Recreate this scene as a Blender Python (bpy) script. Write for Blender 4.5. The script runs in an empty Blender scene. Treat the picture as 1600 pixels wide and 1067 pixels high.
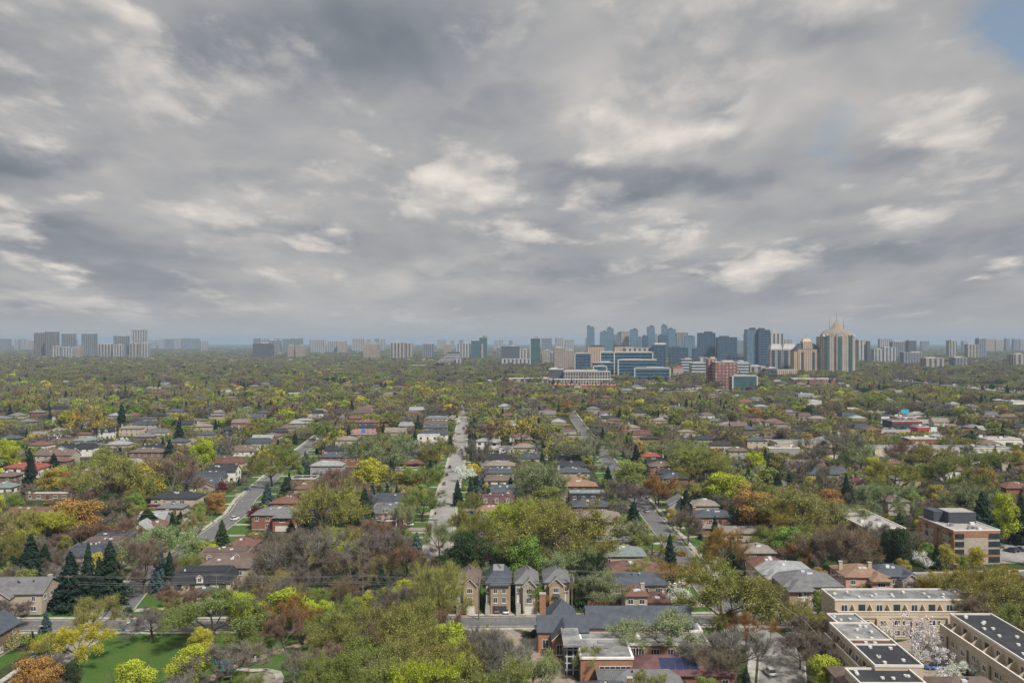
import bpy, math, random
import numpy as np
from mathutils import Vector, Matrix

# ------------------------------------------------------------------ frame
SC = bpy.context.scene
COL = SC.collection
F, H, CX, CY = 1400.0, 80.0, 800.0, 533.5      # focal length in photo pixels, eye height, centre


def gp(px, py, z=0.0):
    """point at height z that the photo shows at pixel (px, py)"""
    Y = F * (H - z) / (py - CY)
    return (px - CX) / F * Y, Y


def gx(px, Y):
    return (px - CX) / F * Y


cam_d = bpy.data.cameras.new('camera')
cam = bpy.data.objects.new('camera', cam_d)
COL.objects.link(cam)
cam.location = (0, 0, H)
cam.rotation_euler = (math.radians(90), 0, 0)
cam_d.sensor_width = 36.0
cam_d.lens = 36.0 * F / 1600.0
cam_d.clip_start = 1.0
cam_d.clip_end = 60000.0
SC.camera = cam

SC.view_settings.view_transform = 'Standard'
SC.view_settings.look = 'None'
SC.view_settings.exposure = 0.06
SC.view_settings.gamma = 1.0
SC.view_settings.use_curve_mapping = False
SC.cycles.max_bounces = 6
SC.cycles.diffuse_bounces = 1
SC.cycles.glossy_bounces = 2
SC.cycles.transmission_bounces = 2
SC.cycles.transparent_max_bounces = 8
SC.cycles.volume_bounces = 0
SC.cycles.use_denoising = True

HAZE_D = 7.5e-5
HAZE_COL = (0.46, 0.61, 0.78)
SUN_EL, SUN_AZ = math.radians(50), math.radians(140)     # azimuth from +Y towards +X

# ------------------------------------------------------------------ sky


class NT:
    """tiny helper to write node trees as expressions"""

    def __init__(self, tree):
        self.t = tree

    def n(self, typ, **kw):
        nd = self.t.nodes.new(typ)
        for k, v in kw.items():
            setattr(nd, k, v)
        return nd

    def put(self, sock, v):
        if v is None:
            return
        if isinstance(v, bpy.types.NodeSocket):
            self.t.links.new(v, sock)
        else:
            if sock.type == 'RGBA' and not isinstance(v, (int, float)) and len(v) == 3:
                v = tuple(v) + (1.0,)
            sock.default_value = v

    def m(self, op, a, b=None, c=None, clamp=False):
        nd = self.n('ShaderNodeMath', operation=op, use_clamp=clamp)
        for s, v in zip(nd.inputs, (a, b, c)):
            self.put(s, v)
        return nd.outputs[0]

    def add(self, a, b): return self.m('ADD', a, b)
    def sub(self, a, b): return self.m('SUBTRACT', a, b)
    def mul(self, a, b): return self.m('MULTIPLY', a, b)
    def div(self, a, b): return self.m('DIVIDE', a, b)

    def ss(self, x, lo, hi, to0=0.0, to1=1.0):
        nd = self.n('ShaderNodeMapRange', interpolation_type='SMOOTHSTEP')
        for s, v in zip(nd.inputs[:5], (x, lo, hi, to0, to1)):
            self.put(s, v)
        return nd.outputs[0]

    def mix(self, f, a, b, blend='MIX'):
        nd = self.n('ShaderNodeMix', data_type='RGBA', blend_type=blend)
        self.put(nd.inputs[0], f)
        self.put(nd.inputs[6], a)
        self.put(nd.inputs[7], b)
        return nd.outputs[2]

    def noise(self, vec, scale, detail=4.0, rough=0.5, dist=0.0, out=0, dims='3D', lac=2.0):
        nd = self.n('ShaderNodeTexNoise', noise_dimensions=dims)
        if vec is not None:
            self.put(nd.inputs['Vector'], vec)
        nd.inputs['Scale'].default_value = scale
        nd.inputs['Detail'].default_value = detail
        nd.inputs['Roughness'].default_value = rough
        nd.inputs['Distortion'].default_value = dist
        nd.inputs['Lacunarity'].default_value = lac
        return nd.outputs[out]

    def xyz(self, x, y, z=0.0):
        nd = self.n('ShaderNodeCombineXYZ')
        for s, v in zip(nd.inputs, (x, y, z)):
            self.put(s, v)
        return nd.outputs[0]

    def sep(self, v):
        nd = self.n('ShaderNodeSeparateXYZ')
        self.put(nd.inputs[0], v)
        return nd.outputs[0], nd.outputs[1], nd.outputs[2]


def build_world():
    w = bpy.data.worlds.new('World')
    SC.world = w
    w.use_nodes = True
    t = w.node_tree
    t.nodes.clear()
    g = NT(t)
    out = g.n('ShaderNodeOutputWorld')
    bg = g.n('ShaderNodeBackground')
    t.links.new(bg.outputs[0], out.inputs[0])
    sky = g.n('ShaderNodeTexSky', sky_type='NISHITA', sun_disc=False)
    sky.sun_elevation = SUN_EL
    sky.sun_rotation = SUN_AZ
    sky.air_density = 1.0
    sky.dust_density = 1.0
    sky.ozone_density = 1.5
    blue = g.n('ShaderNodeMix', data_type='RGBA', blend_type='MULTIPLY')
    blue.inputs[0].default_value = 1.0
    t.links.new(sky.outputs[0], blue.inputs[6])
    blue.inputs[7].default_value = (SKYK, SKYK, SKYK, 1)
    tc = g.n('ShaderNodeTexCoord')
    x, y, z = g.sep(tc.outputs['Generated'])
    z = g.m('MAXIMUM', z, 0.0)
    # cloud space: turns with the compass, drawn finer towards the horizon
    rxy = g.m('SQRT', g.add(g.mul(x, x), g.add(g.mul(y, y), 1e-6)))
    sx, cy_ = g.div(x, rxy), g.div(y, rxy)

    def deck(dz, seed):
        e = g.add(z, dz)
        k = g.m('POWER', g.add(e, 0.10), -0.5)
        return g.xyz(g.mul(g.mul(sx, k), 3.0), g.add(g.mul(g.mul(cy_, k), 0.35), seed), g.mul(g.m('LOGARITHM', g.add(e, 0.085), math.e), 3.1))

    def puff(P, det):
        """fractal noise with rounded, billowing lobes"""
        n = g.noise(P, 0.70, det, 0.60, 0.1)
        b1 = g.m('ABSOLUTE', g.sub(g.mul(g.noise(P, 1.35, 1.5, 0.5, 0.3), 2.0), 1.0))
        b2 = g.m('ABSOLUTE', g.sub(g.mul(g.noise(P, 3.4, max(1.0, det - 5.0), 0.55, 0.2), 2.0), 1.0))
        return g.add(g.mul(n, 0.80), g.add(g.mul(b1, 0.26), g.mul(b2, 0.15)))
    P = deck(0.0, CLOUD_SEED)
    big = g.noise(P, 0.45, 2.0, 0.5, 0.0)
    soft = g.noise(P, 0.9, 5.0, 0.52, 0.2)
    soft_up = g.noise(deck(0.03, CLOUD_SEED), 0.9, 3.0, 0.5, 0.2)
    n1 = puff(deck(0.0, CLOUD_SEED + 5), 9.0)
    n2 = puff(deck(0.016, CLOUD_SEED + 5), 5.0)
    n3 = puff(deck(0.055, CLOUD_SEED + 5), 2.0)
    # direction blobs: the large masses that the photo shows, fixed in the sky
    yy = g.m('MAXIMUM', y, 0.05)
    u, v = g.div(x, yy), g.div(z, yy)
    wob = g.noise(P, 2.2, 4.0, 0.55, out=1)
    wx, wy, _ = g.sep(wob)
    u = g.add(u, g.mul(g.sub(wx, 0.5), 0.16))
    v = g.add(v, g.mul(g.sub(wy, 0.5), 0.07))

    def blob(cx, cy, rx, ry, lo=1.25, hi=0.25):
        uu = g.div(g.sub(u, (cx - CX) / F), rx / F)
        vv = g.div(g.sub(v, (CY - cy) / F), ry / F)
        r = g.m('SQRT', g.add(g.mul(uu, uu), g.mul(vv, vv)))
        return g.ss(r, lo, hi)
    dark = None
    for b, s in BLOBS_DARK:
        a = g.mul(blob(*b), s)
        dark = a if dark is None else g.m('MAXIMUM', dark, a)
    lite = None
    for b, s in BLOBS_LITE:
        a = g.mul(blob(*b), s)
        lite = a if lite is None else g.m('MAXIMUM', lite, a)
    gap = None
    for b, s in BLOBS_GAP:
        a = g.mul(blob(*b), s)
        gap = a if gap is None else g.m('MAXIMUM', gap, a)
    # a soft grey deck, with heaped clouds in front of it whose tops are lit and whose bases are dark
    base = g.add(0.42, g.mul(g.sub(soft, soft_up), 1.1))
    base = g.add(base, g.mul(g.sub(big, 0.5), -0.6))
    base = g.sub(base, g.mul(dark, 0.29))
    base = g.add(base, g.mul(lite, 0.10))
    dens = g.add(n1, g.add(g.mul(lite, 0.15), g.mul(dark, 0.03)))
    heap = g.ss(dens, 0.45, 0.57)
    lit = g.add(g.mul(g.sub(n1, n2), 1.35), g.mul(g.sub(n1, n3), 0.85))
    htone = g.add(g.add(0.55, lit), g.mul(lite, 0.20))
    htone = g.sub(htone, g.mul(dark, 0.30))
    tone = g.add(g.mul(base, g.sub(1.0, heap)), g.mul(htone, heap))
    # towards the horizon the deck flattens to an even grey
    flat = g.ss(z, 0.07, 0.0)
    tone = g.add(g.mul(tone, g.sub(1.0, flat)), g.mul(flat, 0.50))
    tone = g.m('MINIMUM', g.m('MAXIMUM', tone, 0.0), 1.0)
    cr = g.n('ShaderNodeValToRGB')
    e = cr.color_ramp.elements
    e[0].position, e[0].color = 0.0, (0.185, 0.208, 0.24, 1)
    e[1].position, e[1].color = 1.0, (0.80, 0.735, 0.665, 1)
    for pos, c in ((0.25, (0.282, 0.296, 0.322)), (0.5, (0.415, 0.41, 0.412)), (0.75, (0.585, 0.552, 0.522))):
        el = e.new(pos)
        el.color = c + (1,)
    g.put(cr.inputs[0], tone)
    # gaps: blue sky between the clouds
    cover = g.sub(1.0, g.mul(gap, g.ss(dens, 0.70, 0.60)))
    pale = g.mix(0.35, blue.outputs[2], (0.42, 0.50, 0.58))
    colr = g.mix(cover, pale, cr.outputs[0])
    # unseen overhead, the overcast deck is brightened further to light the ground
    zen = g.ss(z, 0.42, 0.85, 1.0, ZENITH)
    vm = g.n('ShaderNodeVectorMath', operation='SCALE')
    g.put(vm.inputs[0], colr)
    g.put(vm.inputs['Scale'], zen)
    g.put(bg.inputs[0], vm.outputs[0])
    bg.inputs[1].default_value = 1.0
    w.cycles.sampling_method = 'MANUAL'
    w.cycles.sample_map_resolution = 512


SKYK = 0.085
ZENITH = 1.6
CLOUD_SEED = 3.7
BLOBS_DARK = [((540, 70, 330, 105), 1.15), ((1180, 45, 210, 45), 0.6), ((1010, 283, 215, 30), 1.15), ((30, 245, 190, 26), 0.75),
              ((430, 285, 190, 22), 0.5), ((1480, 262, 190, 34), 0.6), ((790, 165, 130, 60), 0.75), ((1340, 395, 190, 22), 0.5),
              ((430, 365, 200, 16), 0.5), ((760, 425, 170, 14), 0.4), ((60, 355, 110, 16), 0.5)]
BLOBS_LITE = [((1040, 190, 175, 85), 1.15), ((60, 185, 150, 50), 0.7), ((745, 290, 80, 55), 0.8), ((560, 243, 120, 36), 0.8),
              ((1470, 195, 110, 75), 0.8), ((330, 330, 240, 24), 0.55), ((990, 350, 130, 28), 0.6), ((1400, 350, 110, 28), 0.55),
              ((850, 370, 80, 24), 0.5), ((1290, 10, 240, 40), 0.6), ((210, 80, 120, 90), 0.35), ((720, 405, 120, 16), 0.5), ((1550, 420, 90, 18), 0.5),
              ((60, 325, 90, 26), 0.6), ((470, 390, 110, 14), 0.5), ((1130, 420, 90, 12), 0.4), ((150, 415, 160, 12), 0.4)]
BLOBS_GAP = [((1604, 48, 100, 74), 1.3), ((1310, 215, 30, 60), 0.35)]
build_world()

sun_d = bpy.data.lights.new('sun', 'SUN')
sun_d.energy = 5.0
sun_d.angle = math.radians(5)
sun_d.color = (1.0, 0.95, 0.88)
sun = bpy.data.objects.new('sun', sun_d)
COL.objects.link(sun)
sdir = Vector((math.sin(SUN_AZ) * math.cos(SUN_EL), math.cos(SUN_AZ) * math.cos(SUN_EL), math.sin(SUN_EL)))
sun.rotation_euler = sdir.to_track_quat('Z', 'Y').to_euler()

# ------------------------------------------------------------------ materials
MATS = {}


def mat(name, col, rough=0.8, spec=0.3, var=0.0, vscale=1.0, bump=0.0, metal=0.0, build=None):
    """plain painted / rendered / stained surface: base colour broken up by a soft procedural variation"""
    if name in MATS:
        return MATS[name]
    m = bpy.data.materials.new(name)
    m.use_nodes = True
    g = NT(m.node_tree)
    b = m.node_tree.nodes['Principled BSDF']
    b.inputs['Roughness'].default_value = rough
    b.inputs['Specular IOR Level'].default_value = spec
    b.inputs['Metallic'].default_value = metal
    c = tuple(col) + (1,)
    b.inputs['Base Color'].default_value = c
    tc = g.n('ShaderNodeTexCoord')
    if build:
        g.put(b.inputs['Base Color'], build(g, tc, b))
    elif var > 0:
        n = g.noise(tc.outputs['Object'], vscale, 5.0, 0.6)
        lo = tuple(x * (1 - var) for x in col)
        hi = tuple(min(1, x * (1 + var)) for x in col)
        g.put(b.inputs['Base Color'], g.mix(g.ss(n, 0.3, 0.7), lo, hi))
    MATS[name] = m
    return m


def shingle(name, col, var=0.3):
    def f(g, tc, b):
        n = g.noise(tc.outputs['Object'], 0.55, 4.0, 0.6)
        n2 = g.noise(tc.outputs['Object'], 5.0, 2.0, 0.6)
        w = g.n('ShaderNodeTexWave', wave_type='BANDS', bands_direction='Z')
        g.put(w.inputs['Vector'], tc.outputs['Object'])
        w.inputs['Scale'].default_value = 2.2
        w.inputs['Distortion'].default_value = 1.0
        k = g.add(g.mul(n, 0.5), g.add(g.mul(n2, 0.35), g.mul(w.outputs[0], 0.15)))
        c = g.mix(g.ss(k, 0.3, 0.68), tuple(x * (1 - var) for x in col), tuple(x * (1 + var) for x in col))
        return c
    return mat('shingle_' + name, col, 0.85, 0.25, build=f)


def brick(name, col, mortar=(0.32, 0.3, 0.28), var=0.25):
    def f(g, tc, b):
        x, y, z = g.sep(tc.outputs['Object'])
        bt = g.n('ShaderNodeTexBrick')
        g.put(bt.inputs['Vector'], g.xyz(g.add(x, y), z, 0))
        g.put(bt.inputs['Color1'], tuple(v * (1 - var) for v in col))
        g.put(bt.inputs['Color2'], tuple(v * (1 + var) for v in col))
        g.put(bt.inputs['Mortar'], mortar)
        bt.inputs['Scale'].default_value = 1.0
        bt.inputs['Brick Width'].default_value = 0.42
        bt.inputs['Row Height'].default_value = 0.16
        bt.inputs['Mortar Size'].default_value = 0.012
        n = g.noise(tc.outputs['Object'], 0.35, 4.0, 0.6)
        return g.mix(g.ss(n, 0.35, 0.75, 0.0, 0.35), bt.outputs[0], tuple(v * 0.6 for v in col))
    return mat('brick_' + name, col, 0.9, 0.2, build=f)


def plain(name, col, rough=0.7, var=0.12, vscale=0.4, **k):
    return mat(name, col, rough, var=var, vscale=vscale, **k)


def glass(name='window_glass', col=(0.03, 0.04, 0.05), rough=0.08):
    def f(g, tc, b):
        n = g.noise(tc.outputs['Object'], 0.7, 2.0, 0.5)
        return g.mix(g.ss(n, 0.35, 0.65), tuple(x * 0.6 for x in col), tuple(x * 1.6 for x in col))
    return mat(name, col, rough, 0.6, build=f)


def facade(name, wall, pane, bay=3.0, floor=3.0, wfrac=0.55, hfrac=0.5, rough=0.5, pvar=0.5, stripe=None):
    """far tower front: storeys and bays as a surface pattern in real metres of the building"""
    def f(g, tc, b):
        geo = g.n('ShaderNodeNewGeometry')
        x, y, z = g.sep(tc.outputs['Object'])
        nx, ny, nz = g.sep(g.n('ShaderNodeTexCoord').outputs['Normal'])
        side = g.m('GREATER_THAN', g.m('ABSOLUTE', nx), 0.7)
        h = g.add(g.mul(x, g.sub(1.0, side)), g.mul(y, side))
        a = g.m('FRACT', g.add(g.div(h, bay), 100.0))
        c = g.m('FRACT', g.add(g.div(z, floor), 0.1))
        win = g.mul(g.m('LESS_THAN', a, wfrac), g.m('LESS_THAN', c, hfrac))
        win = g.mul(win, g.m('LESS_THAN', g.m('ABSOLUTE', nz), 0.5))
        cell = g.xyz(g.m('FLOOR', g.div(h, bay)), g.m('FLOOR', g.div(z, floor)), side)
        wn = g.n('ShaderNodeTexWhiteNoise')
        g.put(wn.inputs[0], cell)
        pc = g.mix(wn.outputs[0], tuple(v * (1 - pvar) for v in pane), tuple(v * (1 + pvar) for v in pane))
        wv = g.noise(tc.outputs['Object'], 0.05, 3.0, 0.6)
        wc = g.mix(g.ss(wv, 0.3, 0.7), tuple(v * 0.85 for v in wall), tuple(v * 1.1 for v in wall))
        if stripe:
            s = g.m('LESS_THAN', g.m('FRACT', g.add(g.div(h, stripe[0]), 50.3)), stripe[1])
            wc = g.mix(s, wc, stripe[2])
        g.put(b.inputs['Roughness'], g.add(0.75, g.mul(win, rough - 0.75)))
        return g.mix(win, wc, pc)
    return mat('facade_' + name, wall, 0.7, 0.35, build=f)


# ------------------------------------------------------------------ things
def tag(o, label=None, cat=None, group=None, kind=None):
    if label:
        o['label'] = label
    if cat:
        o['category'] = cat
    if group:
        o['group'] = group
    if kind:
        o['kind'] = kind
    return o


def empty(name, loc=(0, 0, 0), rz=0.0, label=None, cat=None, group=None):
    o = bpy.data.objects.new(name, None)
    COL.objects.link(o)
    o.location = loc
    o.rotation_euler = (0, 0, rz)
    o.empty_display_size = 1.0
    return tag(o, label, cat, group)


def link(name, me, parent=None, loc=(0, 0, 0), rz=0.0):
    o = bpy.data.objects.new(name, me)
    COL.objects.link(o)
    o.parent = parent
    o.location = loc
    o.rotation_euler = (0, 0, rz)
    return o


def copy_tree(o, parent=None):
    c = o.copy()
    COL.objects.link(c)
    c.parent = parent
    for ch in o.children:
        copy_tree(ch, c)
    return c


class MB:
    """collects polygons and links them as one mesh object"""

    def __init__(self):
        self.v, self.f, self.mi = [], [], []

    def poly(self, pts, mi=0):
        n = len(self.v)
        self.v += [tuple(p) for p in pts]
        self.f.append(tuple(range(n, n + len(pts))))
        self.mi.append(mi)

    def box(self, x0, x1, y0, y1, z0, z1, mi=0, bottom=False, top=True, mtop=None):
        n = len(self.v)
        self.v += [(x0, y0, z0), (x1, y0, z0), (x1, y1, z0), (x0, y1, z0), (x0, y0, z1), (x1, y0, z1), (x1, y1, z1), (x0, y1, z1)]
        fs = [(0, 1, 5, 4), (1, 2, 6, 5), (2, 3, 7, 6), (3, 0, 4, 7)]
        ms = [mi] * 4
        if top:
            fs.append((4, 5, 6, 7))
            ms.append(mi if mtop is None else mtop)
        if bottom:
            fs.append((3, 2, 1, 0))
            ms.append(mi)
        self.f += [tuple(n + i for i in q) for q in fs]
        self.mi += ms

    def prism(self, pts, z0, z1, mi=0, mtop=None, taper=1.0, cap=True, bottom=False):
        k = len(pts)
        n = len(self.v)
        cx = sum(p[0] for p in pts) / k
        cy = sum(p[1] for p in pts) / k
        self.v += [(p[0], p[1], z0) for p in pts]
        self.v += [(cx + (p[0] - cx) * taper, cy + (p[1] - cy) * taper, z1) for p in pts]
        for i in range(k):
            j = (i + 1) % k
            self.f.append((n + i, n + j, n + k + j, n + k + i))
            self.mi.append(mi)
        if cap:
            self.f.append(tuple(n + k + i for i in range(k)))
            self.mi.append(mi if mtop is None else mtop)
        if bottom:
            self.f.append(tuple(n + k - 1 - i for i in range(k)))
            self.mi.append(mi)

    def cyl(self, cx, cy, z0, z1, r0, r1=None, n=10, mi=0, cap=True):
        r1 = r0 if r1 is None else r1
        b = len(self.v)
        for z, r in ((z0, r0), (z1, r1)):
            self.v += [(cx + r * math.cos(2 * math.pi * i / n), cy + r * math.sin(2 * math.pi * i / n), z) for i in range(n)]
        for i in range(n):
            j = (i + 1) % n
            self.f.append((b + i, b + j, b + n + j, b + n + i))
            self.mi.append(mi)
        if cap:
            self.f.append(tuple(b + n + i for i in range(n)))
            self.mi.append(mi)

    def tube(self, pts, r, n=5, mi=0):
        pts = [Vector(p) for p in pts]
        b = len(self.v)
        for i, p in enumerate(pts):
            d = (pts[min(i + 1, len(pts) - 1)] - pts[max(i - 1, 0)]).normalized()
            a = d.orthogonal().normalized() if abs(d.z) > 0.9 else Vector((0, 0, 1)).cross(d).normalized()
            c = d.cross(a)
            rr = r[i] if isinstance(r, (list, tuple)) else r
            self.v += [tuple(p + a * rr * math.cos(2 * math.pi * j / n) + c * rr * math.sin(2 * math.pi * j / n)) for j in range(n)]
        for i in range(len(pts) - 1):
            for j in range(n):
                k = (j + 1) % n
                self.f.append((b + i * n + j, b + i * n + k, b + (i + 1) * n + k, b + (i + 1) * n + j))
                self.mi.append(mi)

    def mesh(self, name, mats):
        me = bpy.data.meshes.new(name)
        me.from_pydata(self.v, [], self.f)
        for m in (mats if isinstance(mats, (list, tuple)) else [mats]):
            me.materials.append(m)
        me.polygons.foreach_set('material_index', self.mi)
        me.update()
        return me

    def build(self, name, mats, parent=None, loc=(0, 0, 0), rz=0.0):
        return link(name, self.mesh(name, mats), parent, loc, rz)


def np_mesh(name, V, Fq, mats, mi=None, tone=None):
    """fast mesh from numpy: V (n,3), Fq (m,4) quads"""
    me = bpy.data.meshes.new(name)
    me.vertices.add(len(V))
    me.vertices.foreach_set('co', np.asarray(V, np.float32).ravel())
    k = Fq.shape[1]
    me.loops.add(Fq.size)
    me.loops.foreach_set('vertex_index', Fq.astype(np.int32).ravel())
    me.polygons.add(len(Fq))
    me.polygons.foreach_set('loop_start', np.arange(0, Fq.size, k, dtype=np.int32))
    for m in mats:
        me.materials.append(m)
    if mi is not None:
        me.polygons.foreach_set('material_index', np.asarray(mi, np.int32))
    if tone is not None:
        a = me.attributes.new('tone', 'FLOAT', 'FACE')
        a.data.foreach_set('value', np.asarray(tone, np.float32))
    me.update(calc_edges=True)
    return me

# ------------------------------------------------------------------ foliage
def leaf_mat(name, far=False, translucent=0.06, rough=0.7):
    m = bpy.data.materials.new(name)
    m.use_nodes = True
    t = m.node_tree
    t.nodes.clear()
    g = NT(t)
    out = g.n('ShaderNodeOutputMaterial')
    if far:
        a = g.n('ShaderNodeAttribute', attribute_type='INSTANCER', attribute_name='tcol')
        base = a.outputs['Color']
    else:
        oi = g.n('ShaderNodeObjectInfo')
        base = oi.outputs['Color']
    tn = g.n('ShaderNodeAttribute', attribute_type='GEOMETRY', attribute_name='tone')
    vm = g.n('ShaderNodeVectorMath', operation='SCALE')
    g.put(vm.inputs[0], base)
    g.put(vm.inputs['Scale'], tn.outputs['Fac'])
    d = g.n('ShaderNodeBsdfDiffuse')
    tr = g.n('ShaderNodeBsdfTranslucent')
    g.put(d.inputs[0], vm.outputs[0])
    g.put(tr.inputs[0], vm.outputs[0])
    mx = g.n('ShaderNodeMixShader')
    mx.inputs[0].default_value = translucent
    t.links.new(d.outputs[0], mx.inputs[1])
    t.links.new(tr.outputs[0], mx.inputs[2])
    t.links.new(mx.outputs[0], out.inputs[0])
    return m


LEAF = leaf_mat('leaf')
LEAF_FAR = leaf_mat('leaf_far', far=True)
BARK = mat('bark', (0.075, 0.062, 0.05), 0.95, 0.1, var=0.35, vscale=3.0)
BARK_PALE = mat('bark_pale', (0.105, 0.092, 0.078), 0.95, 0.1, var=0.35, vscale=3.0)


def cards(rng, P, N, size, jit=0.7, aspect=1.0):
    """small quads at P facing roughly N; size scalar or array"""
    n = len(P)
    N = N + rng.normal(0, jit, (n, 3))
    N /= np.linalg.norm(N, axis=1, keepdims=True) + 1e-9
    A = np.cross(N, rng.normal(0, 1, (n, 3)))
    A /= np.linalg.norm(A, axis=1, keepdims=True) + 1e-9
    B = np.cross(N, A)
    s = (np.ones(n) * size * rng.uniform(0.6, 1.3, n))[:, None] * 0.5
    A, B = A * s * aspect, B * s
    V = np.stack([P - A - B * 0.35, P + B * -1.0 + A * 0.3, P + A + B * 0.3, P + B - A * 0.25], 1).reshape(-1, 3)
    return V, np.arange(4 * n).reshape(n, 4)


def slivers(rng, P0, P1, w):
    """thin twigs as long narrow quads"""
    n = len(P0)
    D = P1 - P0
    S = np.cross(D, rng.normal(0, 1, (n, 3)))
    S /= np.linalg.norm(S, axis=1, keepdims=True) + 1e-9
    w = (np.ones(n) * w)[:, None]
    V = np.stack([P0 - S * w, P0 + S * w, P1 + S * w * 0.3, P1 - S * w * 0.3], 1).reshape(-1, 3)
    return V, np.arange(4 * n).reshape(n, 4)


def tubes(segs, n=5):
    """segs: (p0, p1, r0, r1)"""
    V, Q = [], []
    b = 0
    ang = np.arange(n) * 2 * np.pi / n
    for p0, p1, r0, r1 in segs:
        d = (p1 - p0) / (np.linalg.norm(p1 - p0) + 1e-9)
        a = np.cross(d, [0.31, 0.83, 0.2] if abs(d[2]) > 0.8 else [0, 0, 1.0])
        a /= np.linalg.norm(a)
        c = np.cross(d, a)
        ring = np.cos(ang)[:, None] * a + np.sin(ang)[:, None] * c
        V.append(p0 + ring * r0)
        V.append(p1 + ring * r1)
        for j in range(n):
            k = (j + 1) % n
            Q.append((b + j, b + k, b + n + k, b + n + j))
        b += 2 * n
    return np.concatenate(V), np.array(Q)


def skeleton(rng, h, r, crown_w, fork=0.3, levels=3, up=0.55, limbs=5):
    """trunk, limbs, branches and twigs of a broadleaf tree"""
    segs, tips = [], []
    base = np.array([0, 0, -0.3])
    fz = h * fork
    p = np.array([rng.normal(0, .03) * h, rng.normal(0, .03) * h, fz])
    segs.append((base, p * [0.4, 0.4, 0.5], r * 1.25, r))
    segs.append((p * [0.4, 0.4, 0.5], p, r, r * 0.85))

    def grow(p, d, L, r, lev):
        k = 3 if lev < 2 else 2
        for i in range(k):
            q = p + d * L / k
            segs.append((p, q, r, r * 0.78))
            r *= 0.78
            p = q
            d = d + rng.normal(0, 0.14, 3) + [0, 0, 0.06]
            d /= np.linalg.norm(d)
            if lev < levels and i >= (1 if lev < 2 else 0):
                for s in range(2 if lev < levels - 1 else 3):
                    e = rng.normal(0, 1, 3)
                    e -= d * e.dot(d)
                    e /= np.linalg.norm(e)
                    dd = d * 0.75 + e * 0.75 + [0, 0, 0.12]
                    dd /= np.linalg.norm(dd)
                    grow(p, dd, L * rng.uniform(0.42, 0.6), r * 0.6, lev + 1)
        tips.append((p, d, lev))
    for i in range(limbs):
        a = i * 2 * np.pi / limbs + rng.uniform(-.4, .4)
        e = rng.uniform(up * 0.7, up * 1.5)
        d = np.array([math.cos(a) * math.cos(e), math.sin(a) * math.cos(e), math.sin(e)])
        grow(p, d, crown_w * 0.5 * rng.uniform(0.75, 1.0) / max(math.cos(e), 0.5), r * 0.55, 1)
    grow(p, np.array([rng.normal(0, .1), rng.normal(0, .1), 1.0]), (h - fz) * 0.62, r * 0.65, 1)
    return segs, tips


def lobes(rng, h, w, base, n, flat=1.0):
    """centres and radii of the leaf masses in a crown of height h, width w that starts at base"""
    out = []
    ch = h - base
    for i in range(n):
        t = (i + 0.5) / n
        z = base + ch * (0.12 + 0.76 * t)
        env = math.sqrt(max(0.05, 1 - ((t - 0.38) / 0.66) ** 2))
        a = i * 2.4 + rng.uniform(-.5, .5)
        rad = w * 0.5 * env * (0.62 if i % 3 else 0.25) * rng.uniform(0.8, 1.1)
        R = w * rng.uniform(0.15, 0.24) * (0.6 + 0.5 * env)
        out.append((np.array([rad * math.cos(a), rad * math.sin(a), z]), np.array([R, R, R * 0.8 * flat])))
    return out


def leafy_points(rng, lob, n, lo=0.55):
    w = np.array([l[1][0] ** 2 for l in lob])
    idx = rng.choice(len(lob), n, p=w / w.sum())
    C = np.array([l[0] for l in lob])[idx]
    R = np.array([l[1] for l in lob])[idx]
    D = rng.normal(0, 1, (n, 3))
    D[:, 2] += 0.25
    D /= np.linalg.norm(D, axis=1, keepdims=True)
    rr = rng.uniform(lo, 1.08, n)[:, None]
    tone = rng.normal(1.0, 0.12, n) * (0.86 + 0.28 * rng.random(len(lob)))[idx]
    return C + D * R * rr, D, np.clip(tone, 0.55, 1.5)


PROTO = {}      # kind -> list of (trunk mesh, crown mesh)   near
PROTO_MID = {}  # kind -> list of single meshes
KIND_SIZE = {}  # kind -> (height, width) of the prototype


def join(parts):
    """[(V, Q, mi, tone)] -> arrays"""
    V, Q, M, T = [], [], [], []
    b = 0
    for v, q, m, t in parts:
        V.append(v)
        Q.append(q + b)
        b += len(v)
        M.append(np.full(len(q), m))
        T.append(np.ones(len(q)) * t)
    return np.concatenate(V), np.concatenate(Q), np.concatenate(M), np.concatenate(T)


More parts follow.
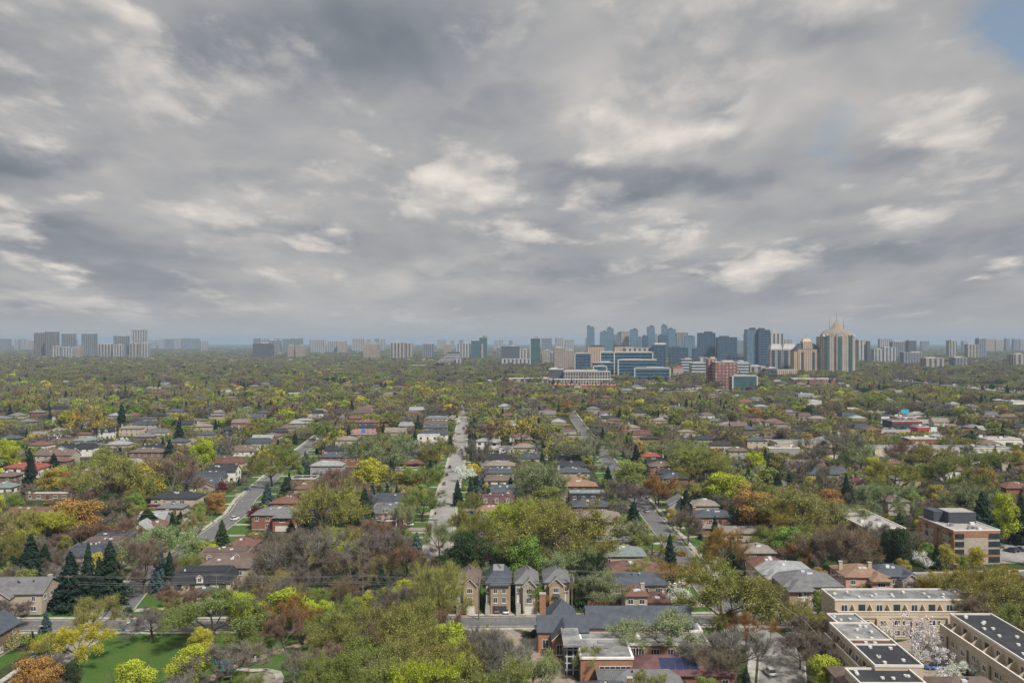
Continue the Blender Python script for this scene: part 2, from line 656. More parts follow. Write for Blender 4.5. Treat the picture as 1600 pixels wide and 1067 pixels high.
def broadleaf(kind, seed, h, w, mode, ncards, size, bark, lod, mats):
    rng = np.random.default_rng(seed)
    base = h * {'full': 0.18, 'bud': 0.22, 'bare': 0.2, 'shrub': 0.02}[mode]
    lev = 3 if lod == 0 else 2
    parts_t, parts_c = [], []
    if mode != 'shrub' or lod == 0:
        segs, tips = skeleton(rng, h, h * 0.022 + 0.05, w * 1.0, fork=0.06 if mode == 'shrub' else rng.uniform(0.2, 0.32), levels=lev,
                              limbs=5 if lod == 0 else 4)
        if lod == 0:
            keep = segs
        else:
            keep = segs[:40]
        v, q = tubes(keep, 5 if lod == 0 else 3)
        parts_t.append((v, q, 0, 1.0))
    else:
        tips = []
    if mode in ('full', 'shrub'):
        lob = lobes(rng, h, w, base, 34 if lod == 0 else 14)
        if lod == 0:
            lob = [(c + rng.normal(0, w * .035, 3), r * rng.uniform(.62, .95)) for c, r in lob]
        P, D, T = leafy_points(rng, lob, ncards, 0.6)
        v, q = cards(rng, P, D, size, 0.6)
        parts_c.append((v, q, 1, T))
    else:
        tp = np.array([t[0] for t in tips if t[2] >= 1])
        td = np.array([t[1] for t in tips if t[2] >= 1])
        # pull the crown to its envelope: rounded dome
        nt = int(ncards * (0.52 if mode == 'bud' else 0.82))
        i = rng.integers(0, len(tp), nt)
        back = rng.uniform(0, 1.0, nt)[:, None] * w * 0.09
        D = td[i] * 0.8 + rng.normal(0, 0.5, (nt, 3)) + [0, 0, 0.45]
        D /= np.linalg.norm(D, axis=1, keepdims=True)
        P0 = tp[i] - td[i] * back + rng.normal(0, w * 0.018, (nt, 3))
        L = w * rng.uniform(0.06, 0.17, nt)[:, None]
        v, q = slivers(rng, P0, P0 + D * L, 0.024 if lod == 0 else 0.055)
        parts_c.append((v, q, 1, np.clip(rng.normal(0.72 if mode == 'bud' else 0.9, 0.18, nt), 0.3, 1.5)))
        nl = ncards - nt
        i = rng.integers(0, len(tp), nl)
        P = tp[i] + td[i] * rng.uniform(-0.07, 0.09, nl)[:, None] * w + rng.normal(0, w * 0.045, (nl, 3))
        v, q = cards(rng, P, td[i], size, 0.9)
        parts_c.append((v, q, 1, np.clip(rng.normal(1.08, 0.15, nl), 0.5, 1.6)))
    return parts_t, parts_c


def conifer(kind, seed, h, w, ncards, size, lod):
    rng = np.random.default_rng(seed)
    v, q = tubes([(np.array([0, 0, -.3]), np.array([0, 0, h * .5]), .22, .14), (np.array([0, 0, h * .5]), np.array([0, 0, h * .97]), .14, .03)], 5)
    pt = [(v, q, 0, 1.0)]
    t = 1 - np.sqrt(rng.random(ncards)) * 0.96
    # whorls: quantise height, boughs at fixed azimuths in each whorl
    nw = int(h / 0.75)
    k = np.floor(t * nw)
    tw = (k + 0.5 + rng.uniform(-.35, .35, ncards)) / nw
    nb = 9
    az = (rng.integers(0, nb, ncards) + (k * 0.618) % 1 * 1.0) * 2 * np.pi / nb + rng.normal(0, 0.13, ncards)
    bough = 0.5 + 0.62 * rng.random((nw + 2, nb)) + 0.12 * np.sin(np.arange(nw + 2) * 1.9 + seed)[:, None]
    env = (1 - tw) ** 0.85 * w * 0.5 * bough[np.clip(k.astype(int), 0, nw), (az / (2 * np.pi) * nb).astype(int) % nb] + 0.12
    rr = np.sqrt(rng.uniform(0.08, 1.0, ncards))
    R = env * rr
    z = h * (0.06 + 0.94 * tw) - R * 0.28 + rng.normal(0, 0.08, ncards)
    P = np.stack([R * np.cos(az), R * np.sin(az), np.maximum(z, 0.2)], 1)
    D = np.stack([np.cos(az) * 0.6, np.sin(az) * 0.6, np.ones(ncards) * 0.8], 1)
    v, q = cards(rng, P, D, size, 0.45, 1.3)
    tone = np.clip(rng.normal(1.0, 0.22, ncards), 0.4, 1.8)
    return pt, [(v, q, 1, tone)]


KINDS = {
    # kind: (h, w, mode, near cards, near card size, mid cards, mid size, bark)
    'maple_tree': (12, 11, 'full', 12000, 0.29, 2600, 0.62, BARK),
    'budding_tree': (13, 12, 'bud', 17000, 0.19, 3400, 0.40, BARK),
    'bare_tree': (13, 11, 'bare', 10000, 0.14, 2400, 0.34, BARK_PALE),
    'spruce_tree': (13, 6.2, 'con', 8000, 0.32, 1500, 0.7, BARK),
    'columnar_tree': (9, 4.0, 'full', 4500, 0.3, 700, 0.62, BARK),
    'blossom_tree': (7, 7, 'bud', 4200, 0.26, 1000, 0.5, BARK),
    'garden_shrub': (2.2, 2.8, 'shrub', 1400, 0.22, 260, 0.5, BARK),
}
_sd = 11
for _k, (_h, _w, _mode, _n, _s, _nm, _sm, _b) in KINDS.items():
    KIND_SIZE[_k] = (_h, _w)
    PROTO[_k], PROTO_MID[_k] = [], []
    for _i in range(5 if _k in ('maple_tree', 'budding_tree', 'bare_tree') else 3):
        _sd += 1
        if _mode == 'con':
            pt, pc = conifer(_k, _sd, _h, _w, _n, _s, 0)
        else:
            pt, pc = broadleaf(_k, _sd, _h, _w, _mode, _n, _s, _b, 0, None)
        v, q, m_, t_ = join(pt)
        tm = np_mesh(_k + '_trunk', v, q, [_b])
        v, q, m_, t_ = join(pc)
        cm = np_mesh(_k + '_crown', v, q, [LEAF], tone=t_)
        PROTO[_k].append((tm, cm))
        if _mode == 'con':
            pt, pc = conifer(_k, _sd + 500, _h, _w, _nm, _sm, 1)
        else:
            pt, pc = broadleaf(_k, _sd + 500, _h, _w, _mode, _nm, _sm, _b, 1, None)
        v, q, m_, t_ = join(pt + pc)
        PROTO_MID[_k].append((v, q, m_, t_, _b))
MID_OBJ, MID_FAR = {}, {}
for _k, l in PROTO_MID.items():
    MID_OBJ[_k] = [np_mesh(_k + '_mid', v, q, [b, LEAF], m_, t_) for v, q, m_, t_, b in l]
    MID_FAR[_k] = [np_mesh(_k + '_far', v, q, [b, LEAF_FAR], m_, t_) for v, q, m_, t_, b in l]

TREES = []       # (x, y, radius) taken
NKIND = {}


def plant(kind, x, y, h, w, col, label, group=None, near=True, rng=random, cat='tree', z=0.0):
    """one tree: Empty with trunk and crown, or (small in the picture) one mesh"""
    h0, w0 = KIND_SIZE[kind]
    s = (w / w0, w / w0, h / h0)
    rz = rng.uniform(0, 6.28)
    NKIND[kind] = NKIND.get(kind, 0) + 1
    TREES.append((x, y, w * 0.5))
    c = tuple(max(0.004, v) for v in col) + (1.0,)
    if near:
        tm, cm = rng.choice(PROTO[kind])
        r = empty(kind, (x, y, z), rz, label, cat, group)
        r.scale = s
        link('trunk', tm, r)
        o = link('stems' if False else 'crown', cm, r)
        o.color = c
    else:
        r = link(kind, rng.choice(MID_OBJ[kind]), None, (x, y, z), rz)
        r.scale = s
        r.color = c
        tag(r, label, cat, group)
    return r


WOODS = []      # far woodland points: (x, y, z, scale, rot, kind index, r, g, b)
FAR_KINDS = ['maple_tree', 'budding_tree', 'bare_tree', 'spruce_tree']


def woodland(name, pts, label=None):
    """a far wood that reads as one mass: one object that scatters tree meshes over its points"""
    col = bpy.data.collections.new(name + '_kinds')
    src = []
    for k in FAR_KINDS:
        for me in MID_FAR[k][:3]:
            o = bpy.data.objects.new('tree_mesh', me)
            col.objects.link(o)
            src.append(k)
    A = np.array(pts, np.float32)
    me = bpy.data.meshes.new(name)
    me.vertices.add(len(A))
    me.vertices.foreach_set('co', A[:, :3].ravel())
    for nm, typ, data in (('scl', 'FLOAT_VECTOR', A[:, 3:6]), ('rot', 'FLOAT', A[:, 6]), ('idx', 'INT', A[:, 7].astype(np.int32)),
                          ('tcol', 'FLOAT_COLOR', np.concatenate([A[:, 8:11], np.ones((len(A), 1), np.float32)], 1))):
        a = me.attributes.new(nm, typ, 'POINT')
        a.data.foreach_set({'FLOAT_VECTOR': 'vector', 'FLOAT_COLOR': 'color'}.get(typ, 'value'), np.ascontiguousarray(data).ravel())
    o = link(name, me)
    tag(o, label, kind='stuff')
    ng = bpy.data.node_groups.new(name + '_scatter', 'GeometryNodeTree')
    ng.interface.new_socket('Geometry', in_out='INPUT', socket_type='NodeSocketGeometry')
    ng.interface.new_socket('Geometry', in_out='OUTPUT', socket_type='NodeSocketGeometry')
    N = ng.nodes.new
    L = ng.links.new
    gi, go = N('NodeGroupInput'), N('NodeGroupOutput')
    m2p = N('GeometryNodeMeshToPoints')
    iop = N('GeometryNodeInstanceOnPoints')
    ci = N('GeometryNodeCollectionInfo')
    ci.inputs['Collection'].default_value = col
    ci.inputs['Separate Children'].default_value = True
    ci.inputs['Reset Children'].default_value = True

    def attr(n, t):
        a = N('GeometryNodeInputNamedAttribute')
        a.data_type = t
        a.inputs[0].default_value = n
        return a.outputs[0]
    cx = N('ShaderNodeCombineXYZ')
    L(attr('rot', 'FLOAT'), cx.inputs[2])
    L(gi.outputs[0], m2p.inputs[0])
    L(m2p.outputs[0], iop.inputs['Points'])
    L(ci.outputs[0], iop.inputs['Instance'])
    iop.inputs['Pick Instance'].default_value = True
    L(attr('idx', 'INT'), iop.inputs['Instance Index'])
    L(cx.outputs[0], iop.inputs['Rotation'])
    L(attr('scl', 'FLOAT_VECTOR'), iop.inputs['Scale'])
    L(iop.outputs[0], go.inputs[0])
    md = o.modifiers.new('scatter', 'NODES')
    md.node_group = ng
    return o


def far_index(kind, rng):
    return FAR_KINDS.index(kind) * 3 + int(rng.integers(0, 3))


PAL = {
    'lime': (0.345, 0.40, 0.045), 'yellow': (0.43, 0.39, 0.055), 'green': (0.165, 0.253, 0.0525), 'olive': (0.253, 0.247, 0.0714),
    'moss': (0.209, 0.247, 0.0683), 'khaki': (0.308, 0.299, 0.105), 'brown': (0.209, 0.165, 0.122), 'grey': (0.204, 0.187, 0.159),
    'orange': (0.31, 0.185, 0.062), 'rust': (0.20, 0.135, 0.09), 'gold': (0.35, 0.285, 0.068), 'dark': (0.045, 0.07, 0.033),
    'fir': (0.026, 0.047, 0.032), 'blue': (0.065, 0.11, 0.115), 'white': (0.74, 0.73, 0.66), 'pink': (0.46, 0.34, 0.36),
    'maroon': (0.11, 0.035, 0.045), 'sage': (0.264, 0.305, 0.147), 'plum': (0.182, 0.149, 0.138),
}


def jitter(c, rng, a=0.16):
    k = 1 + rng.uniform(-a, a)
    return tuple(v * k * (1 + rng.uniform(-0.07, 0.07)) for v in c)

# ------------------------------------------------------------------ ground, roads, lawns
def m_ground(g, tc, b):
    o = tc.outputs['Object']
    a = g.noise(o, 0.035, 5.0, 0.6)
    c = g.noise(o, 0.6, 4.0, 0.65)
    grass = g.mix(g.ss(c, 0.3, 0.7), (0.022, 0.042, 0.012), (0.05, 0.075, 0.02))
    soil = g.mix(g.ss(c, 0.3, 0.7), (0.03, 0.027, 0.02), (0.07, 0.06, 0.045))
    return g.mix(g.ss(a, 0.42, 0.62), grass, soil)


def m_lawn(g, tc, b):
    o = tc.outputs['Object']
    a = g.noise(o, 0.09, 5.0, 0.65)
    c = g.noise(o, 1.6, 4.0, 0.7)
    k = g.mix(g.ss(c, 0.25, 0.75), (0.034, 0.080, 0.014), (0.074, 0.132, 0.030))
    return g.mix(g.ss(a, 0.48, 0.72, 0.0, 0.65), k, (0.10, 0.115, 0.032))


def m_road(col, worn):
    def f(g, tc, b):
        o = tc.outputs['Object']
        a = g.noise(o, 0.12, 6.0, 0.65)
        c = g.noise(o, 1.3, 4.0, 0.65)
        v = g.n('ShaderNodeTexVoronoi', feature='DISTANCE_TO_EDGE')
        wv = g.n('ShaderNodeVectorMath', operation='ADD')
        g.put(wv.inputs[0], o)
        g.put(wv.inputs[1], g.noise(o, 0.5, 3.0, 0.6, out=1))
        g.put(v.inputs['Vector'], wv.outputs[0])
        v.inputs['Scale'].default_value = 0.22
        crack = g.m('LESS_THAN', v.outputs[0], 0.012)
        base = g.mix(g.ss(g.add(g.mul(a, 0.6), g.mul(c, 0.4)), 0.35, 0.65), col, worn)
        return g.mix(g.mul(crack, 0.6), base, tuple(x * 0.45 for x in col))
    return f


GROUND = mat('ground', (0.06, 0.07, 0.03), 0.95, 0.1, build=m_ground)
LAWN = mat('lawn', (0.05, 0.1, 0.02), 0.95, 0.1, build=m_lawn)
ASPHALT = mat('asphalt', (0.1, 0.1, 0.1), 0.9, 0.2, build=m_road((0.105, 0.105, 0.108), (0.16, 0.158, 0.155)))
WORN = mat('worn_asphalt', (0.2, 0.2, 0.2), 0.9, 0.2, build=m_road((0.20, 0.192, 0.182), (0.29, 0.28, 0.265)))
CONC = mat('pavement_concrete', (0.34, 0.32, 0.285), 0.9, 0.2, var=0.22, vscale=0.5)
PAVER = mat('driveway_paver', (0.24, 0.20, 0.165), 0.9, 0.2, var=0.25, vscale=0.8)
SAND = mat('sand', (0.24, 0.215, 0.165), 0.95, 0.1, var=0.25, vscale=0.4)
BRICKPATH = mat('path_surface', (0.27, 0.20, 0.155), 0.9, 0.2, var=0.18, vscale=0.6)
PAINT = mat('road_paint', (0.7, 0.7, 0.68), 0.8, 0.2, var=0.2, vscale=2.0)


def offset_line(pts, d):
    out = []
    for i, p in enumerate(pts):
        a = Vector(pts[max(i - 1, 0)])
        b = Vector(pts[min(i + 1, len(pts) - 1)])
        t = (b - a).normalized()
        out.append((p[0] + t.y * d, p[1] - t.x * d))      # to the right of the direction of travel
    return out


def resample(pts, step):
    out = []
    for i in range(len(pts) - 1):
        a, b = Vector(pts[i]), Vector(pts[i + 1])
        k = max(1, int((b - a).length / step))
        out += [tuple(a.lerp(b, j / k)) for j in range(k)]
    return out + [tuple(pts[-1])]


def strip(name, pts, off0, off1, z, m, skirt=0.0, kind='structure'):
    l0, l1 = offset_line(pts, off0), offset_line(pts, off1)
    mb = MB()
    for i in range(len(pts) - 1):
        mb.poly([(*l0[i], z), (*l1[i], z), (*l1[i + 1], z), (*l0[i + 1], z)])
        if skirt:
            for q in (l0, l1):
                mb.poly([(*q[i], z), (*q[i + 1], z), (*q[i + 1], z - skirt), (*q[i], z - skirt)])
    o = mb.build(name, m)
    o['kind'] = kind
    return o


ROADS = []      # (pts, half width) kept clear of trees and houses


def road(name, px, width, m, z, walks=(), kerb=True):
    pts = [p if len(p) == 2 and abs(p[1]) > 1500 else gp(*p) for p in px]
    pts = resample(pts, 12)
    strip(name, pts, -width / 2, width / 2, z, m)
    if kerb:
        for s in (-1, 1):
            strip('kerb', pts, s * width / 2 if s < 0 else width / 2, s * (width / 2 + 0.35), 0.15, CONC, 0.15)
    for off, w in walks:
        strip('pavement', pts, off - w / 2, off + w / 2, 0.13, CONC, 0.13)
    ROADS.append((pts, width / 2 + (max([abs(o) for o, w in walks], default=width / 2) - width / 2 if False else 1.0)))
    return pts


gm = MB()
nx, ny = 24, 30
xs = [-21000 + i * 42000 / nx for i in range(nx + 1)]
ys = [-600 + (j / ny) ** 2.2 * 25500 for j in range(ny + 1)]
for j in range(ny):
    for i in range(nx):
        gm.poly([(xs[i], ys[j], 0), (xs[i + 1], ys[j], 0), (xs[i + 1], ys[j + 1], 0), (xs[i], ys[j + 1], 0)])
ground = gm.build('ground', GROUND)
ground['kind'] = 'structure'

CROSS = road('cross_street', [(-420, 977), (-200, 977), (40, 977), (270, 977), (500, 975), (750, 971.5), (1000, 969), (1130, 968), (1300, 968)], 8.4, ASPHALT, 0.045,
             walks=[(-6.6, 1.8), (6.4, 1.7)])
MAIN = road('long_street', [(678, 885), (681, 870), (689, 830), (694, 797), (702, 760), (711, 730), (717, 700), (721, 675), (727, 642), (731, 620), (735, 600)], 8.6, WORN, 0.03,
            walks=[(5.6, 1.5), (-5.6, 1.5)])
WEST = road('curving_street', [(172, 974), (178, 962), (232, 897), (325, 838), (372, 803), (387, 780), (428, 743), (475, 702), (500, 682), (530, 660), (552, 640)], 8.4, ASPHALT, 0.05,
            walks=[(-6.2, 1.7)])
WEST2 = road('park_side_street', [(170, 982), (112, 1012), (75, 1040), (38, 1067), (-40, 1120)], 7.2, WORN, 0.055, walks=[(6.0, 1.6)])
EAST = road('sidewalk_street', [(1145, 962), (1110, 925), (1085, 893), (1070, 872), (1017, 807), (960, 735), (912, 675), (893, 648), (880, 625)], 8.0, ASPHALT, 0.035,
            walks=[(6.4, 1.7)])
EAST2 = road('cul_de_sac', [(1160, 975), (1204, 1003), (1222, 1030), (1222, 1067), (1222, 1110)], 10.5, WORN, 0.06, walks=[(7.2, 2.0)])
FARR = road('parked_street', [(1330, 815), (1300, 797), (1258, 774), (1215, 752), (1180, 735)], 8.0, ASPHALT, 0.04)
CLINIC = road('apartment_street', [(1380, 903), (1420, 902), (1520, 900), (1640, 897), (1760, 894)], 7.5, ASPHALT, 0.04, walks=[(-5.6, 1.6)])


def patch(name, pts, z, m, px=True):
    p = [gp(*q) for q in pts] if px else pts
    mb = MB()
    mb.poly([(x, y, z) for x, y in p])
    a = sum(p[i][0] * p[(i + 1) % len(p)][1] - p[(i + 1) % len(p)][0] * p[i][1] for i in range(len(p)))
    if a < 0:
        mb.f = [tuple(reversed(f)) for f in mb.f]
    o = mb.build(name, m)
    o['kind'] = 'structure'
    return o


patch('park_lawn', [(120, 1010), (175, 987), (300, 985.5), (520, 985), (560, 1000), (560, 1120), (10, 1120), (60, 1067)], 0.02, LAWN)
patch('lawn', [(5, 1005), (48, 985), (92, 985), (80, 996), (60, 1006)], 0.02, LAWN)
patch('lawn', [(-30, 1040), (5, 1012), (45, 1020), (10, 1040), (-30, 1062)], 0.02, LAWN)
patch('lawn', [(150, 947), (165, 935), (190, 915), (172, 915), (120, 930), (60, 965), (130, 965)], 0.02, LAWN)
patch('lawn', [(192, 966), (222, 930), (270, 925), (330, 966)], 0.02, LAWN)
patch('lawn', [(1088, 978), (1125, 976), (1150, 990), (1140, 1010), (1098, 1008)], 0.02, LAWN)
patch('lawn', [(742, 958), (751, 905), (757, 905), (757, 958)], 0.02, LAWN)
patch('lawn', [(800, 962), (800, 925), (806, 915), (808, 945), (822, 958)], 0.02, LAWN)
patch('lawn', [(1090, 955), (1080, 925), (1150, 925), (1185, 955)], 0.02, LAWN)
patch('lawn', [(1005, 880), (990, 850), (1040, 850), (1060, 880)], 0.02, LAWN)
patch('church_forecourt', [(735, 981), (845, 981), (870, 1030), (905, 1067), (830, 1067), (735, 1000)], 0.025, PAVER)
patch('courtyard', [(1375, 1010), (1425, 998), (1470, 1000), (1520, 1067), (1450, 1067)], 0.025, PAVER)
patch('parking_lot', [(1540, 880), (1560, 845), (1620, 848), (1680, 880)], 0.025, WORN)
patch('parking_lot', [(1368, 680), (1378, 655), (1500, 655), (1470, 680)], 0.03, WORN)
patch('parking_lot', [(1200, 650), (1200, 640), (1270, 640), (1280, 655)], 0.03, WORN)
patch('playground_sand', [(372, 1064), (392, 1052), (415, 1049), (428, 1053), (430, 1064), (424, 1085), (365, 1085)], 0.05, SAND)
PATH = [gp(*p) for p in ((300, 1075), (365, 1041), (400, 1029), (440, 1016), (480, 1003), (515, 985))]
strip('park_path', resample(PATH, 4), -1.3, 1.3, 0.04, BRICKPATH)
LOOP = [gp(*p) for p in ((372, 1044), (390, 1047), (415, 1046), (433, 1050), (437, 1058), (433, 1080))]
strip('playground_path', resample(LOOP, 3), -1.0, 1.0, 0.06, CONC)
FRONT = [r for r in ROADS if r[0] is MAIN or r[0] is WEST or r[0] is EAST]
CLEAR = []      # ground polygons kept free of filled-in trees


def clear(pts, px=True):
    CLEAR.append([gp(*q) for q in pts] if px else pts)


clear([(100, 1030), (175, 984), (330, 984), (485, 984), (485, 1067), (485, 1110), (100, 1110)])
clear([(735, 1000), (735, 945), (870, 945), (1130, 950), (1130, 1010), (1160, 1100), (850, 1100)])
clear([(1290, 1020), (1300, 930), (1520, 920), (1700, 1010), (1700, 1130), (1290, 1130)])
clear([(1425, 880), (1425, 840), (1700, 840), (1700, 880)])

# stop bar and kerb-side markings
strip('road_marking', [gp(1148, 957), gp(1162, 957)], -0.25, 0.25, 0.075, PAINT)
strip('road_marking', [gp(196, 975), gp(203, 971)], -0.2, 0.2, 0.075, PAINT)

# ------------------------------------------------------------------ haze: one closed box of thin air
hb = MB()
hb.box(-20900, 20900, -590, 24800, -1.0, 165.0, bottom=True)
hm = bpy.data.materials.new('haze')
hm.use_nodes = True
hm.node_tree.nodes.clear()
_g = NT(hm.node_tree)
_o = _g.n('ShaderNodeOutputMaterial')
_v = _g.n('ShaderNodeVolumePrincipled')
_v.inputs['Color'].default_value = HAZE_COL + (1,)
_v.inputs['Density'].default_value = HAZE_D
_v.inputs['Anisotropy'].default_value = 0.0
hm.node_tree.links.new(_v.outputs[0], _o.inputs['Volume'])
try:
    hm.cycles.homogeneous_volume = True
except Exception:
    pass
haze = hb.build('haze', hm)
haze['kind'] = 'stuff'

# front lawns and driveways along the three streets
for pts_, nm_ in ((MAIN, 'l'), (WEST, 'w'), (EAST, 'e')):
    near_ = [p for p in pts_ if p[1] < 700]
    for s_ in (-1, 1):
        strip('verge', near_, *sorted((s_ * 4.8, s_ * 13.5)), 0.012 + 0.003 * s_, LAWN)
        fine = resample(near_, 3)
        rd = random.Random(len(fine) + s_)
        k = 3
        while k < len(fine) - 2:
            strip('driveway', fine[k:k + 2], *sorted((s_ * 4.7, s_ * rd.uniform(11, 15))), 0.022, rd.choice((CONC, PAVER, WORN)))
            k += rd.choice((5, 6, 7))

# ------------------------------------------------------------------ far towers
STYLES = {
    'glass': facade('blue_glass', (0.16, 0.20, 0.23), (0.05, 0.12, 0.19), 1.6, 3.4, 0.86, 0.8, 0.15, stripe=(8.0, 0.25, (0.30, 0.34, 0.37))),
    'dglass': facade('dark_glass', (0.07, 0.09, 0.115), (0.02, 0.05, 0.10), 2.0, 7.0, 0.9, 0.72, 0.12, stripe=(10.0, 0.2, (0.13, 0.16, 0.19))),
    'grey': facade('grey_block', (0.22, 0.23, 0.235), (0.07, 0.08, 0.09), 9.0, 2.9, 0.5, 1.1),
    'brown': facade('brown_block', (0.20, 0.175, 0.16), (0.07, 0.065, 0.07), 9.0, 2.9, 0.5, 1.1),
    'tan': facade('tan_block', (0.34, 0.285, 0.23), (0.05, 0.05, 0.055), 5.0, 4.4, 0.5, 0.5),
    'white': facade('white_slab', (0.37, 0.36, 0.35), (0.07, 0.075, 0.09), 12.0, 2.9, 0.42, 1.1),
    'cream': facade('cream_slab', (0.33, 0.295, 0.25), (0.07, 0.07, 0.08), 14.0, 2.9, 0.45, 1.1),
    'dark': facade('dark_block', (0.085, 0.09, 0.10), (0.03, 0.035, 0.045), 3.0, 3.0, 0.5, 0.5),
    'stripe': facade('striped_office', (0.52, 0.52, 0.52), (0.03, 0.06, 0.10), 1.6, 6.0, 1.1, 0.58, 0.15),
    'hosp': facade('teal_office', (0.11, 0.145, 0.17), (0.010, 0.05, 0.09), 1.6, 6.4, 1.1, 0.7, 0.12),
    'lattice': facade('lattice_office', (0.34, 0.31, 0.28), (0.035, 0.042, 0.052), 5.0, 8.0, 0.62, 0.84),
    'brick': facade('red_brick_block', (0.20, 0.085, 0.07), (0.30, 0.28, 0.27), 6.0, 5.2, 0.42, 0.5),
    'rowred': facade('row_of_brick', (0.30, 0.14, 0.11), (0.10, 0.09, 0.09), 3.4, 3.0, 0.4, 0.45),
    'rowpink': facade('row_of_stucco', (0.44, 0.33, 0.29), (0.09, 0.08, 0.08), 3.0, 3.0, 0.4, 0.42),
    'domed': facade('domed_tower', (0.45, 0.375, 0.30), (0.02, 0.045, 0.055), 3.9, 4.4, 0.55, 0.6),
    'stone': facade('stone_tower', (0.50, 0.37, 0.26), (0.035, 0.035, 0.04), 4.2, 4.4, 0.46, 0.6),
    'teal': facade('teal_glass', (0.10, 0.16, 0.17), (0.02, 0.07, 0.08), 1.4, 3.2, 0.85, 0.75, 0.12),
}
CONCRETE = plain('far_concrete', (0.38, 0.36, 0.34), 0.85)
WHITE_P = plain('white_panel', (0.44, 0.44, 0.43), 0.7)
DKROOF = plain('dark_roof', (0.06, 0.065, 0.075), 0.85)
REDROOF = plain('red_tile', (0.30, 0.13, 0.10), 0.85)
ROOFGREY = plain('gravel_roof', (0.30, 0.285, 0.26), 0.9)
METAL = plain('grey_metal', (0.22, 0.22, 0.23), 0.5)
COPPER = plain('green_copper', (0.18, 0.27, 0.23), 0.6)


def zat(py, Y):
    return H - (py - CY) / F * Y


TOWERS = []


def tower(x0, x1, yt, Y, style, label, cat='tower', name='apartment_tower', group=None, depth=None, cap=0.5, roof=None, z0=0.0, top=0.0, slope=None, frame=None):
    """a tower with wall, roof cap and a plant room; sizes in metres from the photo's pixels at distance Y"""
    X0, X1 = gx(x0, Y), gx(x1, Y)
    w = X1 - X0
    d = depth or max(12.0, min(w, 30.0))
    zt = zat(yt, Y)
    t = empty(name, ((X0 + X1) / 2, Y + d / 2, 0), 0, label, cat, group)
    m = MB()
    m.box(-w / 2, w / 2, -d / 2, d / 2, z0, zt - top)
    m.build('wall', STYLES[style] if isinstance(style, str) else style, t)
    r = MB()
    e = 0.25
    r.box(-w / 2 - e, w / 2 + e, -d / 2 - e, d / 2 + e, zt - top, zt - top + 1.1)
    if cap:
        k = w * cap / 2
        ph = max(2.5, min(6.0, (zt) * 0.045))
        sh = w * 0.12 * (1 if len(label) % 2 else -1)
        r.box(-k + sh, k + sh, -d * 0.25, d * 0.25, zt - top + 1.1, zt - top + 1.1 + ph)
    r.build('roof', roof or CONCRETE, t)
    if frame:
        f = MB()
        f.box(-w / 2 - 2.2, -w / 2, -d / 2 - 0.8, -d / 2 + 1.5, 0, zt + 1.4, top=True)
        f.box(-w / 2, w / 2, -d / 2 - 0.8, -d / 2 + 0.5, zt - top + 1.2, zt + 3.4)
        if frame > 1:
            f.box(w / 2, w / 2 + 2.2, -d / 2 - 0.8, -d / 2 + 1.5, 0, zt + 1.4)
        f.build('white_frame', WHITE_P, t)
    TOWERS.append((X0, X1, Y, Y + d))
    return t, w, d, zt


# the cluster beyond the trees on the far side of the curving street
for a in [
    (53, 70, 520, 4300, 'brown', 'brown slab tower, first and outermost of the five-tower cluster beyond the woods'),
    (70, 88, 518.5, 4250, 'brown', 'wider brown slab tower touching the outermost tower of the five-tower cluster'),
    (96, 114.5, 521.5, 4400, 'grey', 'grey tower standing alone behind the white slabs of the far cluster'),
    (127, 148, 521.5, 4350, 'grey', 'grey-green tower with a dark roof band, between white slabs of the far cluster'),
    (177, 198.5, 525, 4350, 'grey', 'flat-topped grey tower with pale corner next to the tallest far tower'),
    (205, 226, 515.5, 4300, 'white', 'tallest pale tower with dark vertical strips in the five-tower cluster'),
]:
    tower(*a)
for a in [
    (82, 96, 541.5, 4000, 'white', 'low white slab block in front of the brown slab towers'),
    (96, 113, 543, 3950, 'white', 'low white slab block in front of the lone grey tower'),
    (113, 125, 542.5, 3980, 'tan', 'low pinkish block beside the white slabs'),
    (153, 175, 538, 4000, 'cream', 'low striped block before the flat-topped grey tower'),
    (176, 190, 539, 3980, 'white', 'short white and grey block at the foot of the flat-topped tower'),
    (202, 215, 537, 3900, 'cream', 'cream end block at the foot of the tallest pale tower'),
    (215, 231, 536.5, 3950, 'white', 'banded block behind the cream end block'),
    (395, 424, 536.5, 3900, 'dark', 'dark blue slab standing in front of the long hazy terrace of towers'),
    (424, 428.5, 540, 3950, 'cream', 'thin pale block at the end of the dark blue slab'),
    (450, 459, 540, 4000, 'tan', 'tan low tower, first of the pair below the long hazy terrace'),
    (462, 475, 540, 4000, 'tan', 'tan low tower, second of the pair below the long hazy terrace'),
    (568, 592, 537.5, 3800, 'tan', 'tan block with a dark middle bay, alone past the hazy slabs'),
    (610, 633, 536, 3700, 'cream', 'broad cream block with dark centre, by the pyramid-shaped building'),
    (633.5, 644, 536.5, 3800, 'cream', 'narrow cream block attached to the broad cream block'),
    (660, 677, 537.5, 3900, 'grey', 'grey and white block behind the sloping pyramid-shaped building'),
    (693, 704, 538.5, 3800, 'tan', 'small tan block right above the pyramid-shaped building'),
    (713, 735, 537, 3700, 'white', 'striped white block beside the stepped glass towers'),
    (783, 812, 541, 3500, 'dark', 'long dark block with white ends before the teal tower'),
    (776, 785, 543.5, 3600, 'grey', 'small grey block at the end of the long dark block'),
    (812, 826, 546, 3500, 'white', 'low white block between the dark block and the teal tower'),
]:
    tower(*a, name='apartment_block', cat='apartment block', cap=0.3)
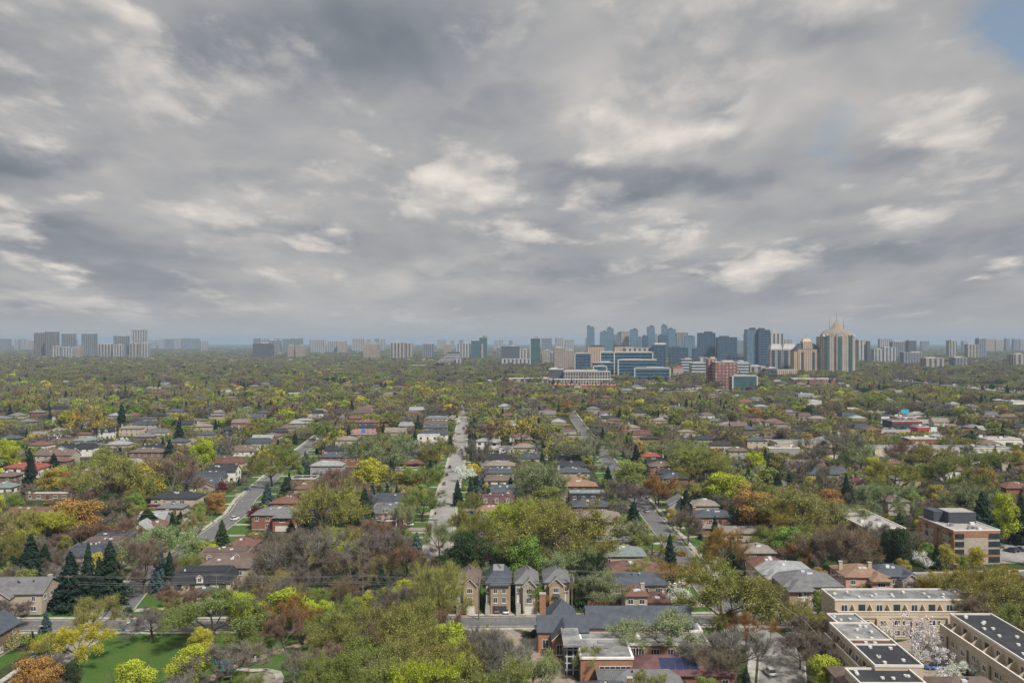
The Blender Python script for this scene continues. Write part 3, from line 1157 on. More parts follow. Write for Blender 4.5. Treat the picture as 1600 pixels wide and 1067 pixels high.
# hazy far rows: nothing in the photo tells these apart
GH = 'pale apartment blocks on the hazy horizon'
for x0, x1, yt, Y in [(0, 15, 529.5, 7200), (22, 30, 530.5, 7400), (31, 40, 529.5, 7400), (41, 53, 532, 7300), (114, 119, 531, 7000),
                      (232, 244, 531.5, 8600), (247, 256, 530.5, 8600), (258, 270, 529.5, 8800), (271, 283, 529, 8800), (285, 296, 528.5, 8800), (297, 311, 529, 8600),
                      (313, 323, 533, 6800), (396, 405, 528.5, 6000), (406, 419, 529.5, 6000), (420, 438, 532, 5800), (427, 435, 528.5, 6100), (441, 456, 529.5, 5800),
                      (456, 472, 528.8, 5800), (484, 508, 531.2, 5600), (511, 527, 533, 5700), (527, 541, 533.4, 5650), (550, 568, 529.5, 6500), (572, 578, 530, 6500), (580, 591, 534, 6000),
                      (585, 592, 529.5, 6800), (595, 601, 530, 6800), (683, 697, 531, 7800), (703, 710, 531.8, 7800), (717, 724, 531.2, 7800),
                      (772, 778, 532, 7200), (778, 786, 531, 7200), (795, 801, 532, 7200), (846, 862, 528.6, 5300), (868, 881, 528, 5300), (883, 897, 531, 5300),
                      (1152, 1164, 532, 5200), (1163, 1169, 521.5, 5000), (1115, 1122, 529.5, 5000), (1226, 1238, 531, 5200),
                      (1375, 1384, 530, 5200), (1384, 1394, 529.5, 5250), (1483, 1495, 532.5, 5200), (1529, 1540.5, 528.5, 5000),
                      (1541, 1554, 530, 6400), (1556, 1568, 531.5, 6600), (1572, 1578, 529.3, 6600), (1584, 1593, 529.8, 6600), (1505, 1512, 533, 6400), (1440, 1452, 533, 7000), (1594, 1600, 531, 6800)]:
    tower(x0, x1, yt, Y, ('grey', 'white', 'tan')[int(x0) % 3], 'pale apartment block fading into the haze on the horizon', 'apartment block', 'hazy_block', GH, cap=0.4)

# stepped glass pair and crane
tower(736, 749, 532.5, 3600, 'teal', 'lower of two stepped teal glass towers above the woods', cat='tower', name='glass_tower')
t, w, d, zt = tower(749, 761, 527.5, 3650, 'teal', 'taller stepped teal glass tower with pale lower bays, above the woods', cat='tower', name='glass_tower', cap=0)
m = MB()
m.box(-w * 0.1, w / 2 - 0.1, -d / 2 + 0.2, d / 2 - 0.2, zt + 1.1, zt + 7)
m.box(-w * 0.42, w * 0.12, -d / 2 - 0.3, -d / 2 + 2, 0, zt - 25)
m.build('upper_step', STYLES['cream'], t)
t = empty('tower_crane', (gx(788, 6800), 6800, 0), 0, 'thin construction crane with raised jib on the far horizon', 'crane')
m = MB()
m.tube([(0, 0, 0), (0, 0, 88)], 1.3, 4)
m.build('mast', METAL, t)
m = MB()
m.tube([(-9, 0, 85), (0, 0, 88), (16, 0, 132)], 0.9, 4)
m.build('jib', METAL, t)

# sloping stepped building
Y = 2900
t = empty('stepped_building', (gx(697, Y), Y, 0), 0, 'sloping stepped pyramid-shaped concrete building with white balcony bands', 'apartment block')
m, r, bm_ = MB(), MB(), MB()
X0, X1 = gx(672, Y) - gx(697, Y), gx(718, Y) - gx(697, Y)
zb, ztp = 0, zat(552, Y)
nst = 9
for i in range(nst):
    z0, z1 = ztp * i / nst, ztp * (i + 1) / nst
    xa = X0 + (gx(700, Y) - gx(672, Y)) * i / nst
    m.box(xa, X1, 0, 16, z0, z1, top=True)
    for k in range(3):
        xs_ = xa + 2 + (X1 - xa - 2) * k / 3 + 0.6
        bm_.box(xs_, xs_ + (X1 - xa - 2) / 3 - 1.2, -2.4, -0.002, z0 + 0.1, z0 + (z1 - z0) * .52)
m.build('wall', STYLES['dark'], t)
bm_.build('balcony_front', WHITE_P, t)
r.box(gx(699, Y) - gx(697, Y), X1 + 0.5, 2, 14, ztp, ztp + 4)
r.build('roof', DKROOF, t)
tower(711, 720.5, 561, 2880, 'white', 'white slab block with dark slots at the end of the stepped building', 'apartment block', 'apartment_block', cap=0)

# downtown row on the horizon
for a in [
    (917.5, 924, 510.5, 4150, 'glass', 'tall rounded glass tower, first of the downtown row, with a lower wing'),
    (924, 929, 512.5, 4160, 'glass', 'narrow shaft joined to the first rounded glass tower of the downtown row'),
    (938, 949, 519, 4300, 'glass', 'blue-grey glass tower, second of the downtown row'),
    (949, 959, 513, 4350, 'glass', 'slim pale glass tower, third of the downtown row'),
    (959, 964.5, 522.5, 4500, 'grey', 'low narrow tower squeezed beside the slim pale glass tower'),
    (964.5, 971, 520.5, 4450, 'glass', 'narrow tower just before the pale square tower downtown'),
    (970.5, 983, 518, 4250, 'tan', 'pale square tower, fourth big one of the downtown row'),
    (985, 997, 515.3, 4200, 'glass', 'blue square-topped tower, fifth big one of the downtown row'),
    (997.5, 1004, 527.5, 4400, 'glass', 'low glass tower in the dip of the downtown row'),
    (1004.5, 1013, 525.3, 4100, 'dglass', 'dark low tower leaning on the tall blue tower downtown'),
    (1012, 1023, 510.8, 4150, 'glass', 'tall blue tower with flat crown, middle of the downtown row'),
    (1023.5, 1026, 521.5, 4500, 'grey', 'sliver of a pale tower behind the tall blue tower'),
    (1029, 1042, 524.3, 3950, 'dglass', 'short dark blue tower below the highest downtown tower'),
    (1034.5, 1043, 508.7, 4150, 'glass', 'highest tower of the downtown row, with narrow crown'),
    (1044.5, 1056, 514.7, 3950, 'glass', 'blue glass tower with vertical ribs next to the highest downtown tower'),
    (1057.5, 1066, 519.8, 4500, 'grey', 'faded pale tower beyond the ribbed blue tower'),
    (1066.5, 1075, 519.7, 4550, 'grey', 'second faded pale tower beyond the ribbed blue tower'),
    (1070, 1086, 526.2, 4000, 'glass', 'light blue squat tower at the end of the downtown row'),
    (915, 918, 529, 4400, 'grey', 'low grey block at the foot of the first rounded tower'),
    (1092, 1118, 520.5, 3000, 'dglass', 'dark blue glass office tower with a rounded front'),
    (1083, 1093, 545, 2990, 'dglass', 'low dark wing of the rounded dark blue office tower'),
    (1121.5, 1152, 527.3, 2950, 'dglass', 'broad dark blue office tower with reflections, next to the rounded one'),
    (1167, 1184.5, 515.3, 2500, 'glass', 'grey-green glass condo tower with balcony lines, one of a tall pair'),
    (1185, 1203.5, 515.8, 2490, 'dglass', 'deep blue glass condo tower, other half of the tall pair'),
    (1204, 1225, 521.5, 2700, 'white', 'white framed tower with a blue glass face behind the tall condo pair'),
    (1340, 1350, 531.5, 3300, 'white', 'white slab tower directly beside the domed tower'),
    (1350, 1355, 533, 3320, 'cream', 'cream narrow slab behind the white one beside the domed tower'),
    (1355, 1360, 533, 3300, 'dark', 'dark blue thin slab beside the cream slab'),
    (1394, 1419, 534.2, 4000, 'grey', 'wide bluish slab on the ridge past the domed tower'),
    (1419.5, 1432, 532.3, 3900, 'dark', 'darker end tower of the bluish slab on the ridge'),
    (1366, 1380, 545.5, 3100, 'white', 'striped low block under the bluish slab, first half'),
    (1380, 1400, 543.3, 3100, 'white', 'striped low block under the bluish slab, second half'),
    (1412, 1444, 551, 2900, 'grey', 'long low grey block at the edge of the woods by the highway'),
    (1483, 1495, 532.5, 4100, 'cream', 'cream tower alone above the far woods'),
    (1511.5, 1529, 538.5, 3900, 'cream', 'cream slab with dark strips below the teal end tower'),
    (1528.5, 1541, 529.5, 4100, 'grey', 'grey-green end tower over the cream slab'),
    (829, 844, 529.5, 2600, 'teal', 'teal glass tower with pale edge standing free before the downtown row'),
    (847.5, 860, 548, 2900, 'tan', 'tan block with fine windows behind the free-standing teal tower'),
    (860, 868, 551, 3000, 'grey', 'low grey block behind the tan residential towers'),
]:
    st = a[4]
    tower(*a, cat='tower', name={'glass': 'glass_tower', 'dglass': 'office_tower', 'teal': 'glass_tower'}.get(st, 'apartment_tower'), cap=0.45,
          roof=DKROOF if st in ('glass', 'dglass', 'teal') else None, frame=1 if a[0] == 829 else None)
# mid rises before the downtown row
for a in [
    (866, 885, 544, 2300, 'tan', 'tan residential mid-rise with balconies beside the dark glass office', 'apartment_block', 'apartment block', {}),
    (885, 896, 548, 2320, 'tan', 'paler back half of the tan residential mid-rise', 'apartment_block', 'apartment block', {}),
    (899, 923, 553, 2150, 'dglass', 'dark glass office with an open corner next to the tan mid-rise', 'office_block', 'office', {'frame': 1}),
    (918, 944, 542, 2300, 'stone', 'tan mid-rise with a dark mansard top, first of the twin', 'apartment_block', 'apartment block', {'roof': DKROOF, 'cap': 0.8}),
    (960, 990, 541.5, 2320, 'stone', 'tan mid-rise with a dark mansard top, second of the twin', 'apartment_block', 'apartment block', {'roof': DKROOF, 'cap': 0.7}),
    (976, 1020, 544, 2200, 'white', 'blank white upper block rising behind the teal glass hospital', 'office_block', 'office', {'cap': 0}),
    (1020.5, 1040, 538.5, 2180, 'dglass', 'dark blue glass cube with a white cap, beside the blank white block', 'office_block', 'office', {'roof': WHITE_P, 'cap': 0.9}),
    (1047, 1075, 543.5, 2600, 'dglass', 'dark stepped office beneath the light blue squat tower', 'office_block', 'office', {'roof': DKROOF}),
    (939, 959, 551.5, 1860, 'hosp', 'tall rear wing of the teal glass hospital with white edge', 'hospital_wing', 'hospital', {'frame': 2}),
    (960, 1019, 551.5, 1865, 'hosp', 'broad banded rear wing of the teal glass hospital', 'hospital_wing', 'hospital', {'frame': 2}),
    (967, 1026, 563.5, 1810, 'hosp', 'banded front wing of the teal glass hospital framed in white', 'hospital_wing', 'hospital', {'frame': 1}),
    (992.5, 1046, 576.5, 1765, 'hosp', 'lowest front wing of the teal glass hospital, framed in white', 'hospital_wing', 'hospital', {'frame': 2}),
    (927, 958, 567, 1830, 'hosp', 'side wing of the teal glass hospital next to the lattice office', 'hospital_wing', 'hospital', {}),
    (928, 947, 573.5, 1800, 'hosp', 'small framed block in front of the hospital side wing', 'hospital_wing', 'hospital', {'frame': 2}),
    (880, 954, 581, 1690, 'lattice', 'pale lattice-fronted office with tall window slots', 'office_block', 'office', {'cap': 0.7}),
    (858, 880, 577.5, 1700, 'dark', 'dark glass end of the lattice-fronted office', 'office_block', 'office', {'roof': WHITE_P}),
    (858, 958, 593.5, 1640, 'lattice', 'long low colonnade base of the lattice-fronted office', 'office_block', 'office', {'cap': 0}),
    (1065, 1082, 562, 2000, 'stripe', 'blue and white banded low office near the brick tower', 'office_block', 'office', {}),
    (1081, 1106, 568, 1900, 'stripe', 'white banded low office touching the brick tower', 'office_block', 'office', {}),
    (1092, 1106, 559, 2050, 'white', 'white colonnaded block behind the banded offices', 'office_block', 'office', {'cap': 0}),
    (1052, 1068, 575, 1850, 'rowpink', 'pink low block with white windows near the hospital', 'office_block', 'office', {'roof': REDROOF}),
    (1106, 1120, 561, 1500, 'brick', 'red brick tower with stepped top, taller half', 'brick_tower', 'tower', {'roof': CONCRETE}),
    (1118, 1152, 566.5, 1470, 'brick', 'red brick tower with pale bands, broader half', 'brick_tower', 'tower', {'roof': CONCRETE}),
    (1140, 1163, 557.5, 1900, 'dglass', 'dark stepped glass office behind the red brick tower', 'office_block', 'office', {'roof': DKROOF}),
    (1152, 1170, 566, 1880, 'stripe', 'banded glass step of the office behind the red brick tower', 'office_block', 'office', {}),
    (1146, 1182, 589, 1420, 'teal', 'pale low block with teal window strips in front of the brick tower', 'apartment_block', 'apartment block', {'frame': 2, 'roof': ROOFGREY}),
    (1172, 1197, 573, 1900, 'cream', 'cream mid-rise with dark windows between brick tower and slope-roofed pair', 'apartment_block', 'apartment block', {}),
    (1196, 1214, 576, 1880, 'dglass', 'blue glass low block at the foot of the tall condo pair', 'office_block', 'office', {}),
    (1214, 1246, 578.5, 1900, 'stone', 'tan low block with arches in front of the slope-roofed pair', 'apartment_block', 'apartment block', {'cap': 0}),
    (1445, 1475, 560, 2400, 'cream', 'pale office box among the woods by the highway', 'office_block', 'office', {}),
    (1491, 1511, 559, 2500, 'grey', 'grey box office among the woods by the highway', 'office_block', 'office', {}),
    (1583, 1600, 554, 2500, 'cream', 'cream rounded building at the edge of the highway woods', 'office_block', 'office', {'cap': 0.6}),
    (640, 664, 571, 2500, 'white', 'low white roofed hall in the woods before the stepped building', 'low_hall', 'hall', {'cap': 0}),
    (784, 828, 561, 2700, 'white', 'thin white long hall in the woods below the long dark block', 'low_hall', 'hall', {'cap': 0}),
    (795, 856, 592, 1620, 'cream', 'long pale low hall in the trees before the lattice office', 'low_hall', 'hall', {'cap': 0}),
    (843, 860, 590, 1700, 'white', 'low white flat-roofed shed beside the lattice office', 'low_hall', 'hall', {'cap': 0}),
]:
    tower(a[0], a[1], a[2], a[3], a[4], a[5], cat=a[7], name=a[6], **a[8])


def row_houses(x0, x1, yt, Y, style, n, label, roof):
    X0, X1 = gx(x0, Y), gx(x1, Y)
    w, zt = X1 - X0, zat(yt, Y)
    t = empty('row_house_block', ((X0 + X1) / 2, Y + 6, 0), 0, label, 'row houses')
    m, r, g_ = MB(), MB(), MB()
    m.box(-w / 2, w / 2, -6, 6, 0, zt * 0.66)
    m.build('wall', STYLES[style], t)
    for k in range(n):
        a, b = -w / 2 + w * k / n, -w / 2 + w * (k + 1) / n
        c, q = (a + b) / 2, (b - a) * 0.46
        r.prism([(a + .05, -6.4), (b - .05, -6.4), (b - .05, 6.4), (a + .05, 6.4)], zt * 0.66, zt, 0, taper=0.35)
    r.build('roof', roof, t)


row_houses(865, 905, 599, 1520, 'rowred', 6, 'row of red-roofed brick houses under the lattice office, first block', REDROOF)
row_houses(906, 938, 599.5, 1510, 'rowred', 5, 'row of red-roofed brick houses under the lattice office, second block', REDROOF)
row_houses(940, 972, 600, 1505, 'rowred', 5, 'row of red-roofed brick houses under the lattice office, last block', REDROOF)
row_houses(1010, 1048, 598, 1540, 'rowpink', 9, 'pink stucco row houses before the hospital, upper row', ROOFGREY)
row_houses(1048, 1090, 601, 1500, 'rowpink', 9, 'pink stucco row houses before the hospital, longer row towards the brick tower', ROOFGREY)
row_houses(1020, 1092, 606, 1410, 'rowpink', 12, 'pink stucco row houses before the hospital, lower row', ROOFGREY)
row_houses(1092, 1140, 613, 1290, 'rowred', 9, 'long dark red row houses at the foot of the brick tower', REDROOF)
row_houses(1172, 1200, 600, 1530, 'white', 6, 'grey gabled row houses below the cream mid-rise', METAL)

# slope-roofed pair
Y = 2120
for x0, x1, lab in ((1204, 1222, 'white slope-roofed tower, half of a pair, farther from the domed tower'), (1223, 1245, 'white slope-roofed tower with a spire, half of a pair, next to the tan stone tower')):
    X0, X1 = gx(x0, Y), gx(x1, Y)
    w = X1 - X0
    t = empty('sloped_tower', ((X0 + X1) / 2, Y + 12, 0), 0, lab, 'tower')
    z1, z2 = zat(545.5, Y), zat(537.5, Y)
    m = MB()
    m.box(-w / 2, w / 2, -12, 12, 0, z1)
    m.build('wall', STYLES['domed'], t)
    for k in (-0.27, 0.27):
        b = MB()
        b.box(w * k - w * .13, w * k + w * .13, -13.2, -12.002, 4, z1 - 3)
        b.build('bay', STYLES['dglass'], t)
    r = MB()
    r.prism([(-w / 2 - .3, -12.4), (w / 2 + .3, -12.4), (w / 2 + .3, 12), (-w / 2 - .3, 12)], z1, z2, 0, taper=0.74)
    rf = r.build('roof', WHITE_P, t)
    if x0 == 1223:
        s = MB()
        s.tube([(0, 0, z2), (0, 0, zat(520, Y))], [0.6, 0.15], 5)
        s.build('spire', METAL, t)

# tan stepped stone tower
Y = 2060
t = empty('stone_tower', (gx(1262.5, Y), Y + 14, 0), 0, 'tan stone tower with stepped mansard crown and twin masts', 'tower')
wpx = F / Y
w = 43 / wpx
m = MB()
zs = zat(549, Y)
m.box(-w / 2, w / 2, -14, 14, 0, zs)
m.box(-w * .36, w * .36, -15.5, -14.002, 0, zs + 4)
m.build('wall', STYLES['stone'], t)
for k in (-0.2, 0.2):
    b = MB()
    b.box(w * k - 2.6, w * k + 2.6, -16.2, -15.502, 6, zs - 1)
    b.build('dark_bay', STYLES['dglass'], t)
r = MB()
r.prism([(-w / 2 - .4, -14.4), (w / 2 + .4, -14.4), (w / 2 + .4, 14.4), (-w / 2 - .4, 14.4)], zs, zat(545, Y), 0, taper=0.86)
r.prism([(-w * .42, -12), (w * .42, -12), (w * .42, 12), (-w * .42, 12)], zat(545, Y), zat(536.5, Y), 0, taper=0.62)
r.build('roof', DKROOF, t)
r = MB()
r.box(-w * .17, w * .17, -12.6, 8, zat(545, Y), zat(533.5, Y))
r.prism([(-w * .17, -9), (w * .17, -9), (w * .17, 9), (-w * .17, 9)], zat(533.5, Y), zat(529, Y), 0, taper=0.55)
r.build('crown', STYLES['stone'], t)
s = MB()
s.tube([(-1.5, 0, zat(529, Y)), (-1.5, 0, zat(520.5, Y))], [.45, .2], 5)
s.tube([(1.8, 0, zat(529, Y)), (1.8, 0, zat(520.5, Y))], [.45, .2], 5)
s.build('mast', METAL, t)

# domed tower
Y = 2040
u = Y / F
t = empty('domed_tower', (gx(1312, Y), Y + 22, 0), 0, 'tallest domed stone and glass tower with curved crown and three spires', 'tower')
w = 55 * u
m = MB()
zs = zat(526, Y)
hw = w / 2
m.prism([(-hw, -10), (-hw + 9, -20), (hw - 9, -20), (hw, -10), (hw, 18), (-hw, 18)], 0, zs)
m.build('wall', STYLES['domed'], t)
for k in (-0.33, 0.33):
    b = MB()
    b.box(w * k - 3.2, w * k + 3.2, -22.0, -20.002 + 0.0, 0, zs + 3)
    b.build('glass_bay', STYLES['teal'], t)
b = MB()
b.box(-8.5, 8.5, -24, -20.002, 0, zat(525, Y))
n = 10
b.prism([(8.5, -24), (8.5, -20.01), (-8.5, -20.01), (-8.5, -24)][::-1], zat(525, Y), zat(521, Y), 0, taper=0.72)
b.build('central_bay', STYLES['domed'], t)
b = MB()
b.box(-4.2, 4.2, -25.2, -24.002, 4, zat(526, Y))
b.build('glass_bay', STYLES['teal'], t)
r = MB()
oct_ = [(math.cos(a) * hw * 0.98, math.sin(a) * 18.5 - 1) for a in [math.pi / 8 + i * math.pi / 4 for i in range(8)]]
prev = (1.0, zs)
levels = [(0.92, zat(521.5, Y)), (0.76, zat(517.5, Y)), (0.60, zat(515, Y))]
for sc, z in levels:
    r.prism([(x * prev[0], y * prev[0]) for x, y in oct_], prev[1], z, 0, taper=sc / prev[0])
    prev = (sc, z)
dome = r.build('shoulder_roof', plain('shoulder_stone', (0.235, 0.20, 0.165), 0.8), t)
r = MB()
prev = (0.56, zat(518.5, Y))
for sc, z in [(0.44, zat(515.5, Y)), (0.32, zat(511.5, Y)), (0.22, zat(507.5, Y)), (0.15, zat(505, Y)), (0.10, zat(503.5, Y))]:
    r.prism([(x * prev[0], y * prev[0] - 3) for x, y in oct_], prev[1], z, 0, taper=sc / prev[0] * 0.98)
    prev = (sc, z)
r.build('dome', plain('dome_stone', (0.29, 0.225, 0.155), 0.8), t)
for x, zt_, zb_ in ((0, 486, 504), (-11.5 * u, 496.5, 514), (11 * u, 496.5, 513)):
    s = MB()
    s.tube([(x, -3, zat(zb_, Y) - 2), (x, -3, zat(zt_, Y))], [0.8, 0.2], 5)
    s.build('spire', METAL, t)
for x in (-0.43, 0.43, -0.32, 0.32):
    s = MB()
    s.cyl(x * w, -16, zs, zs + 4.5, 3.2, 2.0, 8)
    s.cyl(x * w, -16, zs + 4.5, zs + 7.0, 2.0, 0.3, 8)
    s.build('turret', WHITE_P, t)
tower(1240, 1306, 592.5, 1660, 'rowred', 'low red brick podium hall in front of the domed and stone towers', 'hall', 'low_hall', cap=0, roof=WHITE_P)

# highway: noise wall, lamp masts, green sign, pale carriageway
pts = resample([(gx(1385, 1900), 1900), (gx(1450, 1760), 1760), (gx(1530, 1560), 1560), (gx(1600, 1420), 1420), (gx(1760, 1200), 1200)], 60)
strip('highway', pts, -26, 26, 0.05, mat('highway_concrete', (0.42, 0.40, 0.37), 0.9, 0.2, var=0.15, vscale=0.05))
ROADS.append((pts, 28))
nw = MB()
a = [(gx(1478, 1830), 1830), (gx(1530, 1730), 1730), (gx(1582, 1630), 1630)]
for p, q in zip(a, a[1:]):
    nw.poly([(*p, 0), (*q, 0), (*q, 9), (*p, 9)])
    nw.poly([(p[0], p[1] + .4, 0), (q[0], q[1] + .4, 0), (q[0], q[1] + .4, 9), (p[0], p[1] + .4, 9)][::-1])
    nw.poly([(*p, 9), (*q, 9), (q[0], q[1] + .4, 9), (p[0], p[1] + .4, 9)])
tag(nw.build('noise_wall', plain('noise_wall', (0.20, 0.195, 0.19), 0.9)), 'long grey noise wall along the far side of the highway', 'wall')
for i, (px, yt, Yp) in enumerate(((1387, 582, 1900), (1426, 578, 1830), (1478, 577, 1760), (1596, 588, 1480))):
    t = empty('highway_lamp', (gx(px, Yp), Yp, 0), 0, ['tall lamp mast at the start of the highway', 'tall lamp mast before the green highway sign', 'tallest lamp mast at the noise wall', 'lamp mast at the widest stretch of highway'][i], 'lamp mast')
    m = MB()
    m.tube([(0, 0, 0), (0, 0, zat(yt, Yp))], [.5, .25], 5)
    m.build('pole', METAL, t)
    m = MB()
    m.box(-1.6, 1.6, -.6, .6, zat(yt, Yp), zat(yt, Yp) + .8)
    m.build('lamp_head', METAL, t)
Yp = 1790
t = empty('highway_sign', (gx(1449, Yp), Yp, 0), 0, 'blank green overhead highway sign', 'road sign')
m = MB()
m.box(-8, 8, 0, .4, zat(594, Yp), zat(590.5, Yp) + 1)
m.build('panel', plain('sign_green', (0.02, 0.22, 0.16), 0.5), t)
m = MB()
m.tube([(-7, .6, 0), (-7, .6, zat(590.5, Yp))], .3, 4)
m.tube([(7, .6, 0), (7, .6, zat(590.5, Yp))], .3, 4)
m.build('gantry', METAL, t)

# ------------------------------------------------------------------ houses
W = {   # walls
    'beige': brick('beige', (0.42, 0.355, 0.27), (0.4, 0.37, 0.32), 0.12), 'tan': brick('tan', (0.35, 0.255, 0.165), (0.36, 0.32, 0.26), 0.2),
    'red': brick('red', (0.235, 0.085, 0.055), (0.3, 0.24, 0.2), 0.25), 'brown': brick('brown', (0.18, 0.105, 0.075), (0.28, 0.24, 0.2), 0.25),
    'orange': brick('orange', (0.33, 0.15, 0.08), (0.34, 0.28, 0.22), 0.2),
    'stone': brick('stone', (0.40, 0.35, 0.285), (0.34, 0.3, 0.25), 0.22), 'white': plain('white_render', (0.66, 0.635, 0.585), 0.8),
    'pink': plain('pink_render', (0.52, 0.29, 0.25), 0.8), 'grey': plain('grey_render', (0.28, 0.28, 0.285), 0.8),
    'cream': plain('cream_render', (0.53, 0.465, 0.365), 0.8), 'stucco': plain('tan_stucco', (0.44, 0.36, 0.265), 0.85),
    'dark': plain('dark_panel', (0.05, 0.052, 0.058), 0.6),
}
R_ = {
    'slate': shingle('slate', (0.062, 0.072, 0.088)), 'black': shingle('black', (0.032, 0.034, 0.04)), 'grey': shingle('grey', (0.135, 0.135, 0.14)),
    'brown': shingle('brown', (0.125, 0.094, 0.08)), 'redbrown': shingle('redbrown', (0.135, 0.072, 0.058)), 'light': shingle('light', (0.235, 0.245, 0.245)),
    'tan': shingle('tan', (0.215, 0.135, 0.092)), 'greygreen': shingle('greygreen', (0.15, 0.18, 0.175)), 'red': shingle('red', (0.22, 0.065, 0.05)),
    'maroon': shingle('maroon', (0.115, 0.06, 0.062)), 'taupe': shingle('taupe', (0.19, 0.165, 0.145)),
}
TRIM = plain('white_trim', (0.68, 0.66, 0.62), 0.6)
DTRIM = plain('dark_trim', (0.05, 0.05, 0.055), 0.5)
GLASS = glass()
DOORM = plain('door_paint', (0.10, 0.06, 0.045), 0.5)
GARAGE = plain('garage_panel', (0.58, 0.55, 0.5), 0.6)
SKYL = plain('skylight_glass', (0.55, 0.60, 0.64), 0.15, spec=0.6)
_wm = {}


def window_mesh(w, h, trim=TRIM, bars=1, name='window'):
    k = (round(w, 1), round(h, 1), trim.name, bars)
    if k not in _wm:
        m = MB()
        f = 0.1
        for x0, x1, z0, z1 in ((-w / 2, w / 2, 0, f), (-w / 2, w / 2, h - f, h), (-w / 2, -w / 2 + f, f, h - f), (w / 2 - f, w / 2, f, h - f)):
            m.box(x0, x1, -0.07, 0.02, z0, z1, 0, bottom=True)
        for i in range(bars):
            x = -w / 2 + w * (i + 1) / (bars + 1)
            m.box(x - .04, x + .04, -0.05, 0.0, f, h - f, 0)
        m.poly([(-w / 2 + f, -0.012, f), (w / 2 - f, -0.012, f), (w / 2 - f, -0.012, h - f), (-w / 2 + f, -0.012, h - f)], 1)
        m.box(-w / 2 - .1, w / 2 + .1, -0.14, 0.02, -0.12, -0.002, 0, bottom=True)
        _wm[k] = m.mesh('window', [trim, GLASS])
    return _wm[k]


def on_face(parent, me, name, face, u, z, w, d):
    """face 0: -y (towards the viewer), 1: +x, 2: +y, 3: -x; u along the face from its centre"""
    e = 0.004
    loc, rz = [((u, -d / 2 - e, z), 0), ((w / 2 + e, u, z), math.pi / 2), ((-u, d / 2 + e, z), math.pi), ((-w / 2 - e, -u, z), -math.pi / 2)][face]
    return link(name, me, parent, loc, rz)


def hip_roof(m, w, d, z, h, ov=0.55, mi=0, flat=0.0, ridge=None, cx=0, cy=0):
    """hip roof; flat > 0 leaves a level top of that share"""
    a, b = w / 2 + ov, d / 2 + ov
    zz = z - 0.05
    m.poly([(cx - a, cy - b, zz), (cx + a, cy - b, zz), (cx + a, cy + b, zz), (cx - a, cy + b, zz)][::-1], mi)
    zf = zz + 0.22
    base = [(cx - a, cy - b), (cx + a, cy - b), (cx + a, cy + b), (cx - a, cy + b)]
    for i in range(4):
        p, q = base[i], base[(i + 1) % 4]
        m.poly([(*p, zz), (*q, zz), (*q, zf), (*p, zf)], mi)
    t = min(a, b)
    if flat > 0:
        ia, ib = a - t * (1 - flat), b - t * (1 - flat)
    elif a >= b:
        ia, ib = a - b * 0.95, 0.02
    else:
        ia, ib = 0.02, b - a * 0.95
    top = [(cx - ia, cy - ib), (cx + ia, cy - ib), (cx + ia, cy + ib), (cx - ia, cy + ib)]
    for i in range(4):
        p, q, r, s = base[i], base[(i + 1) % 4], top[(i + 1) % 4], top[i]
        m.poly([(*p, zf), (*q, zf), (*r, z + h), (*s, z + h)], mi)
    m.poly([(*p, z + h) for p in top], mi)
    return ia, ib


def gable_roof(m, w, d, z, h, axis='y', ov=0.5, mi=0, mw=1, cx=0, cy=0, wall=True):
    """gable; ridge along axis"""
    a, b = w / 2 + ov, d / 2 + ov
    th = 0.2
    if axis == 'y':
        P = lambda s, y, zz: (cx + s, cy + y, zz)
        A, B, wa, wb = a, b, w / 2, d / 2
    else:
        P = lambda s, y, zz: (cx - y, cy + s, zz)
        A, B, wa, wb = b, a, d / 2, w / 2
    sl = h / wa
    ze = z - sl * (A - wa)
    for s in (-1, 1):
        q = [P(s * A, -B, ze + th), P(0, -B, z + h + th), P(0, B, z + h + th), P(s * A, B, ze + th)]
        m.poly(q if s < 0 else q[::-1], mi)
        m.poly([P(s * A, -B, ze), P(s * A, B, ze), P(s * A, B, ze + th), P(s * A, -B, ze + th)][::(1 if s > 0 else -1)], mi)
        for e in (-1, 1):
            q = [P(s * A, e * B, ze), P(0, e * B, z + h), P(0, e * B, z + h + th), P(s * A, e * B, ze + th)]
            m.poly(q if s * e > 0 else q[::-1], 2)
        m.poly([P(s * A, -B, ze), P(0, -B, z + h), P(0, B, z + h), P(s * A, B, ze)][::(1 if s > 0 else -1)], mi)


def gable_wall(m, w, d, z, h, axis, mi=0, cx=0, cy=0):
    for e in (-1, 1):
        if axis == 'y':
            q = [(cx - w / 2, cy + e * d / 2, z), (cx + w / 2, cy + e * d / 2, z), (cx, cy + e * d / 2, z + h)]
            m.poly(q if e < 0 else q[::-1], mi)
        else:
            q = [(cx + e * w / 2, cy - d / 2, z), (cx + e * w / 2, cy + d / 2, z), (cx + e * w / 2, cy, z + h)]
            m.poly(q if e > 0 else q[::-1], mi)


HOUSES = []     # (cx, cy, half w, half d, label, keep box)
HANDLES = []    # (x, y, short handle)
KEEP = []       # (x0, x1, ytop, ybottom, Y) photo boxes that filled-in trees must not cover


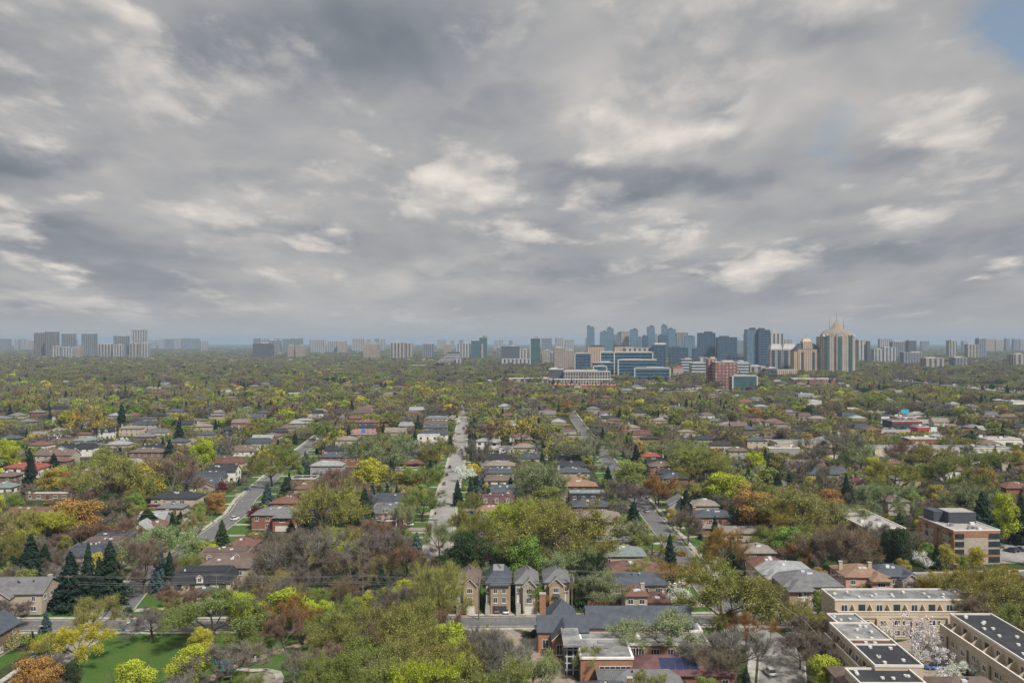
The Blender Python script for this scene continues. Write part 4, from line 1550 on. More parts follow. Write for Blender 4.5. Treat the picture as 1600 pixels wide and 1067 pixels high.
def house(x0, x1, ytop, style, wall, roof, label, handle=None, floors=2, d=None, rz=0.0, ybot=None, chimney=False, dormers=0, wing=None, seed=None, loc=None,
          wd=None, near=True, group=None, garage=False, sky=3, cat='house', name='house', fh=2.9, rh=None):
    rng = random.Random(seed if seed is not None else int(x0 * 7 + ytop * 13))
    walls = floors * fh + 0.4
    rise = rh if rh else {'hip': 2.6, 'gable': 3.0, 'mansard': 2.9, 'flat': 0.7, 'low': 1.7}[style]
    ht = walls + rise
    if loc is None:
        Yc = F * (H - ht) / (ytop - CY)
        w = (x1 - x0) / F * Yc
        X = gx((x0 + x1) / 2, Yc)
        d = d or max(10.0, min(16.0, w * 0.8))
        if style == 'flat' or style == 'mansard':
            Yc -= d / 2 * 0.6
    else:
        X, Yc = loc
        w = wd
    t = empty(name, (X, Yc, 0), rz, label, cat, group)
    wm, rm = W[wall], R_[roof]
    m = MB()
    r = MB()
    mz = walls
    m.box(-w / 2, w / 2, -d / 2, d / 2, -0.3, walls, top=True)
    m.box(-w / 2 - .04, w / 2 + .04, -d / 2 - .04, d / 2 + .04, -0.3, 0.45, mi=1)
    flat_top = None
    if style in ('hip', 'low'):
        ia, ib = hip_roof(r, w, d, walls, rise)
    elif style == 'gable':
        ax = 'y' if (wing == 'y' or (wing is None and w < d * 1.1)) else 'x'
        gable_roof(r, w, d, walls, rise, ax)
        gable_wall(m, w, d, walls, rise, ax)
        ia, ib = (0.5, d / 2 - 1) if ax == 'y' else (w / 2 - 1, 0.5)
    elif style == 'mansard':
        hip_roof(r, w, d, walls - 0.6, rise, 0.35, 0, flat=0.78)
        ia, ib = w / 2 - 1.6, d / 2 - 1.6
        r.box(-ia + .4, ia - .4, -ib + .4, ib - .4, walls - 0.6 + rise, walls - 0.6 + rise + 0.35)
    else:
        ia, ib = w / 2 - 1, d / 2 - 1
        m.box(-w / 2 - .12, w / 2 + .12, -d / 2 - .12, d / 2 + .12, walls + 0.002, walls + rise, mi=2, top=False)
        r.box(-w / 2 + .2, w / 2 - .2, -d / 2 + .2, d / 2 - .2, walls + 0.01, walls + rise - 0.25)
    ztop = walls + rise
    if wing in ('front', 'frontgable') and near:
        ww, dd = w * rng.uniform(0.36, 0.46), 3.2
        s = rng.choice((-1, 1))
        cx, cy = s * (w / 2 - ww / 2 - 0.6), -d / 2 - dd / 2 + 0.3
        m.box(cx - ww / 2, cx + ww / 2, cy - dd / 2, cy + dd / 2 - 0.302, -0.3, walls - 0.5)
        if wing == 'frontgable':
            gable_wall(m, ww, dd + 0.0, walls - 0.5, rise * 0.72, 'y', cx=cx, cy=cy)
            gable_roof(r, ww, dd + 4.5, walls - 0.5, rise * 0.72, 'y', 0.4, cx=cx, cy=cy + 2.2)
        else:
            hip_roof(r, ww, dd + 5, walls - 0.5, rise * 0.75, 0.45, cx=cx, cy=cy + 2.0)
        wing_box = (cx, cy - dd / 2, ww)
    else:
        wing_box = None
    wo = m.build('wall', [wm, CONC, TRIM if wall not in ('dark',) else DTRIM], t)
    ro = r.build('roof', [rm, rm, TRIM], t)
    HOUSES.append((X, Yc, w / 2 + 1.2, d / 2 + 1.2, label))
    if handle:
        HANDLES.append((X, Yc, handle))
    if ybot:
        KEEP.append((x0, x1, ytop, ybot, Yc))
    if not near:
        return t
    trim = TRIM if wall not in ('white', 'cream') or rng.random() < .5 else DTRIM
    # windows on the three sides that can be seen
    side_faces = [0] + ([3] if X > 0 else [1]) + ([1] if X > 0 and rng.random() < .5 else [])
    for f in side_faces:
        L = w if f == 0 else d
        n = max(2, int(L / 4.2))
        for fl in range(floors):
            zb = fl * fh + (1.0 if fl or not garage else 1.0)
            for i in range(n):
                u = -L / 2 + L * (i + 0.5) / n + rng.uniform(-.25, .25)
                if f == 0 and wing_box and abs(u - wing_box[0]) < wing_box[2] / 2 + 0.9:
                    continue
                if rng.random() < 0.12:
                    continue
                if fl == 0 and f == 0 and i == n // 2:
                    dm = MB()
                    dm.box(-.6, .6, -.08, .02, 0.1, 2.2)
                    on_face(t, _wm.setdefault('door', dm.mesh('door', DOORM)), 'door', f, u, 0.1, w, d)
                    continue
                ww_ = rng.choice((1.2, 1.6, 1.6, 2.2))
                on_face(t, window_mesh(ww_, 1.5 if fl else 1.4, trim, 2 if ww_ > 2 else 1), 'window', f, u, zb, w, d)
    if wing_box:
        cx, yf, ww = wing_box
        for fl in range(floors):
            if fl == 0 and garage:
                gm_ = MB()
                gm_.box(-ww * .36, ww * .36, -.08, .02, 0.02, 2.3)
                link('garage_door', gm_.mesh('garage_door', GARAGE), t, (cx, yf - 0.004, 0))
            else:
                link('window', window_mesh(min(2.4, ww * .5), 1.5, trim, 2), t, (cx, yf - 0.004, fl * fh + 0.95))
    elif garage:
        gm_ = MB()
        gm_.box(-2.3, 2.3, -.08, .02, 0.02, 2.3)
        on_face(t, gm_.mesh('garage_door', GARAGE), 'garage_door', 0, w * 0.22, 0, w, d)
    # chimney, skylights, vents
    if chimney or (near and loc is None and style in ('hip', 'gable') and rng.random() < .3):
        c = MB()
        sx = (w / 2 - 0.9) * (1 if rng.random() < .5 else -1)
        c.box(-.55, .55, -.45, .45, 0, 3.0 + rise * .6)
        c.box(-.65, .65, -.55, .55, 3.002 + rise * .6, 3.25 + rise * .6, 1)
        c.build('chimney', [W['red' if wall in ('red', 'brown', 'orange') else 'beige'], CONC], ro, (sx, rng.uniform(-2, 2), walls - 1.4))
    for i in range(sky):
        c = MB()
        x, y = rng.uniform(-max(ia, 1.2), max(ia, 1.2)) * .75, (-ib - rng.uniform(0.1, 0.35) * d / 2 if style in ('hip', 'gable', 'low') else rng.uniform(-ib, ib) * .7)
        a, b = w / 2 + .55, d / 2 + .55
        if style in ('hip', 'low'):
            q = min(1.0, min((a - abs(x)) / max(a - ia, .1), (b - abs(y)) / max(b - ib, .1)))
            z = walls + rise * q
        elif style == 'gable':
            q = 1 - (abs(x) / (w / 2) if ax == 'y' else abs(y) / (d / 2))
            z = walls + rise * max(q, 0.05) + 0.15
        else:
            z = ztop - (0.3 if style == 'flat' else 0.25)
        big = rng.random() < .5
        s = 0.55 if big else 0.22
        c.box(-s, s, -s * 0.8, s * 0.8, -0.35, 0.28 if big else 0.5)
        c.build('skylight' if big else 'roof_vent', SKYL if big else (WHITE_V if rng.random() < .4 else DTRIM), ro, (x, y, z))
    # dormers on the side towards the viewer
    for i in range(dormers):
        u = -w / 2 + w * (i + 0.5) / dormers
        dm = MB()
        dm.box(-.95, .95, -.5, 1.4, 0, 1.7)
        gable_wall(dm, 1.9, 1.9, 1.7, .8, 'y', cy=.45)
        do = dm.build('dormer', [W['white' if wall in ('white', 'grey', 'cream') else 'beige']], ro, (u, -d / 2 + .1, walls - 0.3))
        dr = MB()
        gable_roof(dr, 1.9, 2.2, 1.7, .8, 'y', .18, cy=.5)
        dr.build('dormer_roof', [rm, rm, TRIM], ro, (u, -d / 2 + .1, walls - 0.3))
        link('dormer_window', window_mesh(1.2, 1.4, TRIM), ro, (u, -d / 2 + .1 - .504, walls))
    return t


WHITE_V = plain('vent_white', (0.6, 0.6, 0.58), 0.6)
Hh = house
# beside the curving street and the park
Hh(2, 80, 902, 'gable', 'beige', 'grey', 'beige house with grey gables and skylight, on the corner beside the pole by the park', 'the grey gabled corner house', d=13, rz=0.05, ybot=955, wing='frontgable', garage=True)
Hh(118, 180, 846, 'mansard', 'stucco', 'slate', 'tan house with slate mansard, first of three along the curving street past the dark spruces', 'the slate mansard row', d=10, ybot=862, rz=0.12, sky=4)
Hh(140, 205, 836, 'mansard', 'white', 'brown', 'white-sided house with brown mansard, second of three past the dark spruces', None, d=12, ybot=845, rz=0.12, sky=4)
Hh(155, 218, 828, 'mansard', 'white', 'slate', 'white house with flat slate roof top, third of three past the dark spruces', None, d=12, ybot=836, rz=0.12, sky=3)
Hh(80, 152, 864, 'hip', 'beige', 'slate', 'low dark hip-roofed house half hidden by the black spruces', 'the spruce-hidden house', floors=1, d=11)
Hh(283, 370, 882, 'mansard', 'cream', 'black', 'cream house with black mansard and arched dormer behind the power line', 'the black mansard house', d=12, ybot=926, dormers=1, rz=0.08, sky=1)
Hh(298, 350, 914, 'low', 'cream', 'slate', 'small dark hip-roofed bungalow in front of the black mansard house', 'the small dark bungalow', floors=1, d=9, ybot=932, sky=1)
Hh(318, 400, 853, 'mansard', 'beige', 'brown', 'grey-brown mansard house with two arched white dormers by the curving street', 'the two-dormer mansard house', d=11, dormers=2, ybot=878, rz=0.1)
Hh(316, 394, 869, 'hip', 'beige', 'brown', 'brown hip-roofed house between the two mansard houses', 'the brown hip house', d=10, ybot=884)
Hh(360, 402, 838, 'hip', 'red', 'redbrown', 'red-brown roofed house behind the roadside spruce', None, floors=1, d=10, ybot=853)
Hh(207, 238, 813, 'gable', 'white', 'light', 'pale gabled cottage with grey gambrel at a bend of the curving street', None, floors=1, d=9, ybot=827)
Hh(232, 262, 810, 'hip', 'red', 'redbrown', 'low red-roofed house next to the pale gabled cottage', None, floors=1, d=9, ybot=826)
# behind, on the curving street
Hh(400, 466, 791, 'hip', 'red', 'grey', 'red brick house with grey hip roof beside tree belt', 'the red brick hip house', d=13, ybot=832, wing='front', garage=True)
Hh(428, 478, 774, 'hip', 'orange', 'redbrown', 'orange brick house with red-brown hip roof', 'the orange brick house', d=12, ybot=800, chimney=True)
Hh(463, 492, 753, 'hip', 'beige', 'redbrown', 'small house with brown gable peeking past bare trees', None, d=10, ybot=768)
Hh(460, 497, 743, 'flat', 'brown', 'black', 'long black flat-roofed house above the orange brick house', None, floors=1, d=10, ybot=752)
Hh(488, 537, 719, 'hip', 'grey', 'light', 'light grey hip-roofed house before the slate roof with red chimney', None, d=12, ybot=736)
Hh(502, 560, 706, 'hip', 'red', 'slate', 'red brick house with long slate roof and red chimney', 'the red chimney house', d=12, ybot=733, chimney=True)
Hh(511, 558, 694, 'mansard', 'stucco', 'black', 'tan house under a dark mansard above the red chimney house', 'the tan mansard house', d=12, ybot=709)
Hh(526, 560, 681, 'hip', 'stucco', 'taupe', 'grey-brown hip-roofed house next to the pink house', None, d=11, ybot=694)
t = Hh(549, 588, 662, 'hip', 'pink', 'black', 'pink rendered house with black hip roof and a blue panel on its front', 'the pink house', d=12, ybot=684)
_m = MB()
_m.box(-1.8, 1.8, -.12, .02, 0, 3.4)
_m.build('blue_panel', plain('blue_sheet', (0.05, 0.22, 0.55), 0.5), t, (0.6, -6.01, 1.6))
Hh(556, 591, 655, 'hip', 'brown', 'redbrown', 'red-brown house right behind the pink house', None, d=11, ybot=664)
Hh(574, 606, 643, 'hip', 'grey', 'brown', 'grey-brown house further behind the pink house', None, d=11)
Hh(584, 636, 769, 'mansard', 'brown', 'slate', 'house with long slate flat top over brown walls, upper of two by the long street', 'the slate double house', d=11, ybot=786)
Hh(584, 633, 784, 'mansard', 'pink', 'grey', 'pinkish house with grey mansard and white dormer, lower of two by the long street', None, d=11, dormers=1, ybot=808)
Hh(588, 622, 806, 'flat', 'brown', 'slate', 'brown brick house with a blue-grey canopy near the white parked car', None, floors=1, d=10, ybot=825)
Hh(607, 650, 759, 'hip', 'tan', 'tan', 'low tan-roofed bungalow behind the gold tree', None, floors=1, d=10)
# west side of the long street, farther
Hh(654, 687, 678, 'flat', 'white', 'light', 'white modern flat-roofed house with a wide window band by the long street', 'the white modern house', d=12, ybot=694)
Hh(656, 684, 693, 'flat', 'orange', 'redbrown', 'orange brick front with dark openings below the white modern house', None, d=8, ybot=704, floors=1)
Hh(622, 644, 686, 'mansard', 'grey', 'black', 'black mansard house with white dormer next to the white modern house', None, d=10, dormers=1, ybot=702)
Hh(634, 662, 704, 'flat', 'dark', 'slate', 'dark flat-roofed house with a red skylight below the white modern house', None, floors=1, d=9, ybot=712)
Hh(628, 664, 717, 'hip', 'red', 'redbrown', 'red-roofed bungalow with brick chimney by the long street', None, floors=1, d=10, chimney=True, ybot=729)
Hh(620, 655, 730, 'flat', 'grey', 'slate', 'blue-grey flat roof behind the gold tree by the long street', None, floors=1, d=9, ybot=736)
for i, (x0, x1, y, st, wl, rf, lb) in enumerate([
    (660, 700, 671, 'mansard', 'white', 'slate', 'white-sided house with slate top, first past the white modern house'),
    (662, 699, 663, 'hip', 'brown', 'slate', 'slate-roofed house, second past the white modern house'),
    (663, 699, 656, 'mansard', 'beige', 'brown', 'brown-topped house, third past the white modern house'),
    (664, 699, 649, 'hip', 'white', 'grey', 'grey-roofed house, fourth past the white modern house'),
    (675, 700, 643, 'hip', 'grey', 'black', 'black-roofed house, fifth past the white modern house')]):
    Hh(x0, x1, y, st, wl, rf, lb, None, d=11, ybot=y + 8)
# east side of the long street
Hh(745, 782, 683, 'hip', 'white', 'light', 'white house with pale hip roof and garage by the long street', 'the white hip house', d=12, ybot=703, wing='front', garage=True)
Hh(780, 806, 697, 'flat', 'white', 'light', 'white flat-roofed garage house beside the white hip house', None, floors=1, d=9, ybot=706)
Hh(752, 795, 706, 'mansard', 'grey', 'black', 'grey house with long black mansard, first below the white hip house', 'the long black mansard house', d=12, ybot=722, sky=5)
Hh(757, 804, 719, 'hip', 'beige', 'taupe', 'beige house with taupe hip roof, second below the white hip house', None, d=11, ybot=731)
Hh(760, 800, 730, 'hip', 'grey', 'slate', 'slate-roofed house with skylight, third below the white hip house', None, d=10, ybot=741)
Hh(758, 802, 741, 'hip', 'white', 'brown', 'white house with brown hip roof, fourth below the white hip house', None, d=11, ybot=755)
Hh(768, 804, 757, 'gable', 'white', 'slate', 'slate-gabled house with white gables, fifth below the white hip house', None, d=11, ybot=770, wing='frontgable')
Hh(751, 802, 770, 'mansard', 'brown', 'maroon', 'brown brick house with maroon mansard and three pale dormers', 'the three-dormer brick house', d=11, dormers=3, ybot=787)
Hh(744, 790, 788, 'hip', 'stucco', 'tan', 'tan gabled house between the three-dormer brick house and the dark mansard brick house', None, d=9, ybot=800)
Hh(745, 783, 799, 'mansard', 'brown', 'slate', 'tall brown brick house with dark slate mansard by the long street', 'the dark mansard brick house', d=12, ybot=838)
# west side of the sidewalk street
Hh(866, 907, 708, 'mansard', 'grey', 'black', 'black flat-topped house, first of the dark row on the sidewalk street', 'the dark row', d=12, ybot=719, sky=4)
Hh(868, 916, 720, 'hip', 'grey', 'black', 'black hip-roofed house, second of the dark row on the sidewalk street', None, d=11, ybot=729)
Hh(870, 920, 729, 'hip', 'beige', 'slate', 'slate hip-roofed house, third of the dark row on the sidewalk street', None, d=11, ybot=744)
Hh(871, 908, 741, 'hip', 'orange', 'tan', 'tan-roofed house, half hidden above the wide orange-roofed one', None, d=9, ybot=750)
Hh(877, 931, 749, 'hip', 'brown', 'tan', 'wide house with orange-tan hip roof on the sidewalk street', 'the orange-tan roofed house', d=12, ybot=765)
t = Hh(888, 945, 765, 'flat', 'dark', 'greygreen', 'modern glass house with green-grey flat roof on the sidewalk street', 'the modern glass house', d=12, ybot=782)
Hh(895, 950, 779, 'hip', 'red', 'slate', 'red brick house with dark slate hip roof on the sidewalk street', 'the slate brick house', d=12, ybot=796)
Hh(900, 968, 796, 'hip', 'beige', 'taupe', 'beige house with wide taupe hip roof and front wing', 'the taupe-roofed house', d=13, ybot=828, wing='front')
Hh(916, 990, 838, 'flat', 'dark', 'light', 'long low flat-roofed bungalow with glass front', 'the flat bungalow', floors=1, d=11, ybot=850)
Hh(937, 1005, 851, 'hip', 'beige', 'greygreen', 'beige house with pale grey-green hip roof', 'the pale green roof house', d=12, ybot=874)
Hh(943, 1030, 875, 'hip', 'beige', 'redbrown', 'house with broad red-brown hip roof and several vents', 'the red-brown roof house', d=13, ybot=893, sky=4)
Hh(950, 1036, 893, 'hip', 'beige', 'slate', 'two-storey beige house with dark slate hip roof before the red-brown roof', 'the slate roof house', d=12, ybot=932)
Hh(974, 1008, 915, 'hip', 'stone', 'redbrown', 'taller half of a stone bungalow with rust-red roof behind the church', 'the rust-roofed cottage', d=9, ybot=948, rh=1.8)
Hh(1008, 1043, 925, 'hip', 'stone', 'redbrown', 'lower half of a stone bungalow with rust-red roof behind the church', None, floors=1, d=9, ybot=948, rh=1.8)
# east side of the sidewalk street
Hh(1003, 1032, 706, 'hip', 'red', 'red', 'small house with bright red roof peak past the sidewalk street', None, d=9, ybot=715)
Hh(1006, 1044, 715, 'mansard', 'grey', 'black', 'long dark flat-topped house under the bright red roof', None, d=11, ybot=724)
Hh(1014, 1052, 720, 'hip', 'red', 'brown', 'brown-roofed brick house under the long dark flat-topped one', None, d=11, ybot=737)
Hh(1026, 1058, 731, 'hip', 'red', 'black', 'black-roofed brick house, upper of two dark roofs', None, d=10, ybot=742)
Hh(1034, 1072, 738, 'hip', 'brown', 'slate', 'slate-roofed house with grey gable, lower of two dark roofs', None, d=10, ybot=750)
Hh(1043, 1080, 775, 'gable', 'grey', 'grey', 'grey gabled house beside the tall roadside spruce', None, d=10, ybot=794)
Hh(1080, 1119, 778, 'hip', 'beige', 'taupe', 'beige house with brown-grey hip roof above the slate one', 'the brown-grey roof house', d=11, ybot=796)
Hh(1082, 1144, 795, 'hip', 'orange', 'slate', 'wide orange brick bungalow with slate hip roof', 'the slate roof bungalow', floors=1, d=12, ybot=817, chimney=True)
Hh(1086, 1125, 815, 'low', 'brown', 'taupe', 'low brown-grey bungalow roof, first of the flat pair', None, floors=1, d=10, ybot=828)
Hh(1122, 1200, 821, 'low', 'beige', 'taupe', 'long pale brown bungalow roof, second of the flat pair', 'the long pale bungalow', floors=1, d=14, ybot=845, sky=3)
Hh(1158, 1205, 847, 'hip', 'brown', 'taupe', 'brown brick house with grey and red roof behind bare rust tree', 'the brown brick house', d=11, ybot=880)
Hh(1172, 1222, 868, 'hip', 'stucco', 'redbrown', 'red-roofed house behind the big grey slate mansion', None, d=11, ybot=884)
Hh(1181, 1262, 875, 'hip', 'tan', 'light', 'large tan house with pale grey slate roof, rear of two', 'the pale slate mansion', d=16, ybot=925, wing='front')
Hh(1214, 1303, 889, 'hip', 'tan', 'grey', 'large tan brick house with grey hip roof and a white car in its drive', 'the grey mansion', d=15, ybot=945, wing='front', rh=3.4)
Hh(1309, 1374, 880, 'hip', 'pink', 'tan', 'pinkish house with orange-brown hip roof and arched windows behind the terrace', 'the orange-brown roof house', d=14, ybot=922, wing='front')
Hh(1352, 1420, 880, 'hip', 'stone', 'slate', 'stone house with slate roof and pointed entrance gable behind the terrace', 'the stone gable house', d=12, ybot=922, wing='frontgable')
Hh(1165, 1196, 682, 'hip', 'stucco', 'slate', 'tan house with grey roof under the lime tree at the sidewalk street bend', None, d=10, ybot=700)
Hh(1228, 1285, 718, 'gable', 'stucco', 'brown', 'long brown-roofed row house block beside the spruces, upper half', 'the brown row houses', d=11, wing='x', ybot=735)
Hh(1258, 1318, 730, 'gable', 'grey', 'slate', 'long row house block with slate roof, lower half by the parked cars', None, d=11, wing='x', ybot=744)
Hh(1330, 1355, 745, 'hip', 'brown', 'maroon', 'dark red-brown house in the trees past the parked-up street', None, d=10, ybot=757)
Hh(1380, 1414, 772, 'hip', 'beige', 'brown', 'beige house with dark brown roof and white dormer behind the apartment building', 'the beige dormer house', d=11, ybot=805, dormers=1)
Hh(1378, 1414, 716, 'hip', 'white', 'redbrown', 'white house with red-brown roof in the trees by the shops', None, d=11, ybot=732)
Hh(1563, 1606, 752, 'hip', 'red', 'redbrown', 'red brick house with white trim at the picture edge above the car park', 'the red edge house', d=11, ybot=772, wing='frontgable')
# near side, left distance
Hh(146, 179, 667, 'mansard', 'white', 'black', 'white house with three arched dormers in its black mansard', 'the white dormer house', d=11, dormers=3, ybot=684)
Hh(190, 222, 664, 'hip', 'stucco', 'taupe', 'tan house with taupe roof beside an orange tree in the far street', None, d=11, ybot=684)
Hh(215, 250, 656, 'mansard', 'stone', 'slate', 'long stone house with slate mansard in the far street', None, d=12, ybot=680)
Hh(119, 158, 682, 'hip', 'grey', 'greygreen', 'house with tall pyramid grey-green roof behind the white gables', None, d=11, ybot=692)
Hh(97, 152, 691, 'mansard', 'white', 'black', 'row house with white gables and black mansard in the far street', 'the white gable row', d=12, ybot=722, wing='frontgable')
Hh(62, 118, 702, 'gable', 'beige', 'brown', 'brown gabled house with beige chimney by the white gables', None, d=12, ybot=722, chimney=True, wing='x')
Hh(14, 74, 722, 'hip', 'white', 'red', 'white house with bright red hip roof and grey wing', 'the red roof house', d=12, ybot=757, wing='front')
Hh(-4, 28, 735, 'hip', 'brown', 'brown', 'brown house cut by the picture edge beside the red roof', None, d=11, ybot=755)
Hh(55, 120, 764, 'flat', 'brown', 'slate', 'long dark flat-roofed bungalow beside a lawn', 'the dark bungalow', floors=1, d=11, ybot=780, sky=4)
Hh(5, 82, 791, 'low', 'beige', 'redbrown', 'wide red-brown bungalow roof below a pale driveway', 'the red-brown bungalow', floors=1, d=14, ybot=805, sky=3)
Hh(-8, 24, 752, 'hip', 'white', 'greygreen', 'green-grey roofed house at the picture edge by a lawn', None, floors=1, d=10, ybot=770)
Hh(207, 258, 699, 'hip', 'brown', 'brown', 'brown hip-roofed house with white skylights below the far white gables', None, d=11, ybot=718)
Hh(228, 258, 693, 'mansard', 'dark', 'black', 'black flat house with beige chimney in the far trees', None, d=10, ybot=702, chimney=True)
Hh(192, 228, 716, 'hip', 'grey', 'light', 'pale grey low roof among yellow trees', None, floors=1, d=10, ybot=724)
Hh(288, 344, 746, 'gable', 'stone', 'slate', 'stone house with twin front gables and dark roof by the curving street', 'the twin gable house', d=10, ybot=766, wing='frontgable')
Hh(296, 354, 735, 'mansard', 'beige', 'slate', 'slate flat-topped house right behind the twin gable house', None, d=11, ybot=746, sky=4)
Hh(325, 372, 726, 'gable', 'white', 'black', 'white gabled house with black roof behind the slate flat-topped one', None, d=11, ybot=746)
Hh(336, 385, 712, 'mansard', 'stucco', 'redbrown', 'house with red-rimmed brown mansard at the far end of the row', None, d=11, ybot=730)
Hh(364, 402, 696, 'gable', 'white', 'brown', 'white house with brown gables at the far end of the curving row', None, d=11, ybot=714)
Hh(243, 312, 767, 'hip', 'beige', 'black', 'wide black-roofed house before the twin gable house', 'the wide black roof house', d=11, ybot=784)
Hh(238, 298, 777, 'hip', 'red', 'redbrown', 'low orange-red roofed house before the wide black roof', None, floors=1, d=10, ybot=790)
Hh(250, 290, 785, 'low', 'beige', 'grey', 'low grey-roofed bungalow before the orange-red roof', None, floors=1, d=10, ybot=798, chimney=True)
Hh(222, 262, 799, 'gable', 'grey', 'light', 'pale roofed bungalow before the curving street bend', None, floors=1, d=10, ybot=812)
Hh(332, 352, 640, 'hip', 'stucco', 'taupe', 'small taupe-roofed house high in the far trees', None, d=10, ybot=655)
Hh(300, 330, 661, 'hip', 'stone', 'taupe', 'stone house half hidden in the far trees', None, d=10, ybot=672)
Hh(352, 375, 666, 'hip', 'dark', 'black', 'black house with lit gable in the far trees', None, d=10, ybot=678)
# near bottom, in front of and behind the church
t = Hh(983, 1137, 1022, 'hip', 'red', 'maroon', 'broad maroon hip roof with blue solar panels in front of the church', 'the solar roof house', d=13, ybot=1060, floors=1, sky=1)
_m = MB()
_wS = HOUSES[-1][2] - 1.2
_b = 13 / 2 + .55
for k in range(5):
    xa = -_wS * 0.42 + k * 1.75
    q = lambda y: 3.3 + 2.6 * (_b - abs(y)) / (_b - 0.02) + 0.12
    _m.poly([(xa, -5.2, q(5.2)), (xa + 1.65, -5.2, q(5.2)), (xa + 1.65, -1.2, q(1.2)), (xa, -1.2, q(1.2))])
_m.build('solar_panel', plain('solar_cell', (0.012, 0.02, 0.06), 0.2, spec=0.6), t)
Hh(938, 1062, 1045, 'hip', 'brown', 'grey', 'grey hip roof with white skylight at the bottom edge before the church', 'the grey bottom roof', d=13, floors=1, sky=3)
Hh(905, 990, 1062, 'hip', 'brown', 'slate', 'slate roof cut by the bottom edge before the church', None, d=10, floors=1, sky=2)
Hh(1308, 1408, 1040, 'hip', 'brown', 'brown', 'brown hip roof at the bottom edge before the long flat terrace', 'the brown bottom roof', d=12, floors=2, sky=1)
Hh(1450, 1560, 1056, 'hip', 'brown', 'brown', 'dark brown roof at the bottom edge below the blossom courtyard', None, d=12, floors=2, sky=3)
Hh(-40, 12, 963, 'gable', 'brown', 'slate', 'dark gabled house at the picture edge with blossom shrubs, by the park side street', 'the dark edge house', d=11, ybot=1000)

# ------------------------------------------------------------------ the four narrow houses on the cross street


def narrow_house(x0, x1, ytop, kind, wall, roof, label, handle):
    zt = 11.7
    Yc = F * (H - zt) / (ytop - CY)
    w = (x1 - x0) / F * Yc * 0.93
    d = 13.0
    X = gx((x0 + x1) / 2, Yc)
    walls = 8.6
    t = empty('narrow_house', (X, Yc, 0), 0, label, 'house')
    HOUSES.append((X, Yc, w / 2 + .8, d / 2 + .8, label))
    HANDLES.append((X, Yc, handle))
    KEEP.append((x0, x1, ytop, 958, Yc))
    wm = W[wall]
    m, r = MB(), MB()
    m.box(-w / 2, w / 2, -d / 2, d / 2, -.3, walls)
    fw = w * (0.74 if kind == 'flat' else 0.55)
    fx = w * 0.06 if kind == 'flat' else (w * 0.1 if kind == 'mid' else -w * 0.04)
    m.box(fx - fw / 2, fx + fw / 2, -d / 2 - 1.4, -d / 2 - 0.002, -.3, walls - .3)
    if kind == 'flat':
        hip_roof(r, w, d, walls, 3.0, 0.4, flat=0.42)
        hip_roof(r, fw, 4, walls - .3, 1.6, 0.35, cx=fx, cy=-d / 2 + .3)
        r.box(-w * .22, w * .22, -d * .26, d * .3, walls + 3.002, walls + 3.1, 1)
    else:
        hip_roof(r, w, d, walls, 3.2, 0.4)
        gable_wall(m, fw, 1.4, walls - .3, 1.9, 'y', cx=fx, cy=-d / 2 - .7)
        gable_roof(r, fw, 4.5, walls - .3, 1.9, 'y', .35, cx=fx, cy=-d / 2 + .75)
    m.build('wall', [wm], t)
    ro = r.build('roof', [R_[roof], SKYL if False else R_['light'], TRIM], t)
    yf = -d / 2 - 1.404
    for z, h in ((6.0, 1.5), (3.2, 1.7)):
        if kind == 'flat':
            for u in (-fw * .24, fw * .24):
                link('window', window_mesh(1.25, h, TRIM), t, (fx + u, yf, z))
        else:
            link('window', window_mesh(1.7, h, TRIM, 2), t, (fx, yf, z))
    u2 = (w / 2 - (w - fw) * .28) * (1 if kind == 'end' else -1)
    link('window', window_mesh(1.0, 1.5, TRIM), t, (u2, -d / 2 - .004, 6.0))
    dm = MB()
    dm.box(-.5, .5, -.08, .02, 0, 2.3)
    dm.build('door', plain('white_door', (0.6, 0.6, 0.58), 0.5), t, (u2, -d / 2 - .004, 2.9))
    st = MB()
    for k in range(7):
        st.box(u2 - .7, u2 + .7, -d / 2 - 3.2 + k * .4, -d / 2 - 2.8 + k * .4 - .002, -.1, 0.42 * (k + 1))
    st.build('steps', [CONC], t)
    gd = MB()
    gd.box(-fw * .38, fw * .38, -.08, .02, 0, 2.3)
    gd.build('garage_door', GARAGE if kind != 'flat' else DTRIM, t, (fx, yf, 0.05))
    if kind == 'end':
        a = MB()
        a.prism([(-1.25, -.9), (1.25, -.9), (1.25, 0), (-1.25, 0)], 0, .9, taper=.5)
        a.build('bay_roof', R_['slate'], t, (fx, yf, 5.0))
    for k in range(3):
        v = MB()
        v.box(-.2, .2, -.2, .2, -.3, .55)
        v.build('roof_vent', DTRIM, ro, (0.3 * k - .1, 2.2 - 1.6 * k, walls + 2.9 - (0 if kind == 'flat' else abs(2.2 - 1.6 * k) * .05)))
    return t


narrow_house(714, 751, 886, 'mid', 'tan', 'brown', 'narrow brown-roofed brick house behind the pale birch, first of four in the row', 'the birch-side narrow house')
narrow_house(759, 799, 886, 'flat', 'tan', 'slate', 'narrow tan stone house with flat-topped slate roof and two cars before it', 'the flat-topped narrow house')
narrow_house(804, 841, 886.5, 'mid', 'stone', 'grey', 'narrow stone house with grey hip roof behind a small green tree', 'the green-tree narrow house')
narrow_house(848, 889, 885, 'end', 'tan', 'grey', 'narrow tan brick house with white-trimmed gable, last of four beside the pole', 'the last narrow house')

def m_flatroof(base, patch_c):
    def f(g, tc, b):
        n = g.noise(tc.outputs['Object'], 0.16, 5.0, 0.65)
        n2 = g.noise(tc.outputs['Object'], 2.0, 3.0, 0.6)
        return g.mix(g.ss(g.add(g.mul(n, .75), g.mul(n2, .25)), 0.38, 0.62), base, patch_c)
    return f


